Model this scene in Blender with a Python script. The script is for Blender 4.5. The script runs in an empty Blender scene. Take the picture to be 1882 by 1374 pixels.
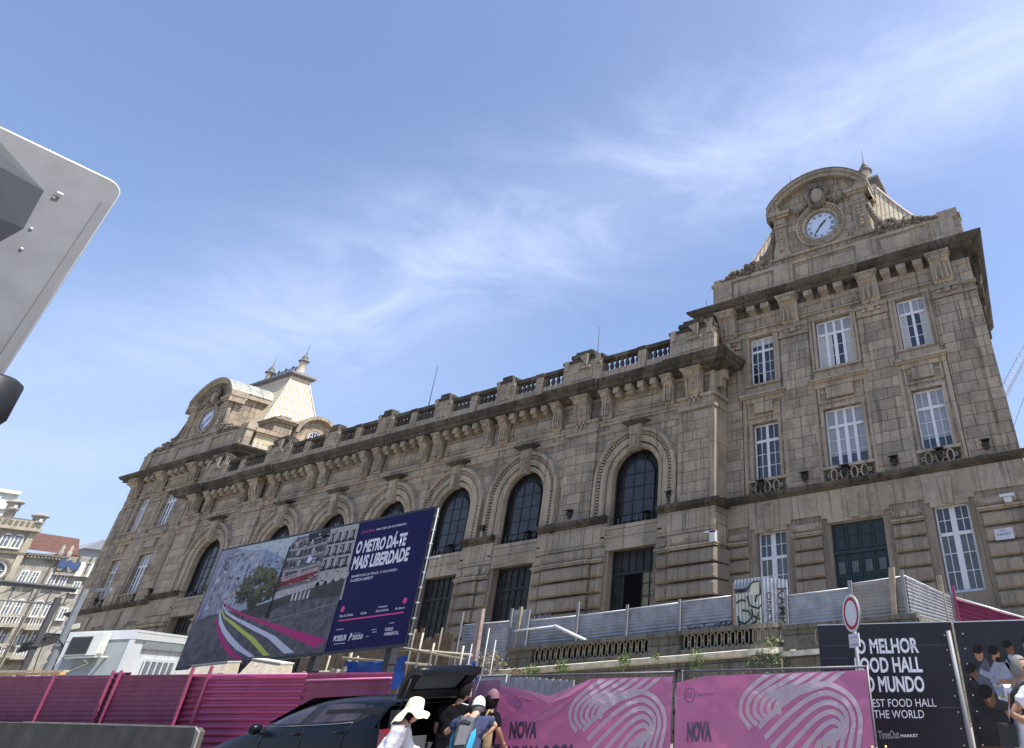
import bpy, bmesh, math, random
from mathutils import Vector, Matrix, noise as mnoise
random.seed(7)
S=bpy.context.scene
COL=S.collection
R=math.radians
# ---------------------------------------------------------------- camera, sky, sun, exposure
CAMZ=1.6
cam_d=bpy.data.cameras.new('camera'); cam=bpy.data.objects.new('camera',cam_d); COL.objects.link(cam)
cr=Vector((0.90709421,0.41740591,-0.05433596)); cf=Vector((-0.32754889,0.78103312,0.53169446)); cu=Vector((0.26437059,-0.46449928,0.84519146))
mw=Matrix(((cr.x,cu.x,-cf.x,0),(cr.y,cu.y,-cf.y,0),(cr.z,cu.z,-cf.z,CAMZ),(0,0,0,1)))
cam.matrix_world=mw
cam_d.sensor_fit='HORIZONTAL'; cam_d.sensor_width=36; cam_d.lens=1148.18*36/1882
cam_d.shift_x=(941-1419.96)/1882; cam_d.shift_y=(522.85-687)/1882
cam_d.clip_start=0.05; cam_d.clip_end=4000
S.camera=cam
SUN_EL=R(64); sun_vec=Vector((0.80,0.05,0)).normalized()*math.cos(SUN_EL)+Vector((0,0,math.sin(SUN_EL)))
W=bpy.data.worlds.new("World"); S.world=W; W.use_nodes=True
nt=W.node_tree; nt.nodes.clear()
def N(nt,t,**k):
    n=nt.nodes.new(t)
    for a,b in k.items(): setattr(n,a,b)
    return n
out=N(nt,'ShaderNodeOutputWorld'); bg=N(nt,'ShaderNodeBackground'); bg.inputs[1].default_value=0.112
sky=N(nt,'ShaderNodeTexSky',sky_type='NISHITA'); sky.sun_disc=False; sky.sun_elevation=SUN_EL
sky.sun_rotation=math.atan2(sun_vec.x,sun_vec.y); sky.air_density=1.0; sky.dust_density=1.3; sky.ozone_density=1.6
tc=N(nt,'ShaderNodeTexCoord')
def mathn(nt,op,a,b=None,c=None):
    n=N(nt,'ShaderNodeMath',operation=op)
    for i,v in enumerate((a,b,c)):
        if v is None: continue
        if hasattr(v,'links'): nt.links.new(v,n.inputs[i])
        else: n.inputs[i].default_value=v
    return n.outputs[0]
# thin cirrus: a streaky band of cloud across the sky plus fainter veils
bandn=Vector((0.0096,0.7393,-0.6733))
dot=N(nt,'ShaderNodeVectorMath',operation='DOT_PRODUCT'); nt.links.new(tc.outputs['Generated'],dot.inputs[0]); dot.inputs[1].default_value=bandn
CL_OFF=0.0
mp=N(nt,'ShaderNodeMapping'); mp.inputs['Scale'].default_value=(2.2,2.6,7.5); mp.inputs['Rotation'].default_value=(R(35),R(18),R(20)); nt.links.new(tc.outputs['Generated'],mp.inputs[0])
n1=N(nt,'ShaderNodeTexNoise'); n1.inputs['Scale'].default_value=1.6; n1.inputs['Detail'].default_value=8; n1.inputs['Roughness'].default_value=.62; n1.inputs['Distortion'].default_value=.6; nt.links.new(mp.outputs[0],n1.inputs[0])
n2=N(nt,'ShaderNodeTexNoise'); n2.inputs['Scale'].default_value=1.7; n2.inputs['Detail'].default_value=4; nt.links.new(tc.outputs['Generated'],n2.inputs[0])
d2=mathn(nt,'MULTIPLY',mathn(nt,'ADD',dot.outputs['Value'],CL_OFF),mathn(nt,'ADD',dot.outputs['Value'],CL_OFF))
band=mathn(nt,'POWER',2.718,mathn(nt,'MULTIPLY',d2,-75))
streak=N(nt,'ShaderNodeMapRange'); streak.inputs[1].default_value=.42; streak.inputs[2].default_value=.78; nt.links.new(n1.outputs[0],streak.inputs[0])
veil=N(nt,'ShaderNodeMapRange'); veil.inputs[1].default_value=.45; veil.inputs[2].default_value=.8; nt.links.new(n2.outputs[0],veil.inputs[0])
amt=mathn(nt,'ADD',mathn(nt,'MULTIPLY',band,mathn(nt,'MULTIPLY_ADD',streak.outputs[0],.75,.34)),mathn(nt,'MULTIPLY',streak.outputs[0],mathn(nt,'MULTIPLY',veil.outputs[0],.05)))
amt=mathn(nt,'MULTIPLY',amt,.62)
sep=N(nt,'ShaderNodeSeparateXYZ'); nt.links.new(tc.outputs['Generated'],sep.inputs[0])
lowv=N(nt,'ShaderNodeMapRange'); lowv.inputs[1].default_value=.45; lowv.inputs[2].default_value=-.02; lowv.inputs[3].default_value=0; lowv.inputs[4].default_value=.85; nt.links.new(sep.outputs[2],lowv.inputs[0])
amt=mathn(nt,'MINIMUM',amt,.9)
tint=N(nt,'ShaderNodeMix',data_type='RGBA',blend_type='MULTIPLY'); tint.inputs[0].default_value=1; nt.links.new(sky.outputs[0],tint.inputs[6]); tint.inputs[7].default_value=(1.06,1.03,1.07,1)
mixc=N(nt,'ShaderNodeMix',data_type='RGBA'); nt.links.new(amt,mixc.inputs[0]); nt.links.new(tint.outputs[2],mixc.inputs[6]); mixc.inputs[7].default_value=(4.1,4.6,6.2,1)
mixl=N(nt,'ShaderNodeMix',data_type='RGBA'); nt.links.new(lowv.outputs[0],mixl.inputs[0]); nt.links.new(mixc.outputs[2],mixl.inputs[6]); mixl.inputs[7].default_value=(2.05,2.6,3.9,1)
nt.links.new(mixl.outputs[2],bg.inputs[0]); nt.links.new(bg.outputs[0],out.inputs[0])
sd=bpy.data.lights.new('sun','SUN'); so=bpy.data.objects.new('sun',sd); COL.objects.link(so)
sd.energy=3.6; sd.angle=R(.53); sd.color=(1,.955,.88); so.rotation_euler=sun_vec.to_track_quat('Z','Y').to_euler()
S.view_settings.view_transform='Standard'; S.view_settings.look='None'; S.view_settings.exposure=1.04; S.view_settings.gamma=1; S.view_settings.use_curve_mapping=False
try: S.cycles.max_bounces=6
except Exception: pass

# ---------------------------------------------------------------- materials
MATS={}
def mat(name,col,rough=.7,metal=0,var=.12,scale=3.0,bump=0.0,spec=None,col2=None,coat=0,emit=None,stain=0):
    if name in MATS: return MATS[name]
    m=bpy.data.materials.new(name); m.use_nodes=True; t=m.node_tree; b=t.nodes['Principled BSDF']
    b.inputs['Roughness'].default_value=rough; b.inputs['Metallic'].default_value=metal
    if spec is not None: b.inputs['Specular IOR Level'].default_value=spec
    if coat: b.inputs['Coat Weight'].default_value=coat; b.inputs['Coat Roughness'].default_value=.05
    g=N(t,'ShaderNodeNewGeometry'); nz=N(t,'ShaderNodeTexNoise'); nz.inputs['Scale'].default_value=scale; nz.inputs['Detail'].default_value=6; nz.inputs['Roughness'].default_value=.6
    t.links.new(g.outputs['Position'],nz.inputs[0])
    rm=N(t,'ShaderNodeMapRange'); rm.inputs[1].default_value=.3; rm.inputs[2].default_value=.7; t.links.new(nz.outputs[0],rm.inputs[0])
    mx=N(t,'ShaderNodeMix',data_type='RGBA'); t.links.new(rm.outputs[0],mx.inputs[0])
    c2=col2 or tuple(min(1,c*(1+var)) for c in col); c1=col if col2 else tuple(c*(1-var) for c in col)
    mx.inputs[6].default_value=(*c1,1); mx.inputs[7].default_value=(*c2,1)
    t.links.new(mx.outputs[2],b.inputs['Base Color'])
    if bump:
        bp=N(t,'ShaderNodeBump'); bp.inputs['Strength'].default_value=bump; bp.inputs['Distance'].default_value=.02; t.links.new(nz.outputs[0],bp.inputs['Height']); t.links.new(bp.outputs[0],b.inputs['Normal'])
    MATS[name]=m; return m
def stone(name,c1,c2,bw=.95,bh=.5,mort=.012,grime=.35,gcol=(.05,.046,.04),joint=(.045,.038,.03),gscale=.7,bump=.5,off=.5,blockvar=.9,zdrip=0.15):
    """granite ashlar: blocks in world position, per-block tone, grime blotches and vertical run-off streaks"""
    if name in MATS: return MATS[name]
    m=bpy.data.materials.new(name); m.use_nodes=True; t=m.node_tree; b=t.nodes['Principled BSDF']; b.inputs['Roughness'].default_value=.9; b.inputs['Specular IOR Level'].default_value=.2
    g=N(t,'ShaderNodeNewGeometry'); sp=N(t,'ShaderNodeSeparateXYZ'); t.links.new(g.outputs['Position'],sp.inputs[0])
    u=mathn(t,'ADD',sp.outputs[0],sp.outputs[1]); cb=N(t,'ShaderNodeCombineXYZ'); t.links.new(u,cb.inputs[0]); t.links.new(sp.outputs[2],cb.inputs[1])
    # slight wobble so courses are not perfectly ruled
    wn=N(t,'ShaderNodeTexNoise'); wn.inputs['Scale'].default_value=.9; t.links.new(g.outputs['Position'],wn.inputs[0])
    wv=N(t,'ShaderNodeVectorMath',operation='SCALE'); t.links.new(wn.outputs['Color'],wv.inputs[0]); wv.inputs[3].default_value=.05
    av=N(t,'ShaderNodeVectorMath',operation='ADD'); t.links.new(cb.outputs[0],av.inputs[0]); t.links.new(wv.outputs[0],av.inputs[1])
    br=N(t,'ShaderNodeTexBrick'); br.offset=off; br.offset_frequency=2; br.squash=.72; br.squash_frequency=3; br.inputs['Scale'].default_value=1; br.inputs['Brick Width'].default_value=bw; br.inputs['Row Height'].default_value=bh; br.inputs['Mortar Size'].default_value=mort; br.inputs['Mortar Smooth'].default_value=.3
    br.inputs['Color1'].default_value=(*c1,1); br.inputs['Color2'].default_value=(*c2,1); br.inputs['Mortar'].default_value=(*joint,1); br.inputs['Bias'].default_value=-.1
    t.links.new(av.outputs[0],br.inputs[0])
    nf=N(t,'ShaderNodeTexNoise'); nf.inputs['Scale'].default_value=9; nf.inputs['Detail'].default_value=8; nf.inputs['Roughness'].default_value=.7; t.links.new(g.outputs['Position'],nf.inputs[0])
    r1=N(t,'ShaderNodeMapRange'); r1.inputs[1].default_value=.25; r1.inputs[2].default_value=.75; r1.inputs[3].default_value=.72; r1.inputs[4].default_value=1.2; t.links.new(nf.outputs[0],r1.inputs[0])
    mu=N(t,'ShaderNodeMix',data_type='RGBA',blend_type='MULTIPLY'); mu.inputs[0].default_value=1; t.links.new(br.outputs[0],mu.inputs[6]); t.links.new(r1.outputs[0],mu.inputs[7])
    # slow drift between warm and grey stone
    nl=N(t,'ShaderNodeTexNoise'); nl.inputs['Scale'].default_value=.33; nl.inputs['Detail'].default_value=3; t.links.new(g.outputs['Position'],nl.inputs[0])
    rl=N(t,'ShaderNodeMapRange'); rl.inputs[1].default_value=.35; rl.inputs[2].default_value=.65; t.links.new(nl.outputs[0],rl.inputs[0])
    ml=N(t,'ShaderNodeMix',data_type='RGBA'); t.links.new(rl.outputs[0],ml.inputs[0]); ml.inputs[6].default_value=(1.01,.985,.94,1); ml.inputs[7].default_value=(.91,.93,.95,1)
    mu2=N(t,'ShaderNodeMix',data_type='RGBA',blend_type='MULTIPLY'); mu2.inputs[0].default_value=1; t.links.new(mu.outputs[2],mu2.inputs[6]); t.links.new(ml.outputs[2],mu2.inputs[7]); mu=mu2
    # blotches
    nb=N(t,'ShaderNodeTexNoise'); nb.inputs['Scale'].default_value=gscale; nb.inputs['Detail'].default_value=7; nb.inputs['Roughness'].default_value=.68; t.links.new(g.outputs['Position'],nb.inputs[0])
    rb=N(t,'ShaderNodeMapRange'); rb.inputs[1].default_value=.48; rb.inputs[2].default_value=.72; rb.inputs[3].default_value=0; rb.inputs[4].default_value=grime; t.links.new(nb.outputs[0],rb.inputs[0])
    # run-off streaks: noise stretched vertically
    ms=N(t,'ShaderNodeMapping'); ms.inputs['Scale'].default_value=(3.6,3.6,.2); t.links.new(g.outputs['Position'],ms.inputs[0])
    ns=N(t,'ShaderNodeTexNoise'); ns.inputs['Scale'].default_value=1.3; ns.inputs['Detail'].default_value=5; t.links.new(ms.outputs[0],ns.inputs[0])
    rs=N(t,'ShaderNodeMapRange'); rs.inputs[1].default_value=.53; rs.inputs[2].default_value=.68; rs.inputs[3].default_value=0; rs.inputs[4].default_value=grime*.95; t.links.new(ns.outputs[0],rs.inputs[0])
    ga=mathn(t,'MAXIMUM',rb.outputs[0],rs.outputs[0])
    mg=N(t,'ShaderNodeMix',data_type='RGBA'); t.links.new(ga,mg.inputs[0]); t.links.new(mu.outputs[2],mg.inputs[6]); mg.inputs[7].default_value=(*gcol,1)
    t.links.new(mg.outputs[2],b.inputs['Base Color'])
    bp=N(t,'ShaderNodeBump'); bp.inputs['Strength'].default_value=bump; bp.inputs['Distance'].default_value=.03
    hh=mathn(t,'MULTIPLY_ADD',br.outputs['Fac'],-.8,mathn(t,'MULTIPLY',nf.outputs[0],.35)); t.links.new(hh,bp.inputs['Height']); t.links.new(bp.outputs[0],b.inputs['Normal'])
    MATS[name]=m; return m
GR=stone('granite_wall',(.43,.358,.27),(.275,.228,.175),grime=.62,bw=1.02,bh=.55,bump=.7)
GRL=stone('granite_moulding',(.435,.362,.274),(.335,.278,.21),bw=1.3,bh=3.1,grime=.55,bump=.35,joint=(.09,.075,.058))
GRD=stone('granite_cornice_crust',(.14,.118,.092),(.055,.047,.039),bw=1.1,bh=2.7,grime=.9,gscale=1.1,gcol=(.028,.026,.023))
GRB=stone('granite_rusticated',(.335,.276,.21),(.235,.195,.15),bw=1.7,bh=80,grime=.4,bump=.4)
GRT=stone('granite_terrace',(.24,.215,.165),(.15,.14,.11),bw=.8,bh=.42,grime=.75,gscale=1.3,gcol=(.035,.036,.028))
WHITE=mat('white_window_paint',(.66,.67,.69),rough=.5,var=.08,scale=8)
GLASS=mat('dark_window_glass',(.018,.022,.035),rough=.06,var=.6,scale=1.6,spec=.8,bump=.25)
GLAR=mat('dim_arch_glass',(.012,.012,.012),rough=.3,var=.6,scale=2,spec=.2,bump=.3)
CURT=mat('curtain_behind_glass',(.30,.31,.34),rough=.35,var=.14,scale=2.2,spec=.5)
CURTW=mat('cream_curtain_behind_glass',(.47,.46,.42),rough=.4,var=.1,scale=3,spec=.5)
IRON=mat('dark_iron',(.03,.03,.032),rough=.6,metal=.3)
BLACK=mat('black_plastic',(.012,.012,.013),rough=.5)
LEAD=mat('lead_sheet',(.20,.20,.18),rough=.6,metal=.1,var=.25,scale=1.5,col2=(.38,.38,.34))
def ribbed(name,c1,c2,step=.26,axis='u',dark=(.16,.13,.09)):
    m=bpy.data.materials.new(name); m.use_nodes=True; t=m.node_tree; b=t.nodes['Principled BSDF']; b.inputs['Roughness'].default_value=.75
    g=N(t,'ShaderNodeNewGeometry'); sp=N(t,'ShaderNodeSeparateXYZ'); t.links.new(g.outputs['Position'],sp.inputs[0])
    nn=N(t,'ShaderNodeSeparateXYZ'); t.links.new(g.outputs['Normal'],nn.inputs[0])
    sel=mathn(t,'GREATER_THAN',mathn(t,'ABSOLUTE',nn.outputs[0]),mathn(t,'ABSOLUTE',nn.outputs[1]))
    mixv=N(t,'ShaderNodeMix',data_type='FLOAT'); t.links.new(sel,mixv.inputs[0]); t.links.new(sp.outputs[0],mixv.inputs[2]); t.links.new(sp.outputs[1],mixv.inputs[3])
    fr=mathn(t,'FRACT',mathn(t,'DIVIDE',mixv.outputs[0],step)); ln=mathn(t,'LESS_THAN',fr,.3)
    fz=mathn(t,'FRACT',mathn(t,'DIVIDE',sp.outputs[2],1.15)); lz=mathn(t,'LESS_THAN',fz,.05)
    nz=N(t,'ShaderNodeTexNoise'); nz.inputs['Scale'].default_value=1.6; nz.inputs['Detail'].default_value=6; t.links.new(g.outputs['Position'],nz.inputs[0])
    mx=N(t,'ShaderNodeMix',data_type='RGBA'); t.links.new(nz.outputs[0],mx.inputs[0]); mx.inputs[6].default_value=(*c1,1); mx.inputs[7].default_value=(*c2,1)
    m2=N(t,'ShaderNodeMix',data_type='RGBA'); t.links.new(mathn(t,'MULTIPLY',mathn(t,'MAXIMUM',ln,lz),.72),m2.inputs[0]); t.links.new(mx.outputs[2],m2.inputs[6]); m2.inputs[7].default_value=(*dark,1)
    t.links.new(m2.outputs[2],b.inputs['Base Color'])
    bp=N(t,'ShaderNodeBump'); bp.inputs['Strength'].default_value=.8; bp.inputs['Distance'].default_value=.05; t.links.new(mathn(t,'SUBTRACT',1,ln),bp.inputs['Height']); t.links.new(bp.outputs[0],b.inputs['Normal'])
    MATS[name]=m; return m
GRC=stone('granite_carving',(.27,.225,.175),(.17,.143,.112),bw=1.3,bh=3.1,grime=.7,bump=.5)
TILE=ribbed('cream_roof_sheets',(.74,.66,.49),(.55,.48,.34))
# ---------------------------------------------------------------- mesh builder
class MB:
    def __init__(s): s.v=[];s.f=[];s.m=[];s.mats=[];s.cur=0;s.sm=[]
    def mat(s,m):
        if m not in s.mats: s.mats.append(m)
        s.cur=s.mats.index(m); return s
    def quadf(s,pts,smooth=False):
        i=len(s.v); s.v+= [tuple(p) for p in pts]; s.f.append(tuple(range(i,i+len(pts)))); s.m.append(s.cur); s.sm.append(smooth)
    def raw(s,vs,fs,smooth=False):
        i=len(s.v); s.v+=[tuple(p) for p in vs]
        for f in fs: s.f.append(tuple(i+k for k in f)); s.m.append(s.cur); s.sm.append(smooth)
    def box(s,x0,x1,y0,y1,z0,z1):
        x0,x1=min(x0,x1),max(x0,x1);y0,y1=min(y0,y1),max(y0,y1);z0,z1=min(z0,z1),max(z0,z1)
        s.raw([(x0,y0,z0),(x1,y0,z0),(x1,y1,z0),(x0,y1,z0),(x0,y0,z1),(x1,y0,z1),(x1,y1,z1),(x0,y1,z1)],[(0,3,2,1),(4,5,6,7),(0,1,5,4),(1,2,6,5),(2,3,7,6),(3,0,4,7)])
    def obox(s,c,ax,ay,az,hx,hy,hz):
        c=Vector(c);ax=Vector(ax).normalized()*hx;ay=Vector(ay).normalized()*hy;az=Vector(az).normalized()*hz
        P=[c+a*ax+b*ay+d*az for d in(-1,1) for b in(-1,1) for a in(-1,1)]
        s.raw(P,[(0,2,3,1),(4,5,7,6),(0,1,5,4),(1,3,7,5),(3,2,6,7),(2,0,4,6)])
    def block(s,x0,x1,z0,z1,yf,yb,ch=.05):
        "rusticated block: front face at yf, chamfered back to yf+ch"
        s.raw([(x0,yb,z0),(x1,yb,z0),(x1,yb,z1),(x0,yb,z1),(x0,yf+ch,z0),(x1,yf+ch,z0),(x1,yf+ch,z1),(x0,yf+ch,z1),(x0+ch,yf,z0+ch),(x1-ch,yf,z0+ch),(x1-ch,yf,z1-ch),(x0+ch,yf,z1-ch)],
          [(0,1,5,4),(1,2,6,5),(2,3,7,6),(3,0,4,7),(4,5,9,8),(5,6,10,9),(6,7,11,10),(7,4,8,11),(8,9,10,11)])
    def prism(s,poly,y0,y1,plane='xz'):
        "poly in xz (or yz / xy) extruded over the third axis"
        n=len(poly)
        def p(a,b,c): return (a,c,b) if plane=='xz' else ((c,a,b) if plane=='yz' else (a,b,c))
        vs=[p(a,b,y0) for a,b in poly]+[p(a,b,y1) for a,b in poly]
        s.raw(vs,[tuple(range(n))[::-1],tuple(range(n,2*n))]+[(i,(i+1)%n,n+(i+1)%n,n+i) for i in range(n)])
    def tube(s,pts,r,n=8,caps=True,smooth=True,up=None):
        pts=[Vector(p) for p in pts]; rs=r if isinstance(r,(list,tuple)) else [r]*len(pts)
        rings=[]; prev=None
        for i,p in enumerate(pts):
            d=(pts[min(i+1,len(pts)-1)]-pts[max(i-1,0)]); d=d.normalized() if d.length>1e-9 else Vector((0,0,1))
            if prev is None:
                a=Vector((0,0,1)) if abs(d.z)<.9 else Vector((1,0,0)); a=(a-d*a.dot(d)).normalized()
            else: a=(prev-d*prev.dot(d)); a=a.normalized() if a.length>1e-6 else prev
            prev=a; b=d.cross(a)
            rings.append([p+(a*math.cos(2*math.pi*k/n)+b*math.sin(2*math.pi*k/n))*rs[i] for k in range(n)])
        vs=[q for rg in rings for q in rg]; fs=[]
        for i in range(len(rings)-1):
            for k in range(n): fs.append((i*n+k,i*n+(k+1)%n,(i+1)*n+(k+1)%n,(i+1)*n+k))
        s.raw(vs,fs,smooth)
        if caps:
            s.raw(rings[0],[tuple(range(n))[::-1]]); s.raw(rings[-1],[tuple(range(n))])
    def lathe(s,prof,c=(0,0,0),axis=(0,0,1),n=14,smooth=True):
        ax=Vector(axis).normalized(); a=Vector((1,0,0)) if abs(ax.x)<.9 else Vector((0,1,0)); a=(a-ax*a.dot(ax)).normalized(); b=ax.cross(a); c=Vector(c)
        vs=[c+ax*h+(a*math.cos(2*math.pi*k/n)+b*math.sin(2*math.pi*k/n))*max(r,1e-4) for r,h in prof for k in range(n)]
        s.raw(vs,[(i*n+k,i*n+(k+1)%n,(i+1)*n+(k+1)%n,(i+1)*n+k) for i in range(len(prof)-1) for k in range(n)],smooth)
    def ball(s,c,r,n=8,m=6,jit=0,seed=0,smooth=True,sc=(1,1,1)):
        vs=[];c=Vector(c)
        for i in range(m+1):
            th=math.pi*i/m
            for k in range(n):
                ph=2*math.pi*k/n; d=Vector((math.sin(th)*math.cos(ph)*sc[0],math.sin(th)*math.sin(ph)*sc[1],math.cos(th)*sc[2]))
                rr=r*(1+jit*mnoise.noise(d*2.3+Vector((seed*7.1,seed*3.3,0)))) if jit else r
                vs.append(c+d*rr)
        s.raw(vs,[(i*n+k,(i+1)*n+k,(i+1)*n+(k+1)%n,i*n+(k+1)%n) for i in range(m) for k in range(n)],smooth)
    def prof(s,pr,x0,x1,rx0=0,rx1=0):
        "extrude a (y,z) profile along x; rx: extra end return so that overhanging parts mitre (x grows with overhang)"
        yb=pr[0][0]; n=len(pr)
        a=[(x0-max(0,yb-y)*rx0,y,z) for y,z in pr]; b=[(x1+max(0,yb-y)*rx1,y,z) for y,z in pr]
        s.raw(a+b,[(i,(i+1),n+i+1,n+i) for i in range(n-1)]+[tuple(range(n)),tuple(range(n,2*n))[::-1]])
    def build(s,name,parent=None,mats=None,shade=False):
        me=bpy.data.meshes.new(name); me.from_pydata(s.v,[],s.f)
        for m in (mats or s.mats): me.materials.append(m)
        if s.mats: me.polygons.foreach_set('material_index',s.m)
        me.polygons.foreach_set('use_smooth',s.sm if not shade else [True]*len(s.f))
        me.update(); bm=bmesh.new(); bm.from_mesh(me); bmesh.ops.remove_doubles(bm,verts=bm.verts,dist=1e-5) if len(bm.verts)<60000 else None
        bmesh.ops.recalc_face_normals(bm,faces=bm.faces); bm.to_mesh(me); bm.free()
        o=bpy.data.objects.new(name,me); COL.objects.link(o)
        if parent: o.parent=parent
        return o
def tag(o,label=None,cat=None,group=None,kind=None):
    if label: o['label']=label
    if cat: o['category']=cat
    if group: o['group']=group
    if kind: o['kind']=kind
    return o
def thing(name,label,cat,group=None,loc=None):
    o=bpy.data.objects.new(name,None); COL.objects.link(o); o.empty_display_size=.3
    if loc: o.location=loc
    return tag(o,label,cat,group)
def local(o,parent):
    "keep world-built mesh where it is although the parent has a location"
    o.data.transform(Matrix.Translation(-Vector(parent.location))); return o
def text_mesh(body,width,height,x,y,z,m,name='lettering',parent=None,bold=0.0,shear=0,align='L',rotfn=None,depth=.004):
    "letters as a thin mesh on a plane facing -Y, lower-left corner of the bounding box at (x,y,z)"
    cu=bpy.data.curves.new(name,'FONT'); cu.body=body; cu.offset=bold; cu.extrude=0; cu.shear=shear; cu.resolution_u=3
    o=bpy.data.objects.new(name,cu); COL.objects.link(o)
    dg=bpy.context.evaluated_depsgraph_get(); me=bpy.data.meshes.new_from_object(o.evaluated_get(dg)); bpy.data.objects.remove(o)
    xs=[v.co.x for v in me.vertices]; ys=[v.co.y for v in me.vertices]
    x0,x1,y0,y1=min(xs),max(xs),min(ys),max(ys); sx=width/(x1-x0) if width else height/(y1-y0); sy=height/(y1-y0)
    for v in me.vertices:
        px=x+(v.co.x-x0)*sx; pz=z+(v.co.y-y0)*sy
        v.co=Vector(rotfn(px,pz)) if rotfn else Vector((px,y,pz))
    me.materials.clear(); me.materials.append(m); me.update()
    ob=bpy.data.objects.new(name,me); COL.objects.link(ob)
    if parent: ob.parent=parent
    return ob
#SECTION_SETTING
# ---------------------------------------------------------------- setting: ground and street
def gz(x): return -0.35-0.036*max(-60,min(20,x)) if x>-60 else 1.81
g=MB().mat(mat('granite_setts',(.25,.232,.205),rough=.9,var=.25,scale=2,bump=.3))
xs=[-1500,-300,-60,-40,-30,-20,-10,0,10,20,300,1500]; ys=[-1500,-200,-20,0,8,30,60,300,1500]
for i in range(len(xs)-1):
    for j in range(len(ys)-1):
        a,b=xs[i],xs[i+1]; g.quadf([(a,ys[j],gz(a)),(b,ys[j],gz(b)),(b,ys[j+1],gz(b)),(a,ys[j+1],gz(a))])
tag(g.build('street'),kind='structure')
t=MB().mat(mat('terrace_paving',(.25,.23,.2),rough=.9,var=.2,bump=.2)); t.box(-90,-4.85,20.6,29.6,.2,2.02)
tag(t.build('terrace'),kind='structure')
# ---------------------------------------------------------------- railway station
ST=thing('station_building','long dark granite railway station with two clock pavilions and arched windows','train station')
PR,PL=-9.008,-71.292          # pavilion centres
YW=29.75                      # pavilion wall plane
def wall_grid(mb,x0,x1,z0,z1,y,ops,depth=.3):
    "front face at y with rectangular openings (xa,xb,za,zb) and their reveals"
    xs=sorted({x0,x1,*[o[0] for o in ops],*[o[1] for o in ops]}); zs=sorted({z0,z1,*[o[2] for o in ops],*[o[3] for o in ops]})
    for i in range(len(xs)-1):
        for j in range(len(zs)-1):
            a,b,c,d=xs[i],xs[i+1],zs[j],zs[j+1]; mx,mz=(a+b)/2,(c+d)/2
            if any(o[0]<mx<o[1] and o[2]<mz<o[3] for o in ops): continue
            mb.quadf([(a,y,c),(b,y,c),(b,y,d),(a,y,d)])
    for a,b,c,d in ops:
        e=y+depth
        mb.quadf([(a,y,c),(a,e,c),(a,e,d),(a,y,d)]); mb.quadf([(b,y,c),(b,y,d),(b,e,d),(b,e,c)])
        mb.quadf([(a,y,d),(a,e,d),(b,e,d),(b,y,d)]); mb.quadf([(a,y,c),(b,y,c),(b,e,c),(a,e,c)])
def make_window(parent,xc,hw,z0,z1,y,leaves,ztr,rows,toprows=1,curtain='dark',centre=.075):
    "white casement: outer frame, transom, mullions and bars; panes behind"
    m=MB().mat(WHITE); f=.085; x0,x1=xc-hw,xc+hw; d0,d1=y,y+.09
    m.box(x0,x0+f,d0,d1,z0,z1); m.box(x1-f,x1,d0,d1,z0,z1); m.box(x0+f,x1-f,d0,d1,z0,z0+f); m.box(x0+f,x1-f,d0,d1,z1-f,z1)
    m.box(x0+f,x1-f,d0-.03,d1,ztr-.07,ztr+.07)
    # leaf divisions
    w=(x1-x0-2*f)
    if leaves==2:
        m.box(xc-centre,xc+centre,d0-.02,d1,z0+f,ztr-.07); m.box(xc-centre,xc+centre,d0-.02,d1,ztr+.07,z1-f)
        mids=[(x0+f+xc-centre)/2,(x1-f+xc+centre)/2]; bars=mids
        for q in mids: m.box(q-.018,q+.018,d0+.02,d1,z0+f,ztr-.07); m.box(q-.018,q+.018,d0+.02,d1,ztr+.07,z1-f)
    else:
        for k in (1,2,3):
            q=x0+f+w*k/4; h=.085 if k!=2 else .1
            m.box(q-h,q+h,d0-.01,d1,z0+f,ztr-.07); m.box(q-h*.8,q+h*.8,d0-.01,d1,ztr+.07,z1-f)
    for k in range(1,rows):
        zz=z0+f+(ztr-.07-z0-f)*k/rows; m.box(x0+f,x1-f,d0+.025,d1-.01,zz-.016,zz+.016)
    for k in range(1,toprows):
        zz=ztr+.07+(z1-f-ztr-.07)*k/toprows; m.box(x0+f,x1-f,d0+.025,d1-.01,zz-.016,zz+.016)
    o=m.build('window',parent)
    p=MB().mat(GLASS); yp=y+.06
    def q(a,b,c,d,mt): p.mat(mt); p.quadf([(a,yp,c),(b,yp,c),(b,yp,d),(a,yp,d)])
    if curtain=='dark': q(x0,x1,z0,z1,GLASS)
    elif curtain=='blind':      # lowered blind, dark strip at the bottom
        zb=z0+(ztr-z0)*.27; q(x0,x1,z0,zb,GLASS); q(x0,x1,zb,z1,CURT)
    elif curtain=='half': q(x0,x1,z0,ztr+.4,GLASS); q(x0,x1,ztr+.4,z1,CURTW)
    elif curtain=='topdim': q(x0,x1,z0,ztr,GLASS); q(x0,x1,ztr,z1,CURT)
    elif curtain=='sides':      # curtains drawn to both sides
        a=x0+(x1-x0)*(.27 if leaves==2 else .4); b=x1-(x1-x0)*(.27 if leaves==2 else .3)
        q(x0,a,z0,ztr,CURTW); q(a,b,z0,ztr,GLASS); q(b,x1,z0,ztr,CURTW); q(x0,x1,ztr,z1,CURT)
    elif curtain=='all': q(x0,x1,z0,z1,CURT)
    elif curtain=='ground': q(x0,x1,z0,ztr,CURT if False else mat('grey_glass_reflection',(.07,.075,.085),rough=.12,var=.5,scale=1.2,spec=.7)); q(x0,x1,ztr,z1,GLASS)
    p.build('pane',o)
    return o
def surround(m,xc,hw,z0,z1,y,w=.2,pr=.07,sides=True):
    m.box(xc-hw-w,xc-hw,y-pr,y+.02,z0,z1+w); m.box(xc+hw,xc+hw+w,y-pr,y+.02,z0,z1+w); m.box(xc-hw,xc+hw,y-pr,y+.02,z1,z1+w)
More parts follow.
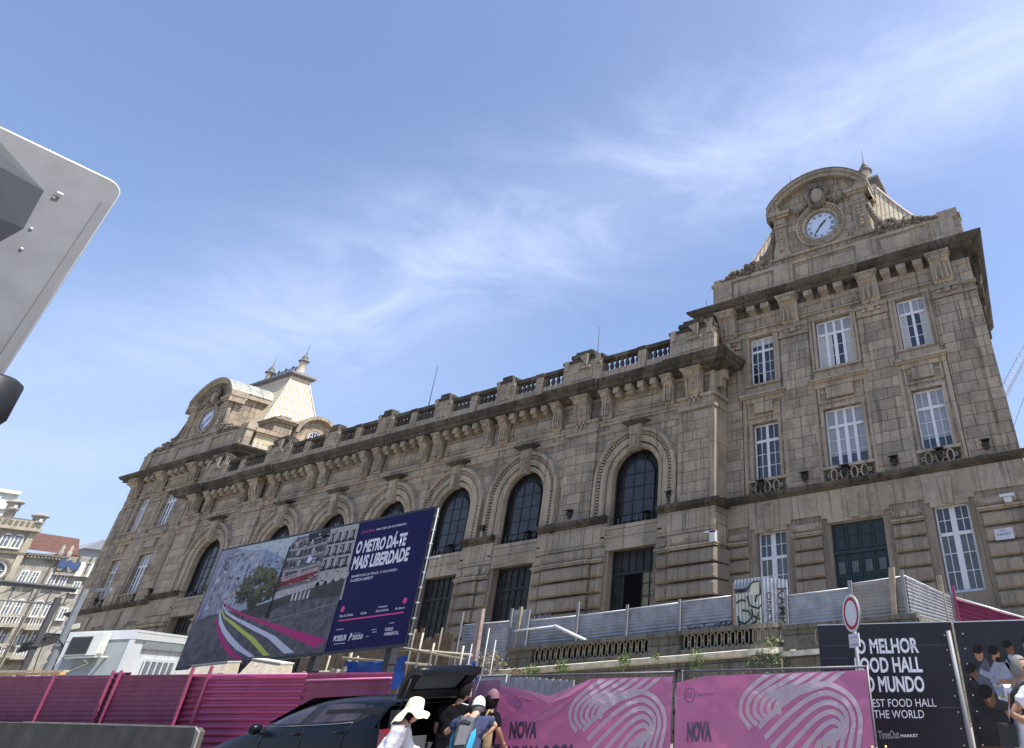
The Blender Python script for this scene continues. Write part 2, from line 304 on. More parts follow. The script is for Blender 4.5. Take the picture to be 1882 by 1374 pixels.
def bracket(parent,xc,w,z0,z1,y,d,style=0):
    "scrolled console: S-profile seen from the side, fluted or panelled front"
    m=MB().mat(GRL); h=z1-z0
    pts=[(y,z0)]
    for k in range(9):
        t_=k/8; pts.append((y-d*(.16+.30*(t_**1.1)+.10*math.sin(t_*math.pi)), z0+h*.04+h*.62*t_))
    pts+= [(y-d*.62,z0+h*.72),(y-d*.78,z0+h*.78),(y-d*.82,z0+h*.9),(y-d,z0+h*.93),(y-d,z1),(y,z1)]
    m.prism(pts,xc-w/2,xc+w/2,'yz')
    # cap slab and side cheeks
    m.box(xc-w*.62,xc+w*.62,y-d*1.04,y,z1-h*.06,z1+.0)
    m.box(xc-w*.55,xc+w*.55,y-d*.92,y,z1-h*.12,z1-h*.06)
    if style==0:   # flutes with pendant drops
        for q in (-.27,0,.27): m.box(xc+q*w-.05,xc+q*w+.05,y-d*.56,y-d*.2,z0+h*.1,z0+h*.55)
        for q in (-.3,0,.3): m.box(xc+q*w-.045,xc+q*w+.045,y-.14,y,z0-.16,z0)
        m.box(xc-w*.34,xc+w*.34,y-d*.9,y-d*.6,z0+h*.76,z0+h*.88)
    else:
        for e in(-1,1):
            m.tube([(xc+e*w*.36,y-d*.17,z0+h*.05),(xc+e*w*.36,y-d*.42,z0+h*.25),(xc+e*w*.36,y-d*.56,z0+h*.45),(xc+e*w*.36,y-d*.62,z0+h*.66)],.06,6)
        for k in range(3): m.ball((xc,y-d*(.36+.09*k),z0+h*(.22+.12*k)),.085,8,5)
        for q in (-.28,0,.28): m.box(xc+q*w-.05,xc+q*w+.05,y-.14,y,z0-.42,z0-.05)
    return m.build('bracket',parent)
CORN=[(YW,20.02),(YW-.12,20.05),(YW-.16,20.42),(YW-.62,20.46),(YW-.66,20.66),(YW-.76,20.7),(YW-.86,20.78),(YW-.97,20.92),(YW-.97,21.02),(YW-.6,21.12),(YW+.6,21.2)]
def lumps(m,cx,cz,y,L,H,n,seed,r=(.09,.2),slope=0,dirn=1):
    rnd=random.Random(seed)
    for k in range(n):
        t_=rnd.random(); hh=H*(1-t_)**.8*rnd.random()
        m.ball((cx+dirn*t_*L,y+rnd.uniform(-.18,.12),cz+hh),rnd.uniform(*r),7,5,jit=.5,seed=seed+k)
def pavilion(P,left):
    b=ST
    wt=MB().mat(GR); ops=[]
    for s,hw in ((-4.425,.765),(0,1.047),(4.425,.765)):
        ops.append((P+s-hw-.03,P+s+hw+.03,15.62,18.58)); ops.append((P+s-hw-.03,P+s+hw+.03,10.32,13.33))
    ops+=[(P-4.425-.8,P-4.425+.8,4.2,7.77),(P+4.425-.8,P+4.425+.8,4.2,7.77),(P-1.3,P+1.3,2.0,7.62)]
    wt.mat(GR); wall_grid(wt,P-8,P+7.95,9.3,20.4,YW,[o for o in ops if o[2]>9],.33)
    wt.mat(GRB); wall_grid(wt,P-8,P+7.95,-1,9.3,YW+.05,[o for o in ops if o[2]<9],.4)
    # side walls (right one runs back at a slight angle), top
    wt.mat(GR)
    wt.quadf([(P+7.95,YW,-1),(P+7.95-1.3,YW+15,-1),(P+7.95-1.3,YW+15,21),(P+7.95,YW,21)])
    wt.quadf([(P-8,YW,-1),(P-8,YW+15,-1),(P-8,YW+15,21),(P-8,YW,21)])
    wt.quadf([(P-8,YW+15,-1),(P+6.7,YW+15,-1),(P+6.7,YW+15,21),(P-8,YW+15,21)])
    wt.quadf([(P-8.3,YW-.4,21.15),(P+8.2,YW-.4,21.15),(P+7,YW+15,21.15),(P-8,YW+15,21.15)])
    # raised piers between the window bays
    for a,c in ((-3.15,-1.5),(1.5,3.15),(5.75,7.2),(-7.3,-5.75)):
        wt.box(P+a,P+c,YW-.11,YW,9.4,17.95)
    wt.box(P+7.35,P+7.95,YW-.07,YW,9.4,17.95); wt.box(P-8,P-7.45,YW-.07,YW,9.4,17.95)
    wt.build('pavilion_wall',b)
    tr=MB().mat(GRL)
    for a,c in ((-3.2,-1.45),(1.45,3.2),(5.7,7.25),(-7.35,-5.7)):
        xc=P+(a+c)/2
        tr.box(P+a-.04,P+c+.04,YW-.2,YW,18.0,18.12); tr.box(P+a,P+c,YW-.13,YW,18.12,18.48); tr.box(P+a-.06,P+c+.06,YW-.26,YW,18.48,18.62); tr.box(P+a-.02,P+c+.02,YW-.17,YW,18.62,18.74)
        for q in (-.42,0,.42): tr.ball((xc+q,YW-.18,18.36),.17 if q else .24,8,5,sc=(1.1,.6,.6))
    tr.box(P+7.3,P+8.0,YW-.14,YW,18.0,18.15); tr.box(P+7.3,P+8.02,YW-.18,YW,18.48,18.62)
    for s,hw in ((-4.425,.765),(0,1.047),(4.425,.765)):
        x=P+s
        surround(tr,x,hw,15.6,18.6,YW,.17,.06); surround(tr,x,hw+.2,15.5,18.62,YW,.14,.1)
        tr.box(x-hw-.75,x+hw+.75,YW-.14,YW,19.02,19.1); 
        tr.box(x-hw-.34,x+hw+.34,YW-.16,YW+.3,15.45,15.6)                  # sill
        tr.box(x-hw-.3,x+hw+.3,YW-.05,YW,15.05,15.45)
        tr.box(x-hw-.62,x+hw+.62,YW-.36,YW,14.86,14.98); tr.box(x-hw-.55,x+hw+.55,YW-.27,YW,14.76,14.86); tr.box(x-hw-.5,x+hw+.5,YW-.14,YW,14.5,14.76)
        tr.box(x-hw*.72,x+hw*.72,YW-.17,YW,13.86,14.46)                     # raised tablet
        for e in(-1,1):
            tr.box(x+e*(hw+.1),x+e*(hw+.2),YW-.07,YW,13.75,14.5); tr.box(x+e*hw*.78,x+e*(hw+.1),YW-.07,YW,14.2,14.28)
        tr.box(x-hw-.2,x+hw+.2,YW-.07,YW,13.66,13.75)
        surround(tr,x,hw,10.2,13.33,YW,.17,.06); 
        for e in(-1,1): tr.box(x+e*(hw+.3),x+e*(hw+.5),YW-.1,YW,9.6,14.6)
        tr.box(x-hw-.3,x+hw+.3,YW-.16,YW+.3,10.18,10.32)
    tr.build('window_surround',b)
    # pierced stone balconets under the first-floor windows
    for s,hw in ((-4.425,.765),(0,1.047),(4.425,.765)):
        m=MB().mat(GRD); x=P+s; m.box(x-hw-.2,x+hw+.2,YW-.02,YW,9.55,10.18)
        m.mat(GRL); n=3 if hw<1 else 4; st=2*hw/n
        for k in range(n):
            c=x-hw+st*(k+.5)
            pts=[(c+math.cos(a)*st*.30,YW-.12,9.86+math.sin(a)*.22+(.06 if math.sin(a)>0 else -.06)) for a in [2*math.pi*j/14 for j in range(15)]]
            m.tube(pts,.045,6,False)
        for k in range(n+1):
            c=x-hw+st*k; m.tube([(c+math.cos(a)*.075,YW-.12,9.86+math.sin(a)*.075) for a in [2*math.pi*j/10 for j in range(11)]],.03,5,False)
        m.box(x-hw-.2,x+hw+.2,YW-.18,YW,9.5,9.58); m.build('balconet',b)
    cu={-4.425:('half','dark','ground'),0:('sides','blind',None),4.425:('sides','blind','ground')}
    if left: cu={-4.425:('all','topdim','dark'),0:('topdim','topdim',None),4.425:('dark','dark','dark')}
    for s,hw,lv in ((-4.425,.765,2),(0,1.047,4),(4.425,.765,2)):
        make_window(b,P+s,hw,15.64,18.55,30,lv,17.72,3,1,cu[s][0])
        make_window(b,P+s,hw,10.34,13.3,30,lv,12.38,3,1,cu[s][1])
        if cu[s][2]: make_window(b,P+s,hw,4.22,7.74,30.05,2,6.55,3,2,cu[s][2],.13)
    # entablature: frieze, corbel table, crown cornice
    m=MB().mat(GRL); m.box(P-8,P+7.95,YW-.06,YW,19.72,20.02)
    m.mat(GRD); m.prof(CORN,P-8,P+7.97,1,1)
    # cornice return along the right flank
    a=Vector((P+7.97,YW,0)); d=Vector((-.087,.996,0)); nrm=Vector((.996,.087,0))
    pr=[(YW-y,z) for y,z in CORN]; 
    A=[a+nrm*o+Vector((0,-o,z)) for o,z in pr]; B=[a+d*11+nrm*o+Vector((0,0,z)) for o,z in pr]
    m.raw(A+B,[(i,i+1,len(pr)+i+1,len(pr)+i) for i in range(len(pr)-1)])
    m.mat(GRL)
    k=P-7.55
    while k<P+7.8:
        if all(abs(k-(P+q))>.78 for q in (-6.45,-2.42,2.42,6.45)):
            m.box(k-.26,k+.26,YW-.56,YW,20.12,20.44); m.prism([(YW-.5,20.12),(YW-.02,19.98),(YW-.02,20.12)],k-.22,k+.22,'yz')
        k+=.92
    for k in range(12):     # corbels on the flank
        c=a+d*(1+k*.85)+Vector((0,0,20.1)); m.obox(c+nrm*.25,nrm,d,(0,0,1),.28,.17,.2)
    m.build('cornice',b)
    for q in (-6.45,-2.42,2.42,6.45): bracket(b,P+q,1.05,18.76,20.46,YW-.1,.72,0)
    if not left:
        # flank wall details: corner pier, consoles, carved drops
        for k in (1.2,5.0,8.6):
            m=MB().mat(GRD); c=a+d*k
            for zz,o_,h_ in ((20.1,.5,.3),(19.6,.36,.25),(19.1,.24,.3),(18.55,.3,.12),(18.2,.16,.22)): m.obox(c+nrm*(o_/2)+Vector((0,0,zz)),nrm,d,(0,0,1),o_/2,.5,h_)
            for zz in (17.55,17.15,16.75,16.35,15.95): m.obox(c+nrm*.05+Vector((0,0,zz)),nrm,d,(0,0,1),.1,.25,.2)
            m.build('flank_carving',b)
        m=MB().mat(GRC); m.obox(a+d*3+nrm*.05+Vector((0,0,14)),nrm,d,(0,0,1),.08,.35,4.4); m.build('flank_pilaster',b)
    # string course, lintel band, keyblocks
    m=MB().mat(GRD); SC=[(YW+.05,9.2),(YW-.1,9.22),(YW-.18,9.3),(YW-.3,9.36),(YW-.36,9.46),(YW-.36,9.54),(YW-.2,9.6),(YW+.05,9.62)]
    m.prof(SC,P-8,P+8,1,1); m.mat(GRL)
    m.box(P-8,P+7.98,YW-.05,YW+.04,8.1,9.2)
    for s,hw in ((-4.425,.765),(0,1.3),(4.425,.765)):
        m.box(P+s-hw-.38,P+s+hw+.38,YW-.052,YW+.04,7.92,8.1)
        m.prism([(P+s-.3,8.92),(P+s+.3,8.92),(P+s+.2,7.8),(P+s-.2,7.8)],YW-.17,YW-.04)
        m.box(P+s-hw-.1,P+s+hw+.1,YW-.04,YW+.06,7.7,7.92)
    m.build('string_course',b)
    # rusticated ground-floor piers with panelled caps
    for a_,c_ in ((-3.2,-1.75),(1.75,3.2),(5.65,7.98),(-7.98,-5.65)):
        m=MB(); m.mat(GRL); m.box(P+a_,P+c_,YW-.1,YW+.05,7.46,7.78); m.box(P+a_-.05,P+c_+.05,YW-.24,YW+.05,7.3,7.4); m.box(P+a_,P+c_,YW-.15,YW+.05,7.22,7.3); m.box(P+a_+.25,P+c_-.25,YW-.13,YW,7.52,7.7)
        for e in (P+a_+.12,P+c_-.12): m.ball((e,YW-.12,7.61),.1,6,4)
        m.mat(GRB); z=7.18
        k=0
        while z>1.2:
            m.block(P+a_-.02,P+c_+.02,z-.545,z-.03,YW-.19,YW+.05,.08); m.box(P+a_+.03,P+c_-.03,YW-.02,YW+.05,z-.08,z); z-=.62; k+=1
        m.build('rusticated_pier',b)
    if not left:
        GD=mat('dark_green_door_paint',(.012,.026,.028),rough=.45,var=.4,scale=5,bump=.2)
        m=MB().mat(GD); y=30.0; x0,x1=P-1.3,P+1.3; m.box(x0,x1,y,y+.1,2.0,7.6)
        m.box(x0,x1,y-.12,y,6.28,6.42); m.box(x0,x1,y-.08,y,6.46,6.52)
        for k in range(4):
            c=x0+.325+k*.65
            m.box(c-.3,c-.25,y-.05,y,2,6.28); m.box(c+.25,c+.3,y-.05,y,2,6.28)
            for z in (6.0,5.3,3.6): m.box(c-.25,c+.25,y-.04,y,z,z+.06)
            for q in range(6): m.box(c-.2+q*.075,c-.17+q*.075,y-.03,y,3.7,5.25)
            m.box(c-.27,c-.22,y-.06,y,6.6,7.5); m.box(c+.22,c+.27,y-.06,y,6.6,7.5); m.box(c-.22,c+.22,y-.05,y,7.05,7.09)
        d=m.build('door',b)
        for k in range(4): m=MB().mat(mat('door_lights',(.06,.075,.08),rough=.1,var=.5,scale=3)); c=x0+.325+k*.65; m.box(c-.16,c+.16,y-.055,y-.02,5.45,5.95); m.build('pane',d)
        m=MB().mat(mat('old_street_plaque',(.52,.52,.56),rough=.5,var=.1)); m.box(-2.93,-2.17,YW-.225,YW-.17,5.98,6.42); pq=m.build('name_plaque',b)
        dk=mat('plaque_ink',(.09,.10,.2)); 
        text_mesh('PRAÇA',.3,.08,-2.7,YW-.229,6.29,dk,parent=pq); text_mesh('DE ALM. GARRETT',.6,.1,-2.85,YW-.229,6.14,dk,parent=pq,bold=.01)
        m=MB().mat(mat('green_plaque',(.16,.27,.2),rough=.5,var=.1)); m.box(-2.05,-1.45,YW-.225,YW-.15,2.9,3.35); gp=m.build('green_plaque',b)
        for k,w_ in enumerate((.2,.3,.36)): MB().mat(mat('plaque_white',(.5,.55,.52))).build if 0 else None
        text_mesh('MONUMENTO\nDE PORTUGAL',.4,.17,-1.95,YW-.229,3.05,mat('plaque_white',(.5,.55,.52)),parent=gp)
    # parapet and clock gable
    yp=29.5; pz0,pz1=21.1,22.95
    m=MB().mat(GR); m.box(P-7.45,P+8.05,yp,yp+.6,pz0,pz1-.25)
    m.mat(GRL); m.box(P-7.6,P+8.15,yp-.1,yp+.7,pz0+.0,pz0+.2)
    m.box(P-7.55,P+8.12,yp-.09,yp+.66,pz1-.28,pz1-.12); m.box(P-7.45,P+8.02,yp-.03,yp+.6,pz1-.12,pz1)
    for a_,c_ in ((-7.3,-6.1),(-3.2,-1.95),(2.05,3.3),(6.4,7.7)): m.box(P+a_,P+c_,yp-.12,yp+.3,pz0+.22,pz1-.3)
    for a_,c_ in ((-5.95,-3.4),(3.5,6.2)): m.box(P+a_,P+c_,yp-.05,yp+.02,pz0+.4,pz1-.45)
    m.box(P-1.8,P+1.9,yp-.05,yp+.02,pz0+.4,pz1-.5)
    m.box(P+6.9,P+8.0,yp-.02,yp+.6,pz1,pz1+.32); m.box(P-7.4,P-6.7,yp-.02,yp+.6,pz1,pz1+.2)
    m.build('parapet',b)
    gab=MB().mat(GR); gy=YW; z0=22.7
    ztop=27.25; hwg=3.0
    rise,half=1.85,3.4; Rr=(half*half+rise*rise)/(2*rise); zc=27.3+rise-Rr
    arc=lambda r,n=20,h=half-.0: [(math.sin(t_)*r,zc+math.cos(t_)*r) for t_ in [-math.asin(min(1,h/r))+2*math.asin(min(1,h/r))*k/n for k in range(n+1)]]
    # wall with round hole for the clock: ring of quads around circle
    C=(P,25.15); rc=1.0
    ang=[2*math.pi*k/32 for k in range(33)]
    def edge(a):
        dx,dz=math.cos(a),math.sin(a); x_lim=hwg; zb,zt=z0-C[1],27.3-C[1]
        ts=[(x_lim/abs(dx)) if abs(dx)>1e-6 else 9e9, (zt/dz) if dz>1e-6 else 9e9, (zb/dz) if dz<-1e-6 else 9e9]; t_=min(ts); return (P+dx*t_,C[1]+dz*t_)
    for k in range(32):
        a0,a1=ang[k],ang[k+1]; e0,e1=edge(a0),edge(a1)
        gab.quadf([(P+math.cos(a0)*rc,gy,C[1]+math.sin(a0)*rc),(e0[0],gy,e0[1]),(e1[0],gy,e1[1]),(P+math.cos(a1)*rc,gy,C[1]+math.sin(a1)*rc)])
        gab.quadf([(P+math.cos(a0)*rc,gy,C[1]+math.sin(a0)*rc),(P+math.cos(a1)*rc,gy,C[1]+math.sin(a1)*rc),(P+math.cos(a1)*rc,gy+.2,C[1]+math.sin(a1)*rc),(P+math.cos(a0)*rc,gy+.2,C[1]+math.sin(a0)*rc)])
    for cx_,cz_ in ((-hwg,z0),(hwg,z0),(-hwg,27.3),(hwg,27.3)): pass
    # tympanum fill and solid back
    ar=[(P+x,z) for x,z in arc(Rr-.3)]
    gab.prism(ar+[(P+half-.3,27.25),(P-half+.3,27.25)],gy+.1,gy+1.0)
    gab.box(P-hwg,P+hwg,gy+.25,gy+3.5,z0-1.2,27.3)
    gab.box(P-hwg,P-hwg+.3,gy+.002,gy+.24,z0,27.25); gab.box(P+hwg-.3,P+hwg,gy+.002,gy+.24,z0,27.25)
    gab.box(P-3.3,P+3.3,gy-.12,gy+.6,22.9,23.35); gab.box(P-3.45,P+3.45,gy-.28,gy+.6,23.3,23.45)
    gab.build('gable_wall',b)
    m=MB().mat(GRL)
    for e in(-1,1):
        m.mat(GRL); xc=P+e*2.6
        m.box(xc-.55,xc+.55,gy-.22,gy,23.4,23.75); m.box(xc-.42,xc+.42,gy-.16,gy,23.75,25.75); m.box(xc-.5,xc+.5,gy-.24,gy,25.75,25.9)
        m.box(xc-.45,xc+.45,gy-.2,gy,25.9,26.45); m.box(xc-.3,xc+.3,gy-.25,gy,26.0,26.35); m.box(xc-.62,xc+.62,gy-.34,gy,26.45,26.62); m.box(xc-.75,xc+.75,gy-.48,gy,26.62,26.8)
        m.box(xc-.28,xc+.28,gy-.19,gy,23.95,25.6)
        for k in range(6): m.ball((xc,gy-.2,24.1+k*.27),.15,7,5,jit=.5,seed=k)
        for k in range(6): m.ball((xc+(-1)**k*.14,gy-.2,24.2+k*.25),.08,6,4)
        # side block of entablature to the arch foot
        m.box(P+e*2.5,P+e*3.45,gy-.45,gy+.8,26.8,27.0); m.box(P+e*2.6,P+e*3.3,gy-.3,gy+.8,27.0,27.35)
        # curved horn scroll beside the gable
        m.mat(GRC)
        pts=[(P+e*(3.15+.12*math.sin(t_*3.0)+1.25*t_**2.6),gy-.02,25.6-2.35*t_**.9) for t_ in [k/10 for k in range(11)]]
        m.tube(pts,[.14+.2*k/10 for k in range(11)],8)
        for k in range(8):
            q=Vector(pts[k+2]); m.lathe([(.0,-.03),(.2+.02*k,-.03),(.2+.02*k,.03),(0,.03)],q,(e*.2,0,1),8)
        # fruit garland sloping down from the scroll
        m.mat(GRC); lumps(m,P+e*3.5,22.95,yp+.1,3.4,1.15,130,11+e,r=(.06,.17),dirn=e)
        m.prism([(P+e*3.3,22.9),(P+e*6.9,22.9),(P+e*6.6,23.15),(P+e*3.3,24.0)],yp+.05,yp+.5)
    # arch hood
    m.mat(GRL)
    outer=arc(Rr,24); inner=arc(Rr-.2,24); inn2=arc(Rr-.46,24)
    for pr_,(A,B,yf,yb) in enumerate(((outer,inner,gy-.48,gy+.9),(inner,inn2,gy-.35,gy+.2))):
        for k in range(24):
            (x0_,z0_),(x1_,z1_)=A[k],A[k+1]; (u0,w0),(u1,w1)=B[k],B[k+1]
            m.quadf([(P+x0_,yf,z0_),(P+x1_,yf,z1_),(P+u1,yf,w1),(P+u0,yf,w0)])
            m.quadf([(P+x0_,yf,z0_),(P+x0_,yb,z0_),(P+x1_,yb,z1_),(P+x1_,yf,z1_)])
            m.quadf([(P+u0,yf,w0),(P+u1,yf,w1),(P+u1,yb,w1),(P+u0,yb,w0)])
    for e,k in ((-1,0),(1,24)):
        m.quadf([(P+outer[k][0],gy-.48,outer[k][1]),(P+outer[k][0],gy+.9,outer[k][1]),(P+inn2[k][0],gy+.9,inn2[k][1]),(P+inn2[k][0],gy-.48,inn2[k][1])])
    m.build('gable_hood',b)
    m=MB().mat(LEAD); 
    yb=33.2
    for k in range(24):
        (x0_,z0_),(x1_,z1_)=outer[k],outer[k+1]; m.quadf([(P+x0_,gy-.55,z0_+.03),(P+x0_,yb,z0_+.03),(P+x1_,yb,z1_+.03),(P+x1_,gy-.55,z1_+.03)],True)
    for yy in (30.9,32): m.tube([(P+x,yy,z+.04) for x,z in outer],.05,5,False)
    for e in(-1,1): m.mat(GR); m.box(P+e*2.85,P+e*3.04,gy+.3,yb,22.5,27.28); m.mat(GRL); m.box(P+e*2.95,P+e*3.35,gy+.5,yb,26.9,27.35)
    m.build('barrel_roof',b)
    # carved cartouche and swags over the clock
    m=MB().mat(GRL); rnd=random.Random(5)
    m.ball((P+.05,gy-.2,27.35),.62,12,8,sc=(.75,.35,1.0))
    m.mat(GRC)
    for k in range(40):
        a_=2*math.pi*k/40; m.ball((P+.62*math.cos(a_)*(1+.15*math.sin(5*a_)),gy-.22,27.35+.85*math.sin(a_)),rnd.uniform(.12,.2),7,5,jit=.6,seed=k)
    for k in range(26): m.ball((P+rnd.uniform(-.5,.5),gy-.2-rnd.random()*.12,28.1+rnd.uniform(-.15,.3)),rnd.uniform(.06,.14),7,5,jit=.6,seed=k+40)
    for e in(-1,1):
        for k in range(34):
            t_=k/33; m.ball((P+e*(.7+1.35*t_),gy-.18-.1*rnd.random(),rnd.uniform(-.1,.1)+26.95-.42*math.sin(math.pi*min(1,t_*1.1))-.1*t_),rnd.uniform(.06,.13),7,5,jit=.7,seed=k+60)
    m.build('carved_cartouche',b)
    # clock
    CK=Vector((P,gy,25.15))
    m=MB().mat(GRL)
    m.lathe([(1.02,.15),(1.02,-.12),(1.12,-.16),(1.2,-.12),(1.24,-.06),(1.46,-.06),(1.48,-.2),(1.56,-.24),(1.62,-.14),(1.62,.02)],CK,(0,1,0),48)
    for k in range(44):
        a_=2*math.pi*k/44; m.obox(CK+Vector((math.cos(a_)*1.35,-.09,math.sin(a_)*1.35)),(math.cos(a_),0,math.sin(a_)),(0,1,0),(-math.sin(a_),0,math.cos(a_)),.1,.05,.05)
    ck=m.build('clock_surround',b)
    m=MB().mat(mat('clock_dial_enamel',(.55,.63,.78),rough=.3,var=.04)); m.lathe([(0,.07),(1.03,.07)],CK,(0,1,0),40,False); f_=m.build('clock_face',b)
    DK=mat('clock_black',(.02,.025,.05),rough=.4); m=MB().mat(DK)
    m.lathe([(.97,.05),(1.02,.045),(1.03,.07)],CK,(0,1,0),40)
    for k in range(60):
        a_=2*math.pi*k/60; m.obox(CK+Vector((math.sin(a_)*.92,.062,math.cos(a_)*.92)),(math.sin(a_),0,math.cos(a_)),(0,1,0),(math.cos(a_),0,-math.sin(a_)),.02 if k%5 else .035,.004,.006 if k%5 else .012)
    m.build('minute_ring',f_)
    for k,nm in enumerate(['XII','I','II','III','IIII','V','VI','VII','VIII','IX','X','XI']):
        a_=2*math.pi*k/12; w_=.09*len(nm) if nm!='I' else .03
        w_=min(.26,w_); 
        def rot(px,pz,a_=a_): 
            return (CK.x+px*math.cos(a_)+pz*math.sin(a_),gy+.062,CK.z-px*math.sin(a_)+pz*math.cos(a_))
        text_mesh(nm,w_,.2,-w_/2,0,.66,DK,'numeral',f_,bold=.02,rotfn=rot)
    for (deg,L,w_,yy) in ((49 if not left else 49,.56,.07,.05),(218,.8,.05,.04)):
        a_=R(deg); dx,dz=math.sin(a_),math.cos(a_); px,pz=dz,-dx
        m=MB().mat(DK); pts=[(-.14,.03),(.0,w_),(L*.45,w_*.7),(L*.62,w_*1.15),(L*.75,w_*.4),(L,.012)]
        poly=[(CK.x+dx*l+px*w,CK.z+dz*l+pz*w) for l,w in pts]+[(CK.x+dx*l-px*w,CK.z+dz*l-pz*w) for l,w in pts[::-1]]
        m.prism(poly,gy+yy-.012,gy+yy); m.build('clock_hand',f_)
    # steep tower roof behind the gable
    yc,ztp=(32.7,28.3) if not left else (34.6,30.0)
    zb=22.8; hx0,hy0=(6.7 if not left else 6.0),(2.6 if not left else 3.6); hx1,hy1=3.45,.95
    m=MB().mat(TILE); K=8; lv=[]
    for k in range(K+1):
        t_=k/K; q=t_**.8; lv.append((hx0+(hx1-hx0)*q,hy0+(hy1-hy0)*q,zb+(ztp-zb)*t_))
    for k in range(K):
        a_,c_=lv[k],lv[k+1]
        cs=[(-1,-1),(1,-1),(1,1),(-1,1)]
        for j in range(4):
            s0,s1=cs[j],cs[(j+1)%4]
            m.quadf([(P+s0[0]*a_[0],yc+s0[1]*a_[1],a_[2]),(P+s1[0]*a_[0],yc+s1[1]*a_[1],a_[2]),(P+s1[0]*c_[0],yc+s1[1]*c_[1],c_[2]),(P+s0[0]*c_[0],yc+s0[1]*c_[1],c_[2])])
    PT=mat('pinkish_roof_trim',(.52,.43,.34),rough=.8,var=.2)
    m.mat(PT)
    for cs in [(-1,-1),(1,-1),(1,1),(-1,1)]: m.tube([(P+cs[0]*a_[0],yc+cs[1]*a_[1],a_[2]) for a_ in lv],.08,6)
    m.box(P-hx1-.02,P+hx1+.02,yc-hy1-.02,yc+hy1+.02,ztp-.05,ztp+.45)
    m.mat(mat('dark_lead_trim',(.15,.14,.14),rough=.7,var=.2)); m.box(P-hx1-.2,P+hx1+.2,yc-hy1-.2,yc+hy1+.2,ztp+.35,ztp+.5); m.box(P-hx1-.32,P+hx1+.32,yc-hy1-.32,yc+hy1+.32,ztp+.5,ztp+.62)
    m.mat(LEAD); m.box(P-hx1-.34,P+hx1+.34,yc-hy1-.34,yc+hy1+.34,ztp+.62,ztp+.76); m.box(P-hx1,P+hx1,yc-hy1+.2,yc+hy1-.2,ztp+.76,ztp+1.0)
    tr_=m.build('tower_roof',b)
    for e in(-1,1):
        m=MB().mat(PT); zt=ztp+.95; c=(P+e*2.75,yc,zt)
        m.lathe([(.42,0),(.36,.1),(.3,1.3),(.34,1.34)],c,n=12); m.mat(mat('dark_lead_trim',(.15,.14,.14)))
        m.lathe([(.34,1.34),(.46,1.42),(.5,1.55),(.3,1.7),(.26,1.8),(.3,1.9),(.12,2.25),(.035,2.6),(.02,3.4),(0,3.6)],c,n=12); m.build('finial',tr_)
    m=MB().mat(IRON); zt=ztp+1.35; m.box(P-2.6,P+2.6,yc-.12,yc+.12,ztp+.9,zt)
    m.box(P-2.4,P+2.4,yc-.02,yc+.02,zt+.08,zt+.12); m.box(P-2.4,P+2.4,yc-.02,yc+.02,zt+.7,zt+.75)
    for k in range(9):
        x=P-2.3+k*.575; m.tube([(x,yc,zt),(x,yc,zt+.72)],.035,5)
        if k<8:
            m.tube([(x+.29+math.cos(a_)*.2,yc,zt+.4+math.sin(a_)*.25) for a_ in [2*math.pi*j/10 for j in range(11)]],.02,5,False)
            m.tube([(x,yc,zt+.1),(x+.575,yc,zt+.7)],.015,4); m.tube([(x,yc,zt+.7),(x+.575,yc,zt+.1)],.015,4)
        if k%2==0: m.lathe([(.07,0),(.1,.1),(.03,.25),(0,.4)],(x,yc,zt+.74),n=6)
    m.build('roof_cresting',tr_)
pavilion(PR,False); pavilion(PL,True)
# ---- side attic and round dormer of the left pavilion, seen over the central balustrade
m=MB().mat(stone('painted_sun_attic_stone',(.56,.49,.34),(.48,.41,.28),bw=1.2,bh=.7,grime=.35,gcol=(.14,.11,.08)))  # attic side paler and yellower: sunlight put into the stone colour
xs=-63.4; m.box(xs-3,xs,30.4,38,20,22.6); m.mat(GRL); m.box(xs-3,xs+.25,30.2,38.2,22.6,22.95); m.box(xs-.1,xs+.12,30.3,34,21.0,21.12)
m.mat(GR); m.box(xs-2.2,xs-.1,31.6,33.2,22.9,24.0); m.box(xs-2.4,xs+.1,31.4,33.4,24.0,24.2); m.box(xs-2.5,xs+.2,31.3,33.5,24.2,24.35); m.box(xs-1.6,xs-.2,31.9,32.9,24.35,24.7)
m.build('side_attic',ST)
m=MB().mat(GR); cy_,cz=35.4,23.5; ro=1.95
arcp=[(cy_+math.cos(math.pi*k/18)*ro,cz+math.sin(math.pi*k/18)*ro) for k in range(19)]
def ringyz(m,cy,cz,r0,r1,x0,x1,a0=0,a1=math.pi,n=18):
    for k in range(n):
        t0=a0+(a1-a0)*k/n; t1=a0+(a1-a0)*(k+1)/n
        p=lambda r,t,x:(x,cy+math.cos(t)*r,cz+math.sin(t)*r)
        m.quadf([p(r0,t0,x1),p(r1,t0,x1),p(r1,t1,x1),p(r0,t1,x1)]); m.quadf([p(r1,t0,x0),p(r1,t0,x1),p(r1,t1,x1),p(r1,t1,x0)]); m.quadf([p(r0,t0,x0),p(r0,t1,x0),p(r0,t1,x1),p(r0,t0,x1)])
m.prism(arcp+[(cy_-ro,22.5),(cy_+ro,22.5)],xs-2.5,xs-.25,'yz'); m.mat(GRL); ringyz(m,cy_,cz,ro-.25,ro+.05,xs-2.5,xs+.15); ringyz(m,cy_,cz,.62,.8,xs-.3,xs-.15,0,2*math.pi,24); ringyz(m,cy_,cz,1.2,1.32,xs-.3,xs-.2)
dm=m.build('dormer',ST)
m=MB().mat(WHITE); ringyz(m,cy_,cz,.5,.6,xs-.3,xs-.2,0,2*math.pi,24); m.box(xs-.24,xs-.2,cy_-.55,cy_+.55,cz-.03,cz+.03)
for q in(-.25,0,.25): m.box(xs-.24,xs-.2,cy_+q-.02,cy_+q+.02,cz-.5,cz+.5)
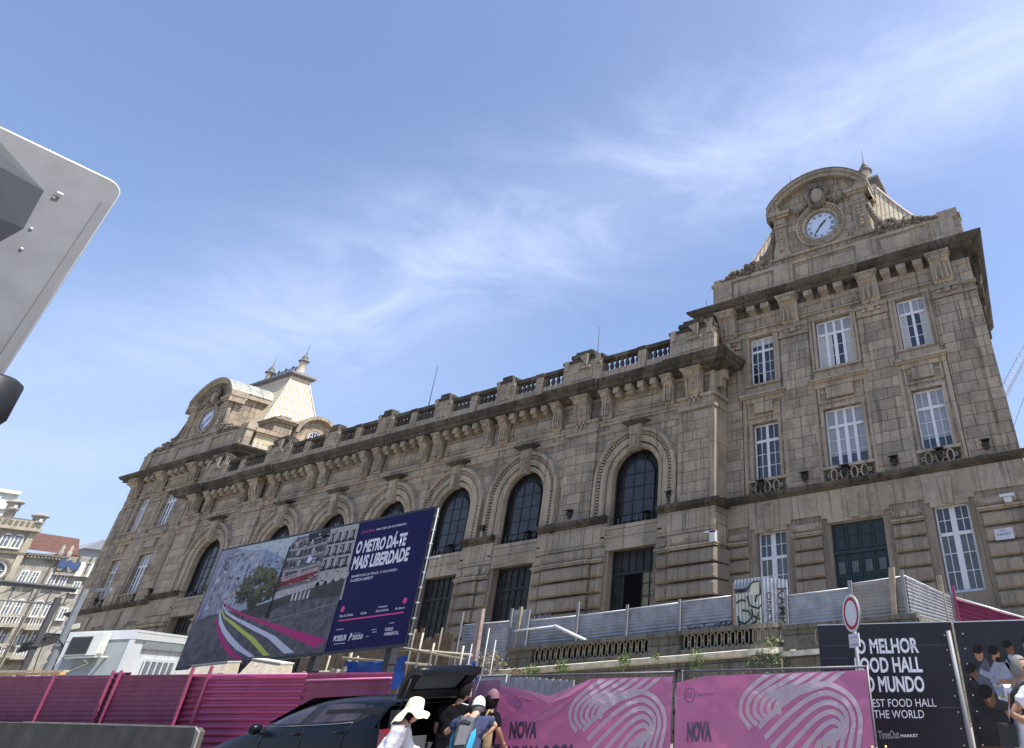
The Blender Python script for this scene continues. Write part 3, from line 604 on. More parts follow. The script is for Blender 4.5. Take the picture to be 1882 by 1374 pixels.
m.mat(GLASS); m.lathe([(0,0),(.6,0)],(xs-.24,cy_,cz),(1,0,0),24,False); m.build('window',dm)
m=MB().mat(WHITE)
for q in (0,.45): m.tube([(xs+.5,30.35+q,19.6),(xs+.5,30.35+q,21.7)],.03,5)
for k in range(6): m.tube([(xs+.5,30.35,19.8+.32*k),(xs+.5,30.8,19.8+.32*k)],.02,5)
m.build('roof_ladder',ST)
# ---------------------------------------------------------------- central block
CX=-40.15; YC=28.30; XL,XR=CX-24.36,CX+24.36
bays=[CX-19.345]+[CX+k*5.7016 for k in(-2,-1,0,1,2)]+[CX+19.345]
ZS,ZSP,RO=8.9,11.38,1.53
YM=YC+.18       # middle wall plane slightly behind the end pilasters
def arch_face(m,xc,x0,x1,z0,z1,y):
    n=16; m.quadf([(x0,y,z0),(xc-RO,y,z0),(xc-RO,y,ZSP),(x0,y,ZSP)]); m.quadf([(xc+RO,y,z0),(x1,y,z0),(x1,y,ZSP),(xc+RO,y,ZSP)])
    def e(t):
        dx,dz=math.cos(t),math.sin(t); L=min(((x1-xc) if dx>0 else (xc-x0))/max(abs(dx),1e-9),(z1-ZSP)/max(dz,1e-9)); return (xc+dx*L,y,ZSP+dz*L)
    ts=sorted({math.pi*k/n for k in range(n+1)}|{math.atan2(z1-ZSP,x1-xc),math.pi-math.atan2(z1-ZSP,xc-x0)})
    for a,b in zip(ts[:-1],ts[1:]):
        p=lambda t,yy:(xc+math.cos(t)*RO,yy,ZSP+math.sin(t)*RO)
        m.quadf([p(a,y),e(a),e(b),p(b,y)]); m.quadf([p(a,y),p(b,y),p(b,y+.42),p(a,y+.42)])
    for s in(-1,1): m.quadf([(xc+s*RO,y,ZS),(xc+s*RO,y,ZSP),(xc+s*RO,y+.42,ZSP),(xc+s*RO,y+.42,ZS)])
m=MB().mat(GR)
edges=[XL]+[(bays[0]+bays[1])/2+.8]+[(bays[i]+bays[i+1])/2 for i in range(1,5)]+[(bays[5]+bays[6])/2-.8]+[XR]
for i,xc in enumerate(bays): arch_face(m,xc,edges[i],edges[i+1],ZS,14.6,YM)
m.box(XL,XR,YM,YM+1,14.6,17.2)
m.box(XL,XL+.05,YM,44,0,17.3); m.box(XR-.05,XR-.012,YM,YW+.2,0,17.3); m.quadf([(XL,YC+1,17.3),(XR,YC+1,17.3),(XR,44,17.3),(XL,44,17.3)])
gops=[(xc-1.42,xc+1.42,1.9,7.68) for xc in bays]
m.mat(GRB); wall_grid(m,XL,XR,-1,7.9,YM,gops,.6)
m.mat(GRL); wall_grid(m,XL,XR,7.9,ZS,YM-.02,[],0)
for a,c in ((XL,XL+2.15),(-25.75,-23.6),(-18.0,XR-.3),(-56.7,-54.55)): m.mat(GR); m.box(a,c,YC,YM,9.4,14.35)
m.build('central_wall',ST)
# room darkness behind the glazing, painted as a near-black sheet
m=MB().mat(mat('painted_dark_interior',(.008,.008,.009),rough=1,spec=0)); m.quadf([(XL,YM+1.4,-1),(XR,YM+1.4,-1),(XR,YM+1.4,15),(XL,YM+1.4,15)]); m.build('interior_dark_sheet',ST)
def sweep(m,xc,pr,n=20,z0=9.45):
    "profile (r,y) swept up the left leg, round the arch and down the right leg"
    path=[('L',z0)]+[('A',math.pi-math.pi*k/n) for k in range(n+1)]+[('Rr',z0)]
    rings=[]
    for kd,v in path:
        if kd=='L': rings.append([(xc-r,y,v) for r,y in pr])
        elif kd=='Rr': rings.append([(xc+r,y,v) for r,y in pr])
        else: rings.append([(xc+math.cos(v)*r,y,ZSP+math.sin(v)*r) for r,y in pr])
    k=len(pr); m.raw([p for r_ in rings for p in r_],[(i*k+j,i*k+j+1,(i+1)*k+j+1,(i+1)*k+j) for i in range(len(rings)-1) for j in range(k-1)])
for i,xc in enumerate(bays):
    m=MB().mat(GRL); y=YM
    sweep(m,xc,[(1.518,y+.3),(1.518,y-.03),(1.6,y-.08),(1.79,y-.1),(1.80,y+.0),(1.86,y+.0),(1.87,y-.17),(2.2,y-.19),(2.21,y-.02),(2.46,y-.02),(2.47,y-.28),(2.56,y-.33),(2.66,y-.26),(2.7,y)])
    m.mat(GRL)
    for k in range(11):   # bead row on the legs
        for s in(-1,1): m.box(xc+s*2.25,xc+s*2.43,y-.2,y-.0,9.55+k*.165,9.63+k*.165)
    for k in range(44):
        a=math.pi*(k+.5)/44; d=Vector((math.cos(a),0,math.sin(a))); m.obox(Vector((xc,y-.1,ZSP))+d*2.34,d,(0,1,0),d.cross(Vector((0,1,0))),.09,.1,.045)
    # keystone with cap
    m.prism([(xc-.24,12.7),(xc+.24,12.7),(xc+.42,14.2),(xc-.42,14.2)],y-.36,y); m.prism([(xc-.14,12.85),(xc+.14,12.85),(xc+.2,13.5),(xc-.2,13.5)],y-.44,y-.3); m.box(xc-.3,xc+.3,y-.42,y-.3,13.62,14.1)
    m.mat(GRD); m.box(xc-.62,xc+.62,y-.52,y,14.2,14.32); m.box(xc-.78,xc+.78,y-.62,y,14.32,14.44)
    m.build('arch_surround',ST)
    # glazing
    m=MB().mat(mat('window_dark_bars',(.02,.02,.02),rough=.6)); yy=YM+.36
    pts=[(xc-RO,yy,ZS)]+[(xc-math.cos(math.pi*k/16)*RO,yy,ZSP+math.sin(math.pi*k/16)*RO) for k in range(17)]+[(xc+RO,yy,ZS)]
    m.tube(pts,.06,5,False)
    q=1.0; pts=[(xc-q,yy,ZS)]+[(xc-math.cos(math.pi*k/14)*q,yy,ZSP+math.sin(math.pi*k/14)*q) for k in range(15)]+[(xc+q,yy,ZS)]; m.tube(pts,.035,4,False)
    for xx in (-.34,.34): m.tube([(xc+xx,yy,ZS),(xc+xx,yy,ZSP+.9)],.02,4)
    for zz in (9.45,10.15,10.9,11.6): m.tube([(xc-RO,yy,zz),(xc+RO,yy,zz)] if zz<11.3 else [(xc-.95,yy,zz),(xc+.95,yy,zz)],.02,4)
    for a in (.6,1.2,1.94,2.54): m.tube([(xc+math.cos(a)*1.0,yy,ZSP+math.sin(a)*1.0),(xc+math.cos(a)*RO,yy,ZSP+math.sin(a)*RO)],.02,4)
    m.mat(mat('pale_chipped_bars',(.30,.30,.30),rough=.6))
    for xx in (-1.2,-.9,-.55,.0,.3): m.tube([(xc+xx,yy-.02,ZS),(xc+xx,yy-.02,ZS+.45)],.015,4)
    w=m.build('arched_window',ST)
    m=MB().mat(GLAR); m.prism([(xc-RO,ZS)]+[(xc-math.cos(math.pi*k/16)*RO,ZSP+math.sin(math.pi*k/16)*RO) for k in range(17)]+[(xc+RO,ZS)],yy+.05,yy+.06)
    m.mat(mat('reflecting_arch_pane',(.030,.031,.038),rough=.1,var=.35,scale=1.5,spec=.4,bump=.3)); m.prism([(xc-.95,9.15)]+[(xc-math.cos(math.pi*k/14)*.95,ZSP+math.sin(math.pi*k/14)*.95) for k in range(15)]+[(xc+.95,9.15)],yy+.02,yy+.03)
    m.build('pane',w)
    # sill and ground-floor opening
    m=MB().mat(GRL); m.box(xc-RO-.25,xc+RO+.25,YM-.1,YM+.4,8.72,8.9); m.box(xc-RO-.35,xc+RO+.35,YM-.06,YM,7.95,8.7); m.box(xc-RO-.38,xc+RO+.38,YM-.13,YM,8.32,8.4); m.box(xc-1.62,xc+1.62,YM-.07,YM+.05,7.68,7.95)
    m.build('window_sill',ST)
    m=MB().mat(mat('window_dark_bars',(.035,.035,.036))); yy=YM+.45
    for a,c,z0_,z1_ in ((-1.42,-1.34,1.9,7.68),(1.34,1.42,1.9,7.68),(-1.34,1.34,7.6,7.68),(-1.34,1.34,6.5,6.6)): m.box(xc+a,xc+c,yy,yy+.08,z0_,z1_)
    for k in range(1,6): m.box(xc-1.34+k*.447-.014,xc-1.34+k*.447+.014,yy+.01,yy+.06,1.9,7.6)
    for zz in (6.0,5.4,4.8,4.2,3.5,2.8): m.box(xc-1.34,xc+1.34,yy+.01,yy+.055,zz-.016,zz+.016)
    w=m.build('lower_window',ST)
    p=MB().mat(mat('grimy_glass',(.03,.03,.028),rough=.4,var=.6,scale=2.5,spec=.22))
    last=(i==6)
    if last: # one leaf stands open, the room's darkness painted as a black quad
        p.quadf([(xc-1.38,yy+.07,1.9),(xc-.62,yy+.07,1.9),(xc-.62,yy+.07,7.6),(xc-1.38,yy+.07,7.6)]); p.quadf([(xc-.62,yy+.07,6.55),(xc+1.38,yy+.07,6.55),(xc+1.38,yy+.07,7.6),(xc-.62,yy+.07,7.6)])
        p.mat(mat('yellowed_glass',(.16,.14,.08),rough=.3,var=.4,scale=3)); p.quadf([(xc+.42,yy+.07,1.9),(xc+1.38,yy+.07,1.9),(xc+1.38,yy+.07,6.5),(xc+.42,yy+.07,6.5)])
        p.mat(MATS['painted_dark_interior']); p.quadf([(xc-.62,yy-.01,1.9),(xc+.42,yy-.01,1.9),(xc+.42,yy-.01,6.5),(xc-.62,yy-.01,6.5)])
    else: p.quadf([(xc-1.38,yy+.07,1.9),(xc+1.38,yy+.07,1.9),(xc+1.38,yy+.07,7.6),(xc-1.38,yy+.07,7.6)])
    p.build('pane',w)
# string course between the arches + corner returns
SC=[(YM,9.08),(YM-.12,9.1),(YM-.2,9.18),(YM-.34,9.25),(YM-.42,9.36),(YM-.42,9.44),(YM-.2,9.5),(YM,9.52)]
cuts=[XL]+[v for xc in bays for v in (xc-RO-.12,xc+RO+.12)]+[XR]
for k in range(0,len(cuts),2):
    m=MB().mat(GRD); m.prof(SC,cuts[k],cuts[k+1],0 if k else 1,1 if k+2>=len(cuts) else 0); m.mat(GRL)
    a,c=cuts[k],cuts[k+1]; m.box(a,c,YM-.09,YM,7.98,9.08); n=max(1,int((c-a)/.7)); w_=(c-a)/n
    for j in range(n): m.box(a+j*w_+.02,a+(j+1)*w_-.02,YM-.13,YM-.09,8.15,8.95)
    m.build('string_course',ST)
m=MB().mat(GRD)
for xx,s in ((XR,1),(XL,-1)): # returns to the pavilion walls
    m=MB().mat(GRD)
    for (y0_,z0_),(y1_,z1_) in zip(SC[:-1],SC[1:]): m.quadf([(xx+s*(YM-y0_),y0_,z0_),(xx+s*(YM-y0_),YW,z0_),(xx+s*(YM-y1_),YW,z1_),(xx+s*(YM-y1_),y1_,z1_)])
    m.build('string_course_return',ST)
# ground-floor piers
def pier(m,a,c,yf,zt=7.85,z0=1.0):
    m=MB(); m.mat(GRL); m.box(a,c,yf,YM+.1,7.42,zt); m.box(a+.18,c-.18,yf-.04,yf,7.5,7.74); m.box(a-.05,c+.05,yf-.14,YM+.1,7.26,7.36); m.box(a-.02,c+.02,yf-.06,YM+.1,7.17,7.26)
    if c-a>1.2:
        for q in range(5): m.ball(((a+c)/2-.32+q*.16,yf-.05,7.62),.075,6,4)
    m.mat(GRB); z=7.12
    while z>z0: m.block(a-.01,c+.01,z-.63,z-.04,yf-.09,YM+.1,.09); m.box(a+.06,c-.06,yf+.06,YM+.1,z-.1,z); z-=.725
    m.build('rusticated_pier',ST)
m=MB()
for i in range(7):
    xc=bays[i]; nx=bays[i+1] if i<6 else None
    if nx: a,c=xc+1.62,nx-1.62
    else: a,c=xc+1.62,XR
    big=(i in (0,5,6))
    if big and nx: pier(m,a,a+.75,YM-.14); pier(m,a+.82,c-.82,YM-.34); pier(m,c-.75,c,YM-.14)
    elif nx: pier(m,a,a+.62,YM-.14); pier(m,a+.68,c-.68,YM-.3); pier(m,c-.62,c,YM-.14)
    else: pier(m,a,a+.75,YM-.14); pier(m,a+.82,XR+.12,YM-.32)
pier(m,XL-.12,bays[0]-2.4,YM-.32); pier(m,bays[0]-2.35,bays[0]-1.62,YM-.14)
m=MB().mat(GRB)
for z in [7.12-.725*k for k in range(9)]:   # return of the corner pier
    m.box(XR+.0,XR+.12,YM-.3,YW+.0,z-.66,z-.04)
m.box(XR,XR+.14,YM-.36,YW,7.26,7.42)
m.build('pier_return',ST)
# entablature of the central block
ress=[(XL,XL+2.6),(-57.0,-53.2),(-27.05,-23.3),(-18.35,XR)]
def CC(y0): return [(YM,16.45),(y0-.32,16.5),(y0-.38,16.62),(y0-.86,16.66),(y0-.9,16.86),(y0-1.0,16.9),(y0-1.08,17.0),(y0-1.16,17.12),(y0-1.16,17.2),(y0-.9,17.28),(YM+.3,17.38)]
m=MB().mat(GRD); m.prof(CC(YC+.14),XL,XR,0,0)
for j,(a,c) in enumerate(ress): m.prof(CC(YC-.02),a,c,.12 if j else 1,.12 if j<3 else 1)
P_=CC(YC-.02)
for xx,s in ((XR,1),(XL,-1)):
    for (y0_,z0_),(y1_,z1_) in zip(P_[:-1],P_[1:]): m.quadf([(xx+s*(YM-y0_),y0_,z0_),(xx+s*(YM-y0_),YW-.02,z0_),(xx+s*(YM-y1_),YW-.02,z1_),(xx+s*(YM-y1_),y1_,z1_)])
m.mat(GRL)
m.box(XL,XR,YM-.1,YM,14.62,14.8); m.box(XL,XR,YM-.16,YM,14.8,14.92); m.box(XL,XR,YM-.05,YM,14.92,15.02); m.box(XL,XR,YM-.12,YM,16.25,16.45); m.box(XL,XR,YM-.08,YM,14.1,14.18); m.box(XL,XR,YM-.12,YM,14.18,14.26)
for a,c in ((XL,XL+2.2),(-25.8,-23.55),(-18.05,XR),(-56.75,-54.5)):
    m.box(a,c,YC-.12,YM,14.35,14.5); m.box(a,c,YC-.04,YM,14.5,14.95); m.box(a-.05,c+.05,YC-.18,YM,14.95,15.12)
m.box(XR,XR+.1,YC-.1,YW,14.35,14.5); m.box(XR,XR+.16,YC-.16,YW,14.95,15.12); m.box(XR-.3,XR+.02,YC+.002,YW,9.5,16.45)
m.box(XR-.02,XR+.55,YC+.3,YC+.75,16.0,16.5); m.box(XR-.02,XR+.35,YC+.3,YC+.75,15.5,16.0)
# frieze panels
brx=[]
for xc in (-31.6,-37.3,-43.0,-48.7): brx+=[xc-.68,xc+.68]
brx+=[-26.62,-53.68]
ebr=[-22.95,-18.65,bays[0]-2.15,bays[0]+2.15]
eight=[-24.68,-16.95,XL+1.15,-55.62]
allb=sorted(brx+ebr+eight)
for a,c in zip(allb[:-1],allb[1:]):
    if c-a>2.2:
        m.box(a+.5,c-.5,YM-.06,YM,15.15,15.2); m.box(a+.5,c-.5,YM-.06,YM,15.98,16.03); m.box(a+.5,a+.56,YM-.06,YM,15.2,15.98); m.box(c-.56,c-.5,YM-.06,YM,15.2,15.98); m.box(a+.75,c-.75,YM-.04,YM,15.35,15.85)
        n=3 if c-a<4.1 else 4
        for k in range(n):
            q=a+(c-a)*(k+1)/(n+1); m.box(q-.2,q+.2,YM-.72,YM,16.28,16.62); m.box(q-.16,q+.16,YM-.5,YM,16.1,16.28)
m.build('cornice',ST)
for q in brx+ebr: bracket(ST,q,.62,14.95,16.62,YM-.08,.72,0)
for q in eight: bracket(ST,q,1.05,15.1,16.62,YC-.04,.68,1)
# balustrade
yb=28.5; m=MB().mat(GRL); zb=17.3
m.box(XL,XR,yb-.05,yb+.35,zb,18.25); m.mat(GRD); m.box(XL,XR,yb-.1,yb+.4,18.98,19.24)
m.mat(GRL); piers=[]
for xc in (-31.6,-37.3,-43.0,-48.7): piers.append((xc,.8,19.5))
for xc in (-25.3,-55.0): piers.append((xc,1.5,19.55))
piers+= [(-17.3,1.5,19.6),(XL+1.5,1.5,19.6)]
for i,xc in enumerate(bays): piers.append((xc,.28,19.26))
for xc,h,zt in piers:
    m.mat(GRL); m.box(xc-h,xc+h,yb-.14,yb+.45,17.3,zt-.2); m.mat(GRD); m.box(xc-h-.06,xc+h+.06,yb-.22,yb+.5,zt-.24,zt-.05)
    if h>.5:
        m.mat(GRL); m.box(xc-h*.55,xc+h*.55,yb-.2,yb-.1,18.05,18.95); m.mat(GRD); m.box(xc-h*.5,xc+h*.5,yb-.2,yb+.4,zt-.05,zt+.22)
        m.mat(GRL); m.box(xc-h*.95,xc-h*.7,yb-.24,yb,18.9,zt-.02); m.box(xc+h*.7,xc+h*.95,yb-.24,yb,18.9,zt-.02)
    if h>1:  # big corner pedestals with a triangular boss
        m.mat(GRD); m.box(xc-.85,xc+.95,yb-.3,yb+.5,zt,zt+.25); m.box(xc-.55,xc+.7,yb-.25,yb+.4,zt+.25,zt+.42)
        m.mat(GRL); m.prism([(xc-.1,19.55),(xc+.55,19.65),(xc+.5,18.9)],yb-.42,yb-.2); m.box(xc-.2,xc+.7,yb-.36,yb-.2,18.7,18.85)
bl=m.build('balustrade',ST)
spans=[]; xsx=sorted((xc-h,xc+h) for xc,h,zt in piers); cur=XL
for a,c in xsx:
    if a-cur>.6: spans.append((cur,a))
    cur=max(cur,c)
for a,c in spans:
    m=MB().mat(GRD)
    n=max(2,int((c-a)/.34))
    # quarter blocks at each end
    for k in range(n):
        x=a+(c-a)*(k+.5)/n; m.lathe([(.14,0),(.14,.06),(.08,.1),(.15,.28),(.13,.4),(.07,.56),(.08,.61),(.14,.66),(.14,.74)],(x,yb+.15,18.25),n=8)
    m.build('baluster_row',bl)
# floodlights, lightning rods, cameras
for x,y,z in [(-18.4,YM-.25,9.62),(-24.9,YM-.25,9.6),(-31.3,YM-.25,9.6),(-38,YM-.25,9.6),(-20.2,YM+.3,9.0),(-26.1,YM-.2,9.0) ,(-28.3,YM+.3,9.0),(-34.3,YM+.3,9.0),(PR-2.3,YW-.25,9.75),(PR+2.3,YW-.25,9.75),(PR+6.6,YW-.25,9.75),(PR-.15,YW-.3,9.72),(PR+4.5,YW-.3,9.72),(PR-4.7,YW-.3,9.72),(-67.6,YW-.3,9.8),(-75.5,YW-.3,9.8)]:
    m=MB().mat(BLACK); m.obox((x,y,z+.3),(1,0,0),(0,.8,.5),(0,-.5,.8),.16,.1,.11); m.obox((x,y-.1,z+.46),(1,0,0),(0,.9,.1),(0,-.1,.9),.22,.16,.02); m.box(x-.05,x+.05,y-.04,y+.04,z,z+.25); m.tube([(x-.2,y,z+.3),(x-.12,y,z+.05),(x+.12,y,z+.05),(x+.2,y,z+.3)],.02,5); m.build('floodlight',ST)
for x,y,z,h in [(-41.0,30,17.4,6.1),(-25.5,30,17.4,5.3),(-16.6,29.2,19.2,2.6)]:
    m=MB().mat(IRON); m.tube([(x,y,z),(x-.2,y,z+h)],[.045,.02],6); m.build('lightning_rod',ST)
m=MB().mat(mat('camera_white',(.6,.6,.6))); m.box(-16.15,-15.6,YM-.5,YM-.42,7.72,7.82); m.box(-15.9,-15.6,YM-.5,YM-.3,7.3,7.8); m.build('surveillance_camera',ST)
m=MB().mat(mat('camera_white',(.6,.6,.6))); m.box(-2.35,-1.75,YW-.55,YW-.4,7.62,7.72); m.box(-2.2,-1.9,YW-.5,YW-.2,7.4,7.6); m.build('surveillance_camera',ST)
m=MB().mat(mat('lead_strip_bright',(.7,.7,.68),rough=.4)); m.obox((-14.62,28.35,17.3),(0,1,0),(1,0,0),(0,0,1),.7,.04,.03); m.build('flashing_strip',ST)
# graffiti and stickers on the plinth
GF=mat('silver_graffiti',(.42,.42,.46),rough=.5)
def scribble(x,z,w,h,y,seed,m_,n=7,r=.02,parent=None,name='graffiti'):
    rnd=random.Random(seed); mm=MB().mat(m_)
    for k in range(n):
        a=x+w*k/n; pts=[(a+rnd.uniform(-.06,.1)*w,y,z+rnd.uniform(0,1)*h) for _ in range(5)]; pts=[(p[0]+j*.04*w,p[1],p[2]) for j,p in enumerate(pts)]
        mm.tube(pts,r,4)
    return mm.build(name,parent)
scribble(-27.0,4.45,1.9,.55,YM-.42,3,GF,11,.022,ST)
m=MB().mat(mat('sticker_pale',(.5,.45,.47))); m.box(-17.1,-16.5,YM-.39,YM-.38,4.3,4.55); m.build('sticker',ST)
# ---------------------------------------------------------------- terrace balustrade and retaining wall
RW=thing('terrace_wall','mossy dark stone retaining wall with pierced balustrade below the corrugated fence','retaining wall',loc=(-14,20,-.3))
def lp(o,par): return local(o,par)
m=MB().mat(GRT); m.box(-19.75,-8.9,20.0,20.6,-.5,2.2); 
lp(m.build('wall',RW),RW)
m=MB().mat(mat('painted_sun_ledge_stone',(.60,.56,.44),rough=.9,var=.3,scale=4,bump=.3)); LP=[(20.0,2.18),(19.86,2.22),(19.8,2.3),(19.8,2.36),(19.9,2.38),(20.1,2.38)]  # pale ledge colour paints the sunlit strip along its nose
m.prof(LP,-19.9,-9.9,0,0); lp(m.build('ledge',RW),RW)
GRV=stone('balustrade_stone',(.22,.2,.155),(.16,.15,.12),bw=1.5,bh=.9,grime=.7,gscale=1.7,gcol=(.03,.03,.026))
m=MB().mat(GRV); m.box(-19.75,-9.9,19.98,20.25,2.38,2.52); m.box(-19.8,-9.9,19.92,20.32,2.93,3.06)
m.box(-19.75,-18.66,20.0,20.22,2.52,2.93); m.box(-13.68,-12.44,20.0,20.22,2.52,2.93)
# curved end at the right
cx,cy,r=-9.9,20.9,.95
arc2=lambda rr,a0=-90,a1=0,n=10:[(cx+rr*math.cos(R(a0+(a1-a0)*k/n)),cy+rr*math.sin(R(a0+(a1-a0)*k/n))) for k in range(n+1)]
def arcslab(m,r0,r1,z0,z1):
    A,B=arc2(r0),arc2(r1); m.prism(A+B[::-1],z0,z1,'xy')
arcslab(m,.72,.97,2.93,3.06); arcslab(m,.75,.93,2.38,2.52)
lp(m.build('balustrade',RW),RW)
m=MB().mat(GRT); arcslab(m,.6,.9,-.5,2.2); m.mat(MATS['painted_sun_ledge_stone']); arcslab(m,.7,1.12,2.22,2.38); lp(m.build('curved_end',RW),RW)
def oval(m,c,ux,h=.2,w=.085,r=.028):
    c=Vector(c);ux=Vector(ux); pts=[c+ux*math.cos(a)*w+Vector((0,0,math.sin(a)*.09+(h-.09)*(1 if math.sin(a)>0 else -1)*(abs(math.sin(a))>.01))) for a in [2*math.pi*k/14+.02 for k in range(15)]]
    m.tube(pts,r,5,False)
m=MB().mat(mat('pierced_ring_stone',(.30,.27,.2),rough=.9,var=.3,scale=6,bump=.3))
for a,c,n in ((-18.6,-13.7,20),(-12.4,-9.95,10)):
    for k in range(n):
        x=a+(c-a)*(k+.5)/n; oval(m,(x,20.1,2.725),(1,0,0)); 
        if k<n-1: m.box(x+.07,x+(c-a)/n-.07,20.07,20.13,2.7,2.75)
for k in range(6):
    a=R(-80+k*15); oval(m,(cx+.85*math.cos(a),cy+.85*math.sin(a),2.725),(-math.sin(a),math.cos(a),0))
lp(m.build('pierced_rings',RW),RW)
m=MB().mat(mat('painted_void_black',(.012,.012,.011),rough=1)); m.box(-18.66,-9.9,20.24,20.26,2.5,2.95)  # black sheet paints the shade inside the ring openings
lp(m.build('void_dark_sheet',RW),RW)
RW2=thing('terrace_wall','dark stained retaining wall continuing right of the curved balustrade end','retaining wall',loc=(-7,20.9,-.3))
m=MB().mat(GRT); m.box(-8.95,-4.75,20.3,20.9,-.5,2.1); m.mat(GRV); m.box(-8.9,-4.7,20.28,20.45,2.3,2.84); m.box(-8.9,-4.65,20.2,20.6,2.84,2.96); m.mat(MATS['painted_sun_ledge_stone']); m.box(-8.9,-4.65,20.14,20.4,2.12,2.26); m.mat(GRT); m.box(-4.85,-4.75,20.9,29.7,-.5,2.9)
lp(m.build('wall',RW2),RW2)
m=MB().mat(MATS['pierced_ring_stone'])
for k in range(9): oval(m,(-7.75+.3*k,20.26,2.58),(1,0,0),h=.19)
lp(m.build('pierced_rings',RW2),RW2)
# plants growing out of the wall
LEAF=mat('wall_plant_leaf',(.12,.19,.04),rough=.6,var=.35,scale=7); DRY=mat('dry_grass_stems',(.26,.22,.12),rough=.8,var=.3,scale=9); DLEAF=mat('dark_ivy_leaf',(.045,.075,.025),rough=.6,var=.4,scale=8)
def plant(label,x,y,z,rx,rz,n,mt,sz=.075,drop=0,name='wall_plant',stems=4,ry=.12):
    t=thing(name,label,'plant','plants rooted in the retaining wall',(x,y,z)); rnd=random.Random(int(abs(x*100)))
    m=MB().mat(mt)
    for k in range(n):
        a=rnd.uniform(0,6.28); q=math.sqrt(rnd.random()); p=Vector((math.cos(a)*rx*q,rnd.uniform(-ry,.05)-.05,math.sin(a)*rz*q-drop))
        d=Vector((rnd.uniform(-1,1),rnd.uniform(-1,.2),rnd.uniform(-.4,1))).normalized(); u=d.cross(Vector((rnd.uniform(-1,1),rnd.uniform(-1,1),rnd.uniform(-1,1)))).normalized(); s=sz*rnd.uniform(.5,1.2)
        m.quadf([p-u*s*.45,p+d*s*.6-u*s*.1,p+d*s*1.3,p+u*s*.45+d*s*.3])
    f=m.build('foliage',t)
    m=MB().mat(DRY)
    for k in range(stems):
        a=rnd.uniform(-1,1); m.tube([(0,.02,-.02),(a*rx*.4,-.06,rz*.3-drop*.5),(a*rx,-.1,rz*rnd.uniform(.4,1)-drop)],[.012,.008,.004],4)
    m.build('stem',t); return t
plant('small green tuft on the ledge at the left end of the balustrade',-18.25,19.82,2.2,.3,.22,160,LEAF)
plant('green tuft under the balustrade left part, second from the left end',-17.0,19.82,2.3,.28,.24,170,LEAF)
plant('fresh green tuft on the ledge below the middle of the balustrade',-14.4,19.82,2.32,.24,.24,150,LEAF)
plant('tiny green sprig on the ledge below the solid balustrade block',-13.2,19.82,2.4,.2,.09,40,LEAF)
plant('tall green bush hanging over the ledge below the right balustrade',-11.65,19.8,2.12,.26,.42,300,LEAF,sz=.055)
plant('dark trailing ivy below the curved end of the balustrade',-9.1,19.7,1.85,.75,.45,620,DLEAF,sz=.07,stems=10,ry=.5)
plant('light green sprout on top of the ledge at the curved end',-9.0,19.75,2.48,.28,.16,110,LEAF)
plant('light green sprout on the ledge just right of the curved end',-8.3,20.7,2.42,.28,.13,110,LEAF)
plant('yellowish dry grass clump at the left end of the retaining wall',-20.1,19.7,2.45,.8,.55,420,DRY,sz=.09,name='dry_grass_clump',stems=26,ry=.3)
plant('brown dried bush under the ledge beside the left green tuft',-18.9,19.8,2.15,.45,.25,260,mat('brown_dry_leaf',(.2,.15,.08),rough=.8,var=.3),sz=.06,name='dry_bush')
# ---------------------------------------------------------------- corrugated site fence on the terrace
ZN=mat('galvanised_sheet',(.34,.355,.38),rough=.42,metal=.4,var=.28,scale=2.3); ZND=mat('galvanised_dull',(.33,.35,.38),rough=.55,metal=.4,var=.2,scale=2.5); ZNB=mat('brownish_galvanised',(.33,.31,.28),rough=.5,metal=.45,var=.2,scale=2)
POST=mat('galvanised_post',(.25,.255,.26),rough=.6,metal=.2,var=.15); WOOD=mat('weathered_plank',(.34,.28,.2),rough=.85,var=.3,scale=5,bump=.2); WTOP=mat('bright_metal_edge',(.72,.74,.76),rough=.4,metal=.3)
def corr(m,p0,p1,z0a,z1a,z0b,z1b,pitch=.105,amp=.018,nrm=None,vertical=False):
    "corrugated sheet between plan points p0,p1; bottom/top heights at both ends"
    p0=Vector((*p0,0));p1=Vector((*p1,0)); d=(p1-p0); L=d.length; d.normalize(); n=Vector((d.y,-d.x,0)) if nrm is None else nrm
    if not vertical:
        H=max(z1a-z0a,z1b-z0b); K=max(4,int(H/pitch*6)); vs=[]
        NX=max(2,int(L/.35))
        for k in range(K+1):
            t=k/K; o=n*amp*math.sin(t*H/pitch*2*math.pi)
            for j in range(NX+1):
                u=j/NX; q=p0+(p1-p0)*u; z=z0a+(z0b-z0a)*u+((z1a-z0a)+((z1b-z0b)-(z1a-z0a))*u)*t
                q=q+o+n*.03*mnoise.noise(Vector((q.x*.9+q.y,z*1.1,3.7)))+n*.012*mnoise.noise(Vector((q.x*3+q.y*3,z*3,9))); vs.append(Vector((q.x,q.y,z)))
        W_=NX+1; m.raw(vs,[(k*W_+j,k*W_+j+1,(k+1)*W_+j+1,(k+1)*W_+j) for k in range(K) for j in range(NX)],True)
    else:
        K=max(6,int(L/pitch*6)); vs=[]
        for k in range(K+1):
            t=k/K; q=p0+(p1-p0)*t+n*amp*math.sin(t*L/pitch*2*math.pi)
            vs+= [q+Vector((0,0,z0a+(z0b-z0a)*t)),q+Vector((0,0,z1a+(z1b-z1a)*t))]
        m.raw(vs,[(2*k,2*k+1,2*k+3,2*k+2) for k in range(K)],True)
CFN=thing('corrugated_fence','grey galvanised corrugated site fence standing behind the stone balustrade','fence',loc=(-13,20.5,2))
def cpanel(a,c,za,zc,zb0,y=20.5,mt=ZN,par=CFN,name='fence_panel'):
    m=MB().mat(mt); corr(m,(a,y),(c,y),zb0,za,zb0,zc); m.mat(WTOP); m.tube([(a,y,za),(c,y,zc)],.02,5); lp(m.build(name,par),par)
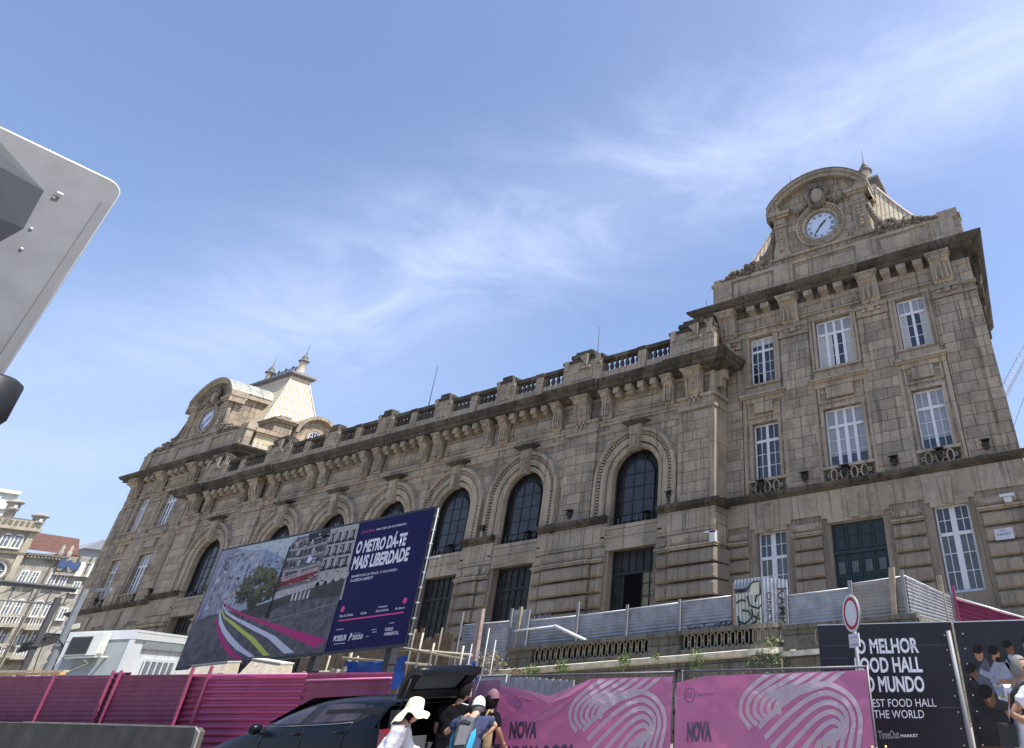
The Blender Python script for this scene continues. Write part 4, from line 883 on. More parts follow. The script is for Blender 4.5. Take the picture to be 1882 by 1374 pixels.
def cpost(x,z0,z1,y=20.42,r=.045,mt=POST,par=CFN,tilt=0):
    m=MB().mat(mt); m.obox((x+tilt/2,y,(z0+z1)/2),(1,0,0),(0,1,0),(tilt,0,z1-z0),r,r*.7,(z1-z0)/2); lp(m.build('post',par),par)
cpanel(-22.75,-20.2,4.02,3.98,2.0); 
m=MB().mat(ZND); corr(m,(-20.25,20.5),(-19.4,20.45),2.0,4.35,2.0,4.3,vertical=True,pitch=.14); lp(m.build('fence_panel',CFN),CFN)
cpanel(-19.5,-17.1,3.92,3.9,2.1); cpanel(-17.1,-14.9,3.9,3.92,2.1); cpanel(-14.9,-12.75,3.93,3.95,2.1); cpanel(-12.75,-10.75,3.97,3.98,2.1)
for x,z in ((-19.42,4.3),(-17.1,4.35),(-14.92,4.07),(-12.77,4.05),(-20.28,4.4)): cpost(x,2.0,z)
cpost(-22.85,2.0,4.5,r=.04); cpost(-19.85,2.0,4.42,r=.06,mt=WOOD); cpost(-21.65,2.1,4.5,r=.11,mt=mat('reddish_stained_plank',(.33,.24,.21),rough=.8,var=.3,scale=6),y=20.3,tilt=-.1)
cpost(-10.72,2.0,4.35,r=.04,mt=mat('rusty_post',(.2,.12,.08),rough=.9,var=.3))
m=MB().mat(ZND); corr(m,(-10.62,20.35),(-9.58,20.3),2.9,4.42,2.9,4.42,vertical=True,pitch=.125,amp=.022); gp1=lp(m.build('fence_panel',CFN),CFN); gp1['label']='upright pale sheet covered in black and cream graffiti'
m=MB().mat(ZN); corr(m,(-9.55,20.3),(-8.85,20.75),2.9,4.42,2.9,4.3,vertical=True,pitch=.125,amp=.022); lp(m.build('fence_panel',CFN),CFN)
CRM=mat('cream_spray_paint',(.62,.64,.48),rough=.6,var=.08); INK=mat('black_spray_paint',(.015,.015,.02),rough=.6)
m=MB().mat(CRM); corr(m,(-10.55,20.325),(-9.62,20.275),2.95,4.0,2.95,4.0,vertical=True,pitch=.125,amp=.022); m.prism([(-10.0,3.9),(-9.65,3.9),(-9.62,4.3),(-9.95,4.32)],20.26,20.265); lp(m.build('spray_fill',CFN),CFN)
m=MB().mat(INK); y=20.24
for pts in ([(-10.55,4.12),(-10.3,4.1),(-10.05,4.12),(-9.9,4.28),(-9.65,4.3)],[(-10.55,4.05),(-10.1,4.05)],[(-10.5,3.72),(-10.3,3.8),(-10.15,3.75)],[(-10.1,3.9),(-10.0,3.6),(-9.7,3.5),(-9.6,3.6)],[(-10.3,3.5),(-10.05,3.45),(-9.95,3.25),(-10.2,3.1),(-10.45,3.2)],[(-9.62,4.3),(-9.62,3.9),(-9.75,3.88),(-9.8,3.7)],[(-10.45,3.35),(-10.4,3.1),(-10.15,3.0),(-9.8,3.15),(-9.7,3.4)],[(-9.95,3.5),(-9.9,3.3),(-9.65,3.2)]):
    m.tube([(a,y,b) for a,b in pts],.026,4)
lp(m.build('graffiti',CFN),CFN)
# KAMP tag sprayed sideways
def sideways(px,pz,ox=-9.12,oz=4.05,yy=20.5): return (ox+pz, yy+pz*.6, oz-px)
def sw2(px,pz): return sideways(px,pz,-9.42,3.95,20.3)
for b_,w_,h_,fn in (('KAMP',1.02,.26,sideways),('ONKS',.85,.13,sw2)):
    o=text_mesh(b_,w_,h_,0,0,0,INK,'graffiti',CFN,bold=.01,rotfn=fn); lp(o,CFN)
scribble_o=scribble(-12.5,2.98,1.7,.28,20.4,5,INK,9,.016,None); scribble_o.parent=CFN; lp(scribble_o,CFN)
cpanel(-8.85,-6.6,3.8,3.82,2.95); m=MB().mat(ZND); 
cpanel(-6.6,-4.85,3.93,3.98,2.95,mt=ZNB); cpost(-8.8,2.9,3.95); cpost(-6.62,2.9,4.02,r=.06); cpost(-4.95,2.9,4.15,r=.05)
cpost(-5.35,2.85,4.25,y=20.38,r=.085,mt=WOOD,tilt=.12)
m=MB().mat(ZN); corr(m,(-4.88,20.5),(-4.85,27.2),2.95,3.98,2.9,3.86); m.mat(WTOP); m.tube([(-4.88,20.5,3.98),(-4.85,27.2,3.86)],.025,5); lp(m.build('fence_panel',CFN),CFN)
m=MB().mat(POST); m.box(-4.98,-4.9,27.15,27.25,2,4.05); m.tube([(-4.95,20.55,2.93),(-4.9,27.2,2.88)],.03,5); lp(m.build('post',CFN),CFN)
m=MB().mat(WOOD); m.box(-4.98,-4.8,25.8,25.9,2,4.5); lp(m.build('post',CFN),CFN)
MAR=mat('magenta_site_sheet',(.19,.018,.062),rough=.5,scale=1.7,spec=.35,col2=(.24,.04,.095)); MARD=mat('magenta_post',(.30,.05,.12),rough=.45,var=.15)
MF=thing('magenta_ramp_fence','bright magenta corrugated fence sloping down below the large right window','fence',loc=(-4,28.5,2))
m=MB().mat(MAR); corr(m,(-4.78,27.9),(-2.35,28.6),2.0,3.85,1.4,2.95,pitch=.16,amp=.03); lp(m.build('fence_panel',MF),MF)
m=MB().mat(WTOP); m.tube([(-4.78,27.85,3.87),(-2.35,28.55,2.97)],.035,6); lp(m.build('top_edge_line',MF),MF)
m=MB().mat(MARD); m.box(-4.84,-4.74,27.8,27.9,1.5,4.3); lp(m.build('post',MF),MF)
# loose tubes on the balustrade
t=thing('scaffold_tube','white tube lying level across the corrugated fence left end','tube','loose white tubes',(-19,20.3,3.6)); m=MB().mat(mat('white_plastic_tube',(.62,.62,.64),rough=.5)); m.tube([(-19.9,20.3,3.6),(-17.9,20.25,3.62)],.035,7); lp(m.build('tube',t),t)
t=thing('scaffold_tube','white tube leaning down onto the balustrade rail','tube','loose white tubes',(-17,20.2,3.3)); m=MB().mat(MATS['white_plastic_tube']); m.tube([(-17.9,20.2,3.62),(-16.35,20.1,3.05)],.055,7); lp(m.build('tube',t),t)
# ---------------------------------------------------------------- things between fence and billboard
t=thing('timber_fence','old brown vertical board fence behind the billboard legs','fence',loc=(-26,20,1))
WD=mat('old_brown_boards',(.15,.105,.065),rough=.9,var=.4,scale=4,bump=.3); rnd=random.Random(3)
m=MB().mat(WD)
k=-31.5
while k<-22.75:
    h=3.95+rnd.uniform(-.12,.12)-(0.25 if k>-24.5 else 0); m.box(k,k+.19,20.0+rnd.uniform(0,.03),20.06,1.2,h); k+=.21
lp(m.build('boards',t),t)
m=MB().mat(mat('pale_rusty_pole',(.15,.13,.10),rough=.7,var=.3)); 
for x,z in ((-30.2,3.9),(-28.2,3.9),(-24.7,4.0),(-23.2,3.95)): m.tube([(x,19.85,1.2),(x+.03,19.85,z)],.035,6)
lp(m.build('pole',t),t)
t=thing('safety_railing','cream scaffold tube railing in front of the timber fence','railing',loc=(-19,15,1.5))
CP=mat('cream_scaffold_tube',(.40,.37,.29),rough=.6,var=.25,scale=4); m=MB().mat(CP)
for a,b in (((-20.4,15,3.08),(-16.25,15.1,2.6)),((-19.2,15,2.98),(-16.5,15.1,2.53)),((-21.6,15,2.85),(-17.8,15.1,2.44)),((-23.3,15,2.55),(-22,15,2.5)),((-23.5,15.1,3.0),(-21.4,15.1,3.05))): m.tube([a,b],.035,6)
for x,z0,z1 in ((-21.3,1.8,3.1),(-20.98,1.8,2.86),(-18.35,1.7,3.3),(-17.8,1.7,3.0),(-16.6,1.6,2.85),(-22.3,1.8,2.95)): m.tube([(x,15.05,z0),(x+.02,15.05,z1)],.03,6)
lp(m.build('tubes',t),t)
BLUE=mat('blue_tarpaulin',(.02,.13,.62),rough=.45,var=.2,scale=2.5,bump=.3)
def tarp(label,x0,x1,y,z0,z1,mt,name='tarpaulin',seed=1,sag=.1):
    m=MB().mat(mt); n=14;k=6
    vs=[(x0+(x1-x0)*i/n, y+.12*mnoise.noise(Vector((i*.7,j*.9,seed)))+.25*j/k*-.3, z0+(z1-z0)*j/k-sag*math.sin(math.pi*i/n)*(j/k)+.05*mnoise.noise(Vector((i*.5,seed,j)))) for j in range(k+1) for i in range(n+1)]
    m.raw(vs,[(j*(n+1)+i,j*(n+1)+i+1,(j+1)*(n+1)+i+1,(j+1)*(n+1)+i) for j in range(k) for i in range(n)],True)
    # thickness
    m.raw([(a,b+.03,c) for a,b,c in vs],[(j*(n+1)+i,(j+1)*(n+1)+i,(j+1)*(n+1)+i+1,j*(n+1)+i+1) for j in range(k) for i in range(n)],True)
    return tag(m.build(name),label,'tarpaulin')
tarp('bright blue tarpaulin hanging between the billboard legs and the railing',-20.7,-18.2,14.6,1.9,2.72,BLUE)
tarp('small blue tarpaulin scrap at the right of the raised car tailgate',-14.6,-13.3,12.6,1.9,2.3,BLUE,seed=4)
tarp('crumpled white sheet at the left end of the blue tarpaulin',-21.2,-20.5,14.5,1.8,2.6,mat('white_sheet',(.66,.66,.66),rough=.7),seed=7)
tarp('white cloth bundle hanging just right of the raised tailgate',-12.95,-12.45,11.6,1.75,2.2,MATS['white_sheet'],seed=9)
t=thing('rebar_rods','thin grey steel rods standing upright beside the corrugated fence','rods',loc=(-12.3,12,1)); m=MB().mat(mat('grey_rod',(.33,.35,.36),rough=.6,metal=.3))
for x,z in ((-13.0,2.62),(-12.55,2.9),(-12.3,2.65),(-12.75,2.45)): m.tube([(x,12,1.0),(x+.03,12,z)],.016,5)
lp(m.build('rods',t),t)
# beige rough concrete road barriers behind the magenta fence
BC=mat('rough_beige_concrete',(.46,.40,.30),rough=.95,var=.22,scale=8,bump=.9)
for lab,x0,x1,zt0,zt1 in (('rough beige concrete block left of the first billboard leg',-22.7,-21.0,2.72,2.72),('rough beige concrete block right of the first billboard leg, sloping top',-20.1,-18.75,2.72,2.55)):
    m=MB().mat(BC); m.raw([(x0,11.1,.5),(x1,11.1,.5),(x1,12,.5),(x0,12,.5),(x0+.02,11.1,2.1),(x1-.02,11.1,2.0),(x0+.06,11.5,zt0),(x1-.06,11.5,zt1),(x1-.06,11.8,zt1),(x0+.06,11.8,zt0)],[(0,1,5,4),(4,5,7,6),(6,7,8,9),(3,0,4,6,9),(1,2,8,7,5),(2,3,9,8)]); m.mat(mat('pale_block_top',(.5,.48,.42),rough=.9)); m.prism([(x0+.05,zt0),(x1-.05,zt1),(x1-.05,zt1+.035),(x0+.05,zt0+.035)],11.48,11.82)
    tag(m.build('concrete_block'),lab,'concrete block','concrete blocks behind the magenta fence')
# grey board wall right of the people
t=thing('board_wall','grey weathered boards sloping down behind the pink banner','board wall',loc=(-10,11,.5))
m=MB().mat(mat('grey_weathered_boards',(.36,.36,.34),rough=.85,var=.25,scale=5))
for k in range(14):
    x=-11.45+k*.165; m.box(x,x+.155,11,11.03,.3,1.97-.016*k)
lp(m.build('boards',t),t)
# ---------------------------------------------------------------- magenta street fence and concrete kerb wall
FY=10.0
SF=thing('magenta_fence','magenta corrugated site fence running behind the dark car','fence',loc=(-20,FY,1))
def ftop(x): return 2.10+(-12.8-x)*.0455
def fpanel(a,c,mt=MAR,pitch=.118,amp=.02,z0=0.2,dz=0,name='fence_panel',dy=0):
    m=MB().mat(mt); corr(m,(a,FY+dy),(c,FY+dy),z0,ftop(a)+dz,z0,ftop(c)+dz,pitch=pitch,amp=amp,nrm=Vector((0,-1,0)))
    lp(m.build(name,SF),SF)
MARL=mat('magenta_sheet_new',(.29,.02,.095),rough=.36,spec=.5,scale=2.2,col2=(.35,.04,.13))
MARO=mat('magenta_sheet_dull',(.17,.03,.07),rough=.65,spec=.25,scale=2.1,col2=(.21,.055,.10))
for a,c,mt,p_,am in ((-38,-33,MARO,.1,.006),(-33,-29.2,MARO,.1,.006),(-29.2,-25.83,MARO,.1,.006),(-25.83,-22.95,MARO,.1,.006),(-22.6,-19.5,MARO,.1,.008),(-18.75,-15.35,MARL,.128,.03),(-15.35,-12.75,MAR,.16,.012)):
    fpanel(a,c,mt,p_,am)
m=MB().mat(MAR)
for a,c,dz in ((-23.05,-22.5,.06),(-19.6,-18.65,0)):
    mm=MB().mat(MAR); corr(mm,(a,FY+.05),(c,FY+.05),.2,ftop(a)+dz,.2,ftop(c)+dz,pitch=.118,amp=.02,nrm=Vector((0,-1,0))); lp(mm.build('fence_panel',SF),SF)
    mm=MB().mat(MAR); mm.box(a-.1,c+.1,FY+.09,FY+.1,.2,ftop(a)+dz-.03); lp(mm.build('fence_panel',SF),SF)
for x,w_,dz in ((-25.82,.04,.02),(-22.95,.03,.1),(-22.58,.055,.1),(-19.5,.06,.14),(-18.78,.06,.16)):
    m=MB().mat(MARD); m.box(x-w_/2,x+w_/2,FY-.07,FY-.02,.2,ftop(x)+dz); lp(m.build('post',SF),SF)
m=MB().mat(mat('painted_pink_highlight',(.62,.2,.38),rough=.4)); m.tube([(-18.7,FY-.03,ftop(-18.7)-.02),(-15.35,FY-.03,ftop(-15.35)-.02)],.022,6); m.tube([(-15.3,FY-.03,ftop(-15.3)-.13),(-12.75,FY-.03,ftop(-12.75)-.1)],.018,6); lp(m.build('top_edge_line',SF),SF)  # bright pink lines paint highlight streaks along the sheet tops
t=thing('timber_rail','yellow and orange timber lying along the top of the left fence','timber',loc=(-29,10.1,2.8)); m=MB().mat(mat('orange_timber',(.55,.33,.12),rough=.7,var=.4,scale=4)); 
m.obox((-29.2,10.1,ftop(-29.2)+.05),(1,0,-.0455),(0,1,0),(0,0,1),3.4,.06,.03); m.mat(mat('pale_timber',(.5,.44,.3),rough=.8,var=.3)); m.obox((-29.2,10.15,ftop(-29.2)+.12),(1,0,-.05),(0,1,0),(0,0,1),3.4,.06,.025); lp(m.build('planks',t),t)
CW=MB().mat(mat('stained_concrete_kerb_wall',(.095,.09,.078),rough=.95,var=.45,scale=1.6,bump=.7,col2=(.045,.044,.038)))
CW.prism([(-34,.2),(-17.15,.0),(-17.2,1.30),(-17.35,1.37),(-24.6,1.66),(-34,2.06)],9.3,9.42); 
CW.mat(mat('pale_chipped_edge',(.24,.225,.195),rough=.9,var=.3)); CW.prism([(-17.35,1.375),(-24.6,1.665),(-24.6,1.69),(-17.35,1.4)],9.29,9.32); CW.prism([(-17.15,.3),(-17.12,.3),(-17.18,1.30),(-17.36,1.38),(-17.3,1.3)],9.29,9.32)
tag(CW.build('kerb_wall'),'stained grey concrete wall in front of the magenta fence','wall')
# ---------------------------------------------------------------- billboard
BX0,BX1,BZ0,BZ1,BY=-26.36,-16.44,2.87,6.26,13.0
BB=thing('billboard','large landscape billboard with city street picture and navy text panel','billboard',loc=((BX0+BX1)/2,BY,BZ0))
m=MB().mat(mat('billboard_black_frame',(.015,.016,.02),rough=.5)); m.box(BX0-.07,BX1+.05,BY,BY+.16,BZ0-.07,BZ0+.0); m.box(BX0-.07,BX1+.05,BY,BY+.16,BZ1,BZ1+.06); m.box(BX0-.07,BX0,BY,BY+.16,BZ0,BZ1); m.box(BX1,BX1+.05,BY,BY+.16,BZ0,BZ1); m.box(BX0,BX1,BY+.02,BY+.14,BZ0,BZ1)
lp(m.build('frame',BB),BB)
m=MB().mat(MATS['grey_rod']); 
for k in range(9): m.tube([(BX1+.09,BY,BZ0+.2+k*.37),(BX1+.09,BY+.1,BZ0+.2+k*.37)],.025,5)
m.tube([(BX1+.09,BY+.05,BZ0-.1),(BX1+.09,BY+.05,BZ1)],.02,5)
m.tube([(BX1,BY+.1,4.9),(BX1+.5,BY+.1,4.93)],.02,5); lp(m.build('edge_lacing',BB),BB)
m=MB().mat(mat('billboard_leg',(.03,.032,.035),rough=.6)); 
for x in (-23.26,-20.18,-17.18): 
    m=MB().mat(MATS['billboard_leg']); m.box(x-.11,x+.11,BY+.16,BY+.36,.2,BZ1-.3); m.box(x-.13,x+.13,BY+.14,BY+.38,2.45,2.5); lp(m.build('leg',BB),BB)
BW,BH=BX1-BX0,BZ1-BZ0
pm={}
def pc(name,col,rough=.55,var=None,scale=9):
    if var is None: var=.05 if 'ink' in name or name=='navy' or 'stripe' in name else .35
    return mat('print_'+name,col,rough=rough,var=var,scale=scale,spec=.12)
def bp(pts,mt,L,mb=None):
    mm=mb or PB; mm.mat(mt); yy=BY+.0-.002-.0012*L; mm.quadf([(BX0+BW*a,yy,BZ0+BH*b) for a,b in pts])
PB=MB(); NAVY=pc('navy',(.010,.009,.065)); 
bp([(0,0),(1,0),(1,1),(0,1)],NAVY,0)
bp([(.0,.35),(.685,.35),(.681,1),(0,1)],pc('sky',(.36,.42,.45)),1)
bp([(0,.3),(.20,.42),(.2,.92),(.08,1.0),(0,1.0)],pc('far_haze_blocks',(.22,.225,.29),var=.35,scale=3),2)
bp([(.1,.40),(.25,.42),(.25,.93),(.16,.955),(.1,.985)],pc('far_building_pale',(.27,.29,.36),var=.25,scale=4),3)
bp([(.25,.42),(.375,.5),(.375,.80),(.32,.86),(.25,.93)],pc('far_building_blue',(.20,.25,.36),var=.3,scale=5),4)
for i in range(9):
    for j in range(6):
        x=.035+i*.037; z=.46+j*.078
        if z< .95-(x*.5) and x<.36: bp([(x,z),(x+.015,z+.008),(x+.015,z+.048),(x,z+.04)],pc('far_windows' if (i+j)%3 else 'far_windows_light',(.13,.14,.20) if (i+j)%3 else (.38,.39,.44)),5)
for i in range(7): bp([(.03+i*.048,.44+.01*i),(.036+i*.048,.44+.01*i),(.036+i*.048,.9-.02*i),(.03+i*.048,.9-.02*i)],pc('far_edges',(.36,.37,.47)),6)
bp([(.55,.38),(.70,.38),(.685,.99),(.53,1.0)],pc('stone_right',(.33,.31,.30),var=.2,scale=5),5)
bp([(.36,.50),(.56,.56),(.56,.90),(.53,.975),(.40,.985),(.375,.92)],pc('round_building',(.13,.125,.135),var=.4,scale=6),6)
for z in (.62,.70,.80,.88,.94): bp([(.375,z-.012),(.46,z-.02),(.555,z),(.555,z+.014),(.46,z-.004),(.375,z+.006)],pc('cornice_pale',(.29,.28,.28)),7)
for j,z in enumerate((.64,.73,.82,.9)):
    for i in range(9): x=.385+i*.0185; bp([(x,z-.008),(x+.009,z-.008),(x+.009,z+.038),(x,z+.038)],pc('dark_windows' if (i+j)%4 else 'lit_window',(.035,.04,.055) if (i+j)%4 else (.36,.37,.4)),8)
bp([(.48,.74),(.50,.73),(.51,.77),(.49,.79)],pc('pale_sign',(.55,.6,.75)),9)
bp([(.47,.92),(.56,.93),(.553,1.0),(.45,.995)],pc('dark_building_corner',(.03,.035,.045)),7)
for j,z in enumerate((.66,.77,.88)):
    for i in range(4):
        x=.567+i*.031; bp([(x,z),(x+.016,z+.004),(x+.015,z+.075),(x,z+.07)],pc('dark_windows',(.035,.04,.055)),8); bp([(x+.003,z+.01),(x+.007,z+.01),(x+.007,z+.06),(x+.003,z+.06)],pc('lit_window',(.36,.37,.4)),9); bp([(x-.005,z-.02),(x+.022,z-.018),(x+.022,z+.0),(x-.005,z)],pc('balcony_black',(.02,.02,.025)),9)
for i in range(4): x=.56+i*.034; bp([(x,.41),(x+.02,.415),(x+.02,.53),(x+.01,.56),(x,.53)],pc('dark_windows',(.035,.04,.055)),8); bp([(x+.021,.41),(x+.028,.41),(x+.028,.57),(x+.021,.57)],pc('pillar',(.42,.4,.38)),9)
bp([(.36,.48),(.7,.56),(.7,.60),(.36,.52)],pc('band_light',(.36,.34,.33)),8)
bp([(.38,.56),(.55,.60),(.55,.655),(.38,.60)],pc('red_bus',(.17,.03,.04)),9)
for k in range(4): bp([(.375,.60+.012*k),(.555,.655+.008*k),(.555,.658+.008*k),(.375,.603+.012*k)],pc('light_trail',(.72,.52,.50)),10+k%2)
bp([(.0,.0),(.69,.0),(.69,.43),(.46,.42),(.30,.34),(.18,.42),(.06,.41),(0,.36)],pc('wet_asphalt',(.10,.10,.113),var=.45,scale=4),10)
bp([(.2,.40),(.3,.43),(.47,.49),(.69,.545),(.69,.41),(.463,.42),(.34,.33),(.21,.38)],pc('dark_wall',(.055,.055,.055),var=.35,scale=6),11)
for i in range(5): x=.465+i*.018; bp([(x,.425),(x+.009,.427),(x+.009,.50),(x,.495)],pc('pillar',(.42,.4,.38)),12)
for i in range(12): x=.03+i*.03; bp([(x,.0),(x+.004,.0),(x+.16-.004*i,.22),(x+.158-.004*i,.22)],pc('cobble_lines',(.06,.06,.075)),11)
bp([(.345,.27),(.69,.36),(.69,.366),(.345,.276)],pc('road_line',(.2,.2,.22)),11)
def band(pts0,pts1,mt,L):
    for k in range(len(pts0)-1): bp([pts0[k],pts0[k+1],pts1[k+1],pts1[k]],mt,L)
PK=pc('pink_stripe',(.38,.035,.16)); WS=pc('white_stripe',(.50,.52,.62)); YS=pc('lime_stripe',(.45,.48,.10))
band([(.128,.50),(.175,.448),(.25,.385),(.348,.313),(.5,.21),(.687,.088)],[(.127,.494),(.168,.437),(.24,.371),(.348,.287),(.494,.165),(.645,.035)],PK,12);
band([(.124,.49),(.165,.415),(.227,.354),(.33,.265),(.445,.165),(.56,.02)],[(.123,.48),(.157,.405),(.218,.34),(.314,.246),(.415,.155),(.515,.02)],WS,12)
band([(.127,.45),(.16,.38),(.22,.319),(.30,.225),(.351,.168),(.45,.02)],[(.126,.44),(.155,.37),(.21,.302),(.28,.215),(.33,.155),(.422,.02)],YS,13)
band([(.122,.44),(.15,.35),(.19,.27),(.25,.18),(.31,.1),(.384,.02)],[(.12,.42),(.14,.33),(.174,.25),(.22,.17),(.28,.09),(.357,.02)],WS,13)
band([(.118,.38),(.15,.29),(.2,.19),(.26,.09),(.33,.01)],[(.116,.36),(.145,.26),(.19,.16),(.24,.07),(.3,.01)],PK,12)
for k in range(3): band([(.13,.5+.008*k),(.14,.54+.008*k),(.17,.575+.008*k),(.23,.61+.006*k)],[(.13,.505+.008*k),(.142,.545+.008*k),(.17,.58+.008*k),(.23,.614+.006*k)],pc('light_trail',(.72,.52,.50)),13)
rnd=random.Random(12)
for k in range(150):
    x=rnd.uniform(.02,.36); z=rnd.uniform(.44,.95-.35*max(0,x-.1)); w=rnd.uniform(.004,.016); h=rnd.uniform(.008,.04); bp([(x,z),(x+w,z+.004),(x+w,z+h),(x,z+h-.004)],pc(['far_bit_dark','far_bit_pale','far_bit_mid'][k%3],[(.17,.175,.22),(.36,.37,.41),(.24,.25,.31)][k%3]),7)
for k in range(90):
    x=rnd.uniform(.375,.67); z=rnd.uniform(.55,.97); w=rnd.uniform(.003,.02); h=rnd.uniform(.004,.016); bp([(x,z),(x+w,z+.002),(x+w,z+h),(x,z+h)],pc(['near_bit_dark','near_bit_pale'][k%2],[(.05,.05,.06),(.38,.36,.35)][k%2]),9.5)
for k in range(60):
    x=rnd.uniform(.02,.6); z=rnd.uniform(.02,.36); w=rnd.uniform(.01,.06); bp([(x,z),(x+w,z+.006),(x+w,z+.010),(x,z+.003)],pc(['road_bit_dark','road_bit_pale'][k%2],[(.06,.06,.07),(.15,.15,.17)][k%2]),11.3)
for i in range(16): x=.02+i*.042; bp([(x,.36+.004*i),(x+.002,.36+.004*i),(x+.002,.44+.006*(i%4)),(x,.44)],pc('balcony_black',(.02,.02,.025)),12.5) if i%3==0 else None
lp(PB.build('printed_picture',BB),BB)
# tree in the print: overlapping leafy blobs
PB=MB(); rnd=random.Random(2)
CL=[(.283+.085*math.cos(i*2.4)*math.sqrt(rnd.random()),.60+.125*math.sin(i*2.4)*math.sqrt(rnd.random()),rnd.uniform(.018,.034)) for i in range(26)]
bp([(.278,.40),(.288,.40),(.286,.55),(.281,.55)],pc('balcony_black',(.02,.02,.025)),13.5)
for k in range(1700):
    cl=CL[k%26]; a=rnd.uniform(0,6.28); q=math.sqrt(rnd.random()); x=cl[0]+cl[2]*q*math.cos(a); z=cl[1]+cl[2]*2.4*q*math.sin(a); s=.005*rnd.uniform(.5,1.3)
    lit=(z-cl[1])*2.2+(z-.6)*.5+rnd.uniform(-.1,.1)>0
    bp([(x-s,z),(x-s*.3,z+s*2),(x+s,z+s*1.2),(x+s*.6,z-s*1.6)],pc('leaf_a' if lit else 'leaf_b',(.12,.12,.07) if lit else (.05,.052,.035),var=.3),14+.12*(k%30))
bp([(.373,.33),(.379,.33),(.379,.91),(.373,.91)],pc('balcony_black',(.02,.02,.025)),19); bp([(.368,.32),(.386,.32),(.38,.44),(.372,.44)],pc('balcony_black',(.02,.02,.025)),20)
lp(PB.build('printed_tree',BB),BB)
def bt(body,a0,a1,b0,b1,mt,bold=.0,L=3,shear=0): 
    o=text_mesh(body,BW*(a1-a0),BH*(b1-b0),BX0+BW*a0,BY-.004-.001*L,BZ0+BH*b0,mt,'lettering',BB,bold=bold,shear=shear); lp(o,BB); return o
PW=pc('white_ink',(.66,.68,.74)); PP=pc('pink_ink',(.6,.08,.22)); PG=pc('grey_ink',(.38,.38,.5))
bt('O METRO DÁ-TE',.703,.912,.733,.865,PW,.04); bt('MAIS LIBERDADE',.705,.937,.605,.715,PW,.04)
bt('LINHA ROSA.',.707,.765,.905,.923,PP,.01); bt('MAIS VIDA EM MOVIMENTO.',.770,.897,.905,.923,PW,.01)
bt('REABERTURA DA PRAÇA, 31 DE JANEIRO',.716,.903,.537,.56,PW,.01); bt('E ALMEIDA GARRETT.',.717,.812,.508,.53,PW,.01)
bt('Casa da Música',.711,.768,.244,.263,PW,.01); bt('Galiza',.798,.822,.244,.262,PW,.01); bt('Hospital',.865,.9,.272,.29,PW,.01); bt('Santo António',.859,.909,.246,.264,PW,.01); bt('São Bento',.934,.971,.246,.262,PW,.01)
bt('POSEUR',.713,.766,.068,.11,PW,.03); bt('P',.776,.786,.06,.115,PW,.05,shear=.3); bt('2020',.789,.832,.065,.1,PW,.02); bt('PORTUGAL',.792,.82,.105,.115,PG); bt('FUNDO',.914,.945,.1,.124,PW,.02); bt('AMBIENTAL',.914,.97,.068,.092,PW,.02)
PB=MB(); bp([(.713,.212),(.971,.214),(.971,.225),(.713,.223)],PP,3)
for a,b,c in ((.713,.15,.03),(.72,.046,.045),(.86,.118,.02),(.865,.1,.018),(.924,.15,.02),(.845,.075,.01)): bp([(a,b),(a+c,b),(a+c,b+.006),(a,b+.006)],PG,3)
for a in (.717,.965):
    for k in range(12):
        t0,t1=k*math.pi/6,(k+1)*math.pi/6; bp([(a,.304),(a+.008*math.cos(t0),.304+.024*math.sin(t0)),(a+.008*math.cos(t1),.304+.024*math.sin(t1))],PP,3)
def metro_logo(cx,cz,r,y,m,w=.12,fn=None,tilt=0):
    "ring with a wavy m inside"
    P=lambda x,z:(x,fn(x,z),z) if fn else (x,y,z)
    n=28
    for k in range(n):
        a,b=2*math.pi*k/n,2*math.pi*(k+1)/n; m.quadf([P(cx+r*math.cos(a),cz+r*math.sin(a)),P(cx+r*math.cos(b),cz+r*math.sin(b)),P(cx+r*(1-w)*math.cos(b),cz+r*(1-w)*math.sin(b)),P(cx+r*(1-w)*math.cos(a),cz+r*(1-w)*math.sin(a))])
    pts=[(-.5+1.0*k/24, .30*math.cos(k/24*math.pi*4-math.pi)) for k in range(25)]
    for (a,b),(c,d) in zip(pts[:-1],pts[1:]): m.quadf([P(cx+r*a,cz+r*(b-.1)),P(cx+r*c,cz+r*(d-.1)),P(cx+r*c,cz+r*(d+.1)),P(cx+r*a,cz+r*(b+.1))])
lp(PB.build('printed_marks',BB),BB); PB=MB()
PB.mat(pc('dark_ink',(.03,.04,.08))); metro_logo(BX0+BW*.066,BZ0+BH*.861,.19,BY-.012,PB)
lp(PB.build('printed_logo',BB),BB)
# ---------------------------------------------------------------- pink mesh banners on temporary fencing
BNK=mat('pink_banner_vinyl',(.50,.20,.35),rough=.55,var=.12,scale=2,bump=.15); BNL=mat('banner_grey_stripe',(.66,.58,.64),rough=.5,var=.08,scale=4); BND=mat('banner_ink',(.085,.06,.11),rough=.5); BNT=mat('painted_lit_fold',(.66,.30,.47),rough=.5,var=.15)  # fold pink is a lit copy of the vinyl colour
for mm_ in (BNK,BNL,BNT):
    bs=mm_.node_tree.nodes['Principled BSDF']; bs.inputs['Transmission Weight'].default_value=0
    # thin cloth lets some sun through
    tr=N(mm_.node_tree,'ShaderNodeBsdfTranslucent'); tr.inputs[0].default_value=(.55,.12,.3,1) if mm_ is not BNL else (.6,.5,.58,1); ms_=N(mm_.node_tree,'ShaderNodeMixShader'); ms_.inputs[0].default_value=.42
    o_=mm_.node_tree.nodes['Material Output']; mm_.node_tree.links.new(bs.outputs[0],ms_.inputs[1]); mm_.node_tree.links.new(tr.outputs[0],ms_.inputs[2]); mm_.node_tree.links.new(ms_.outputs[0],o_.inputs[0])
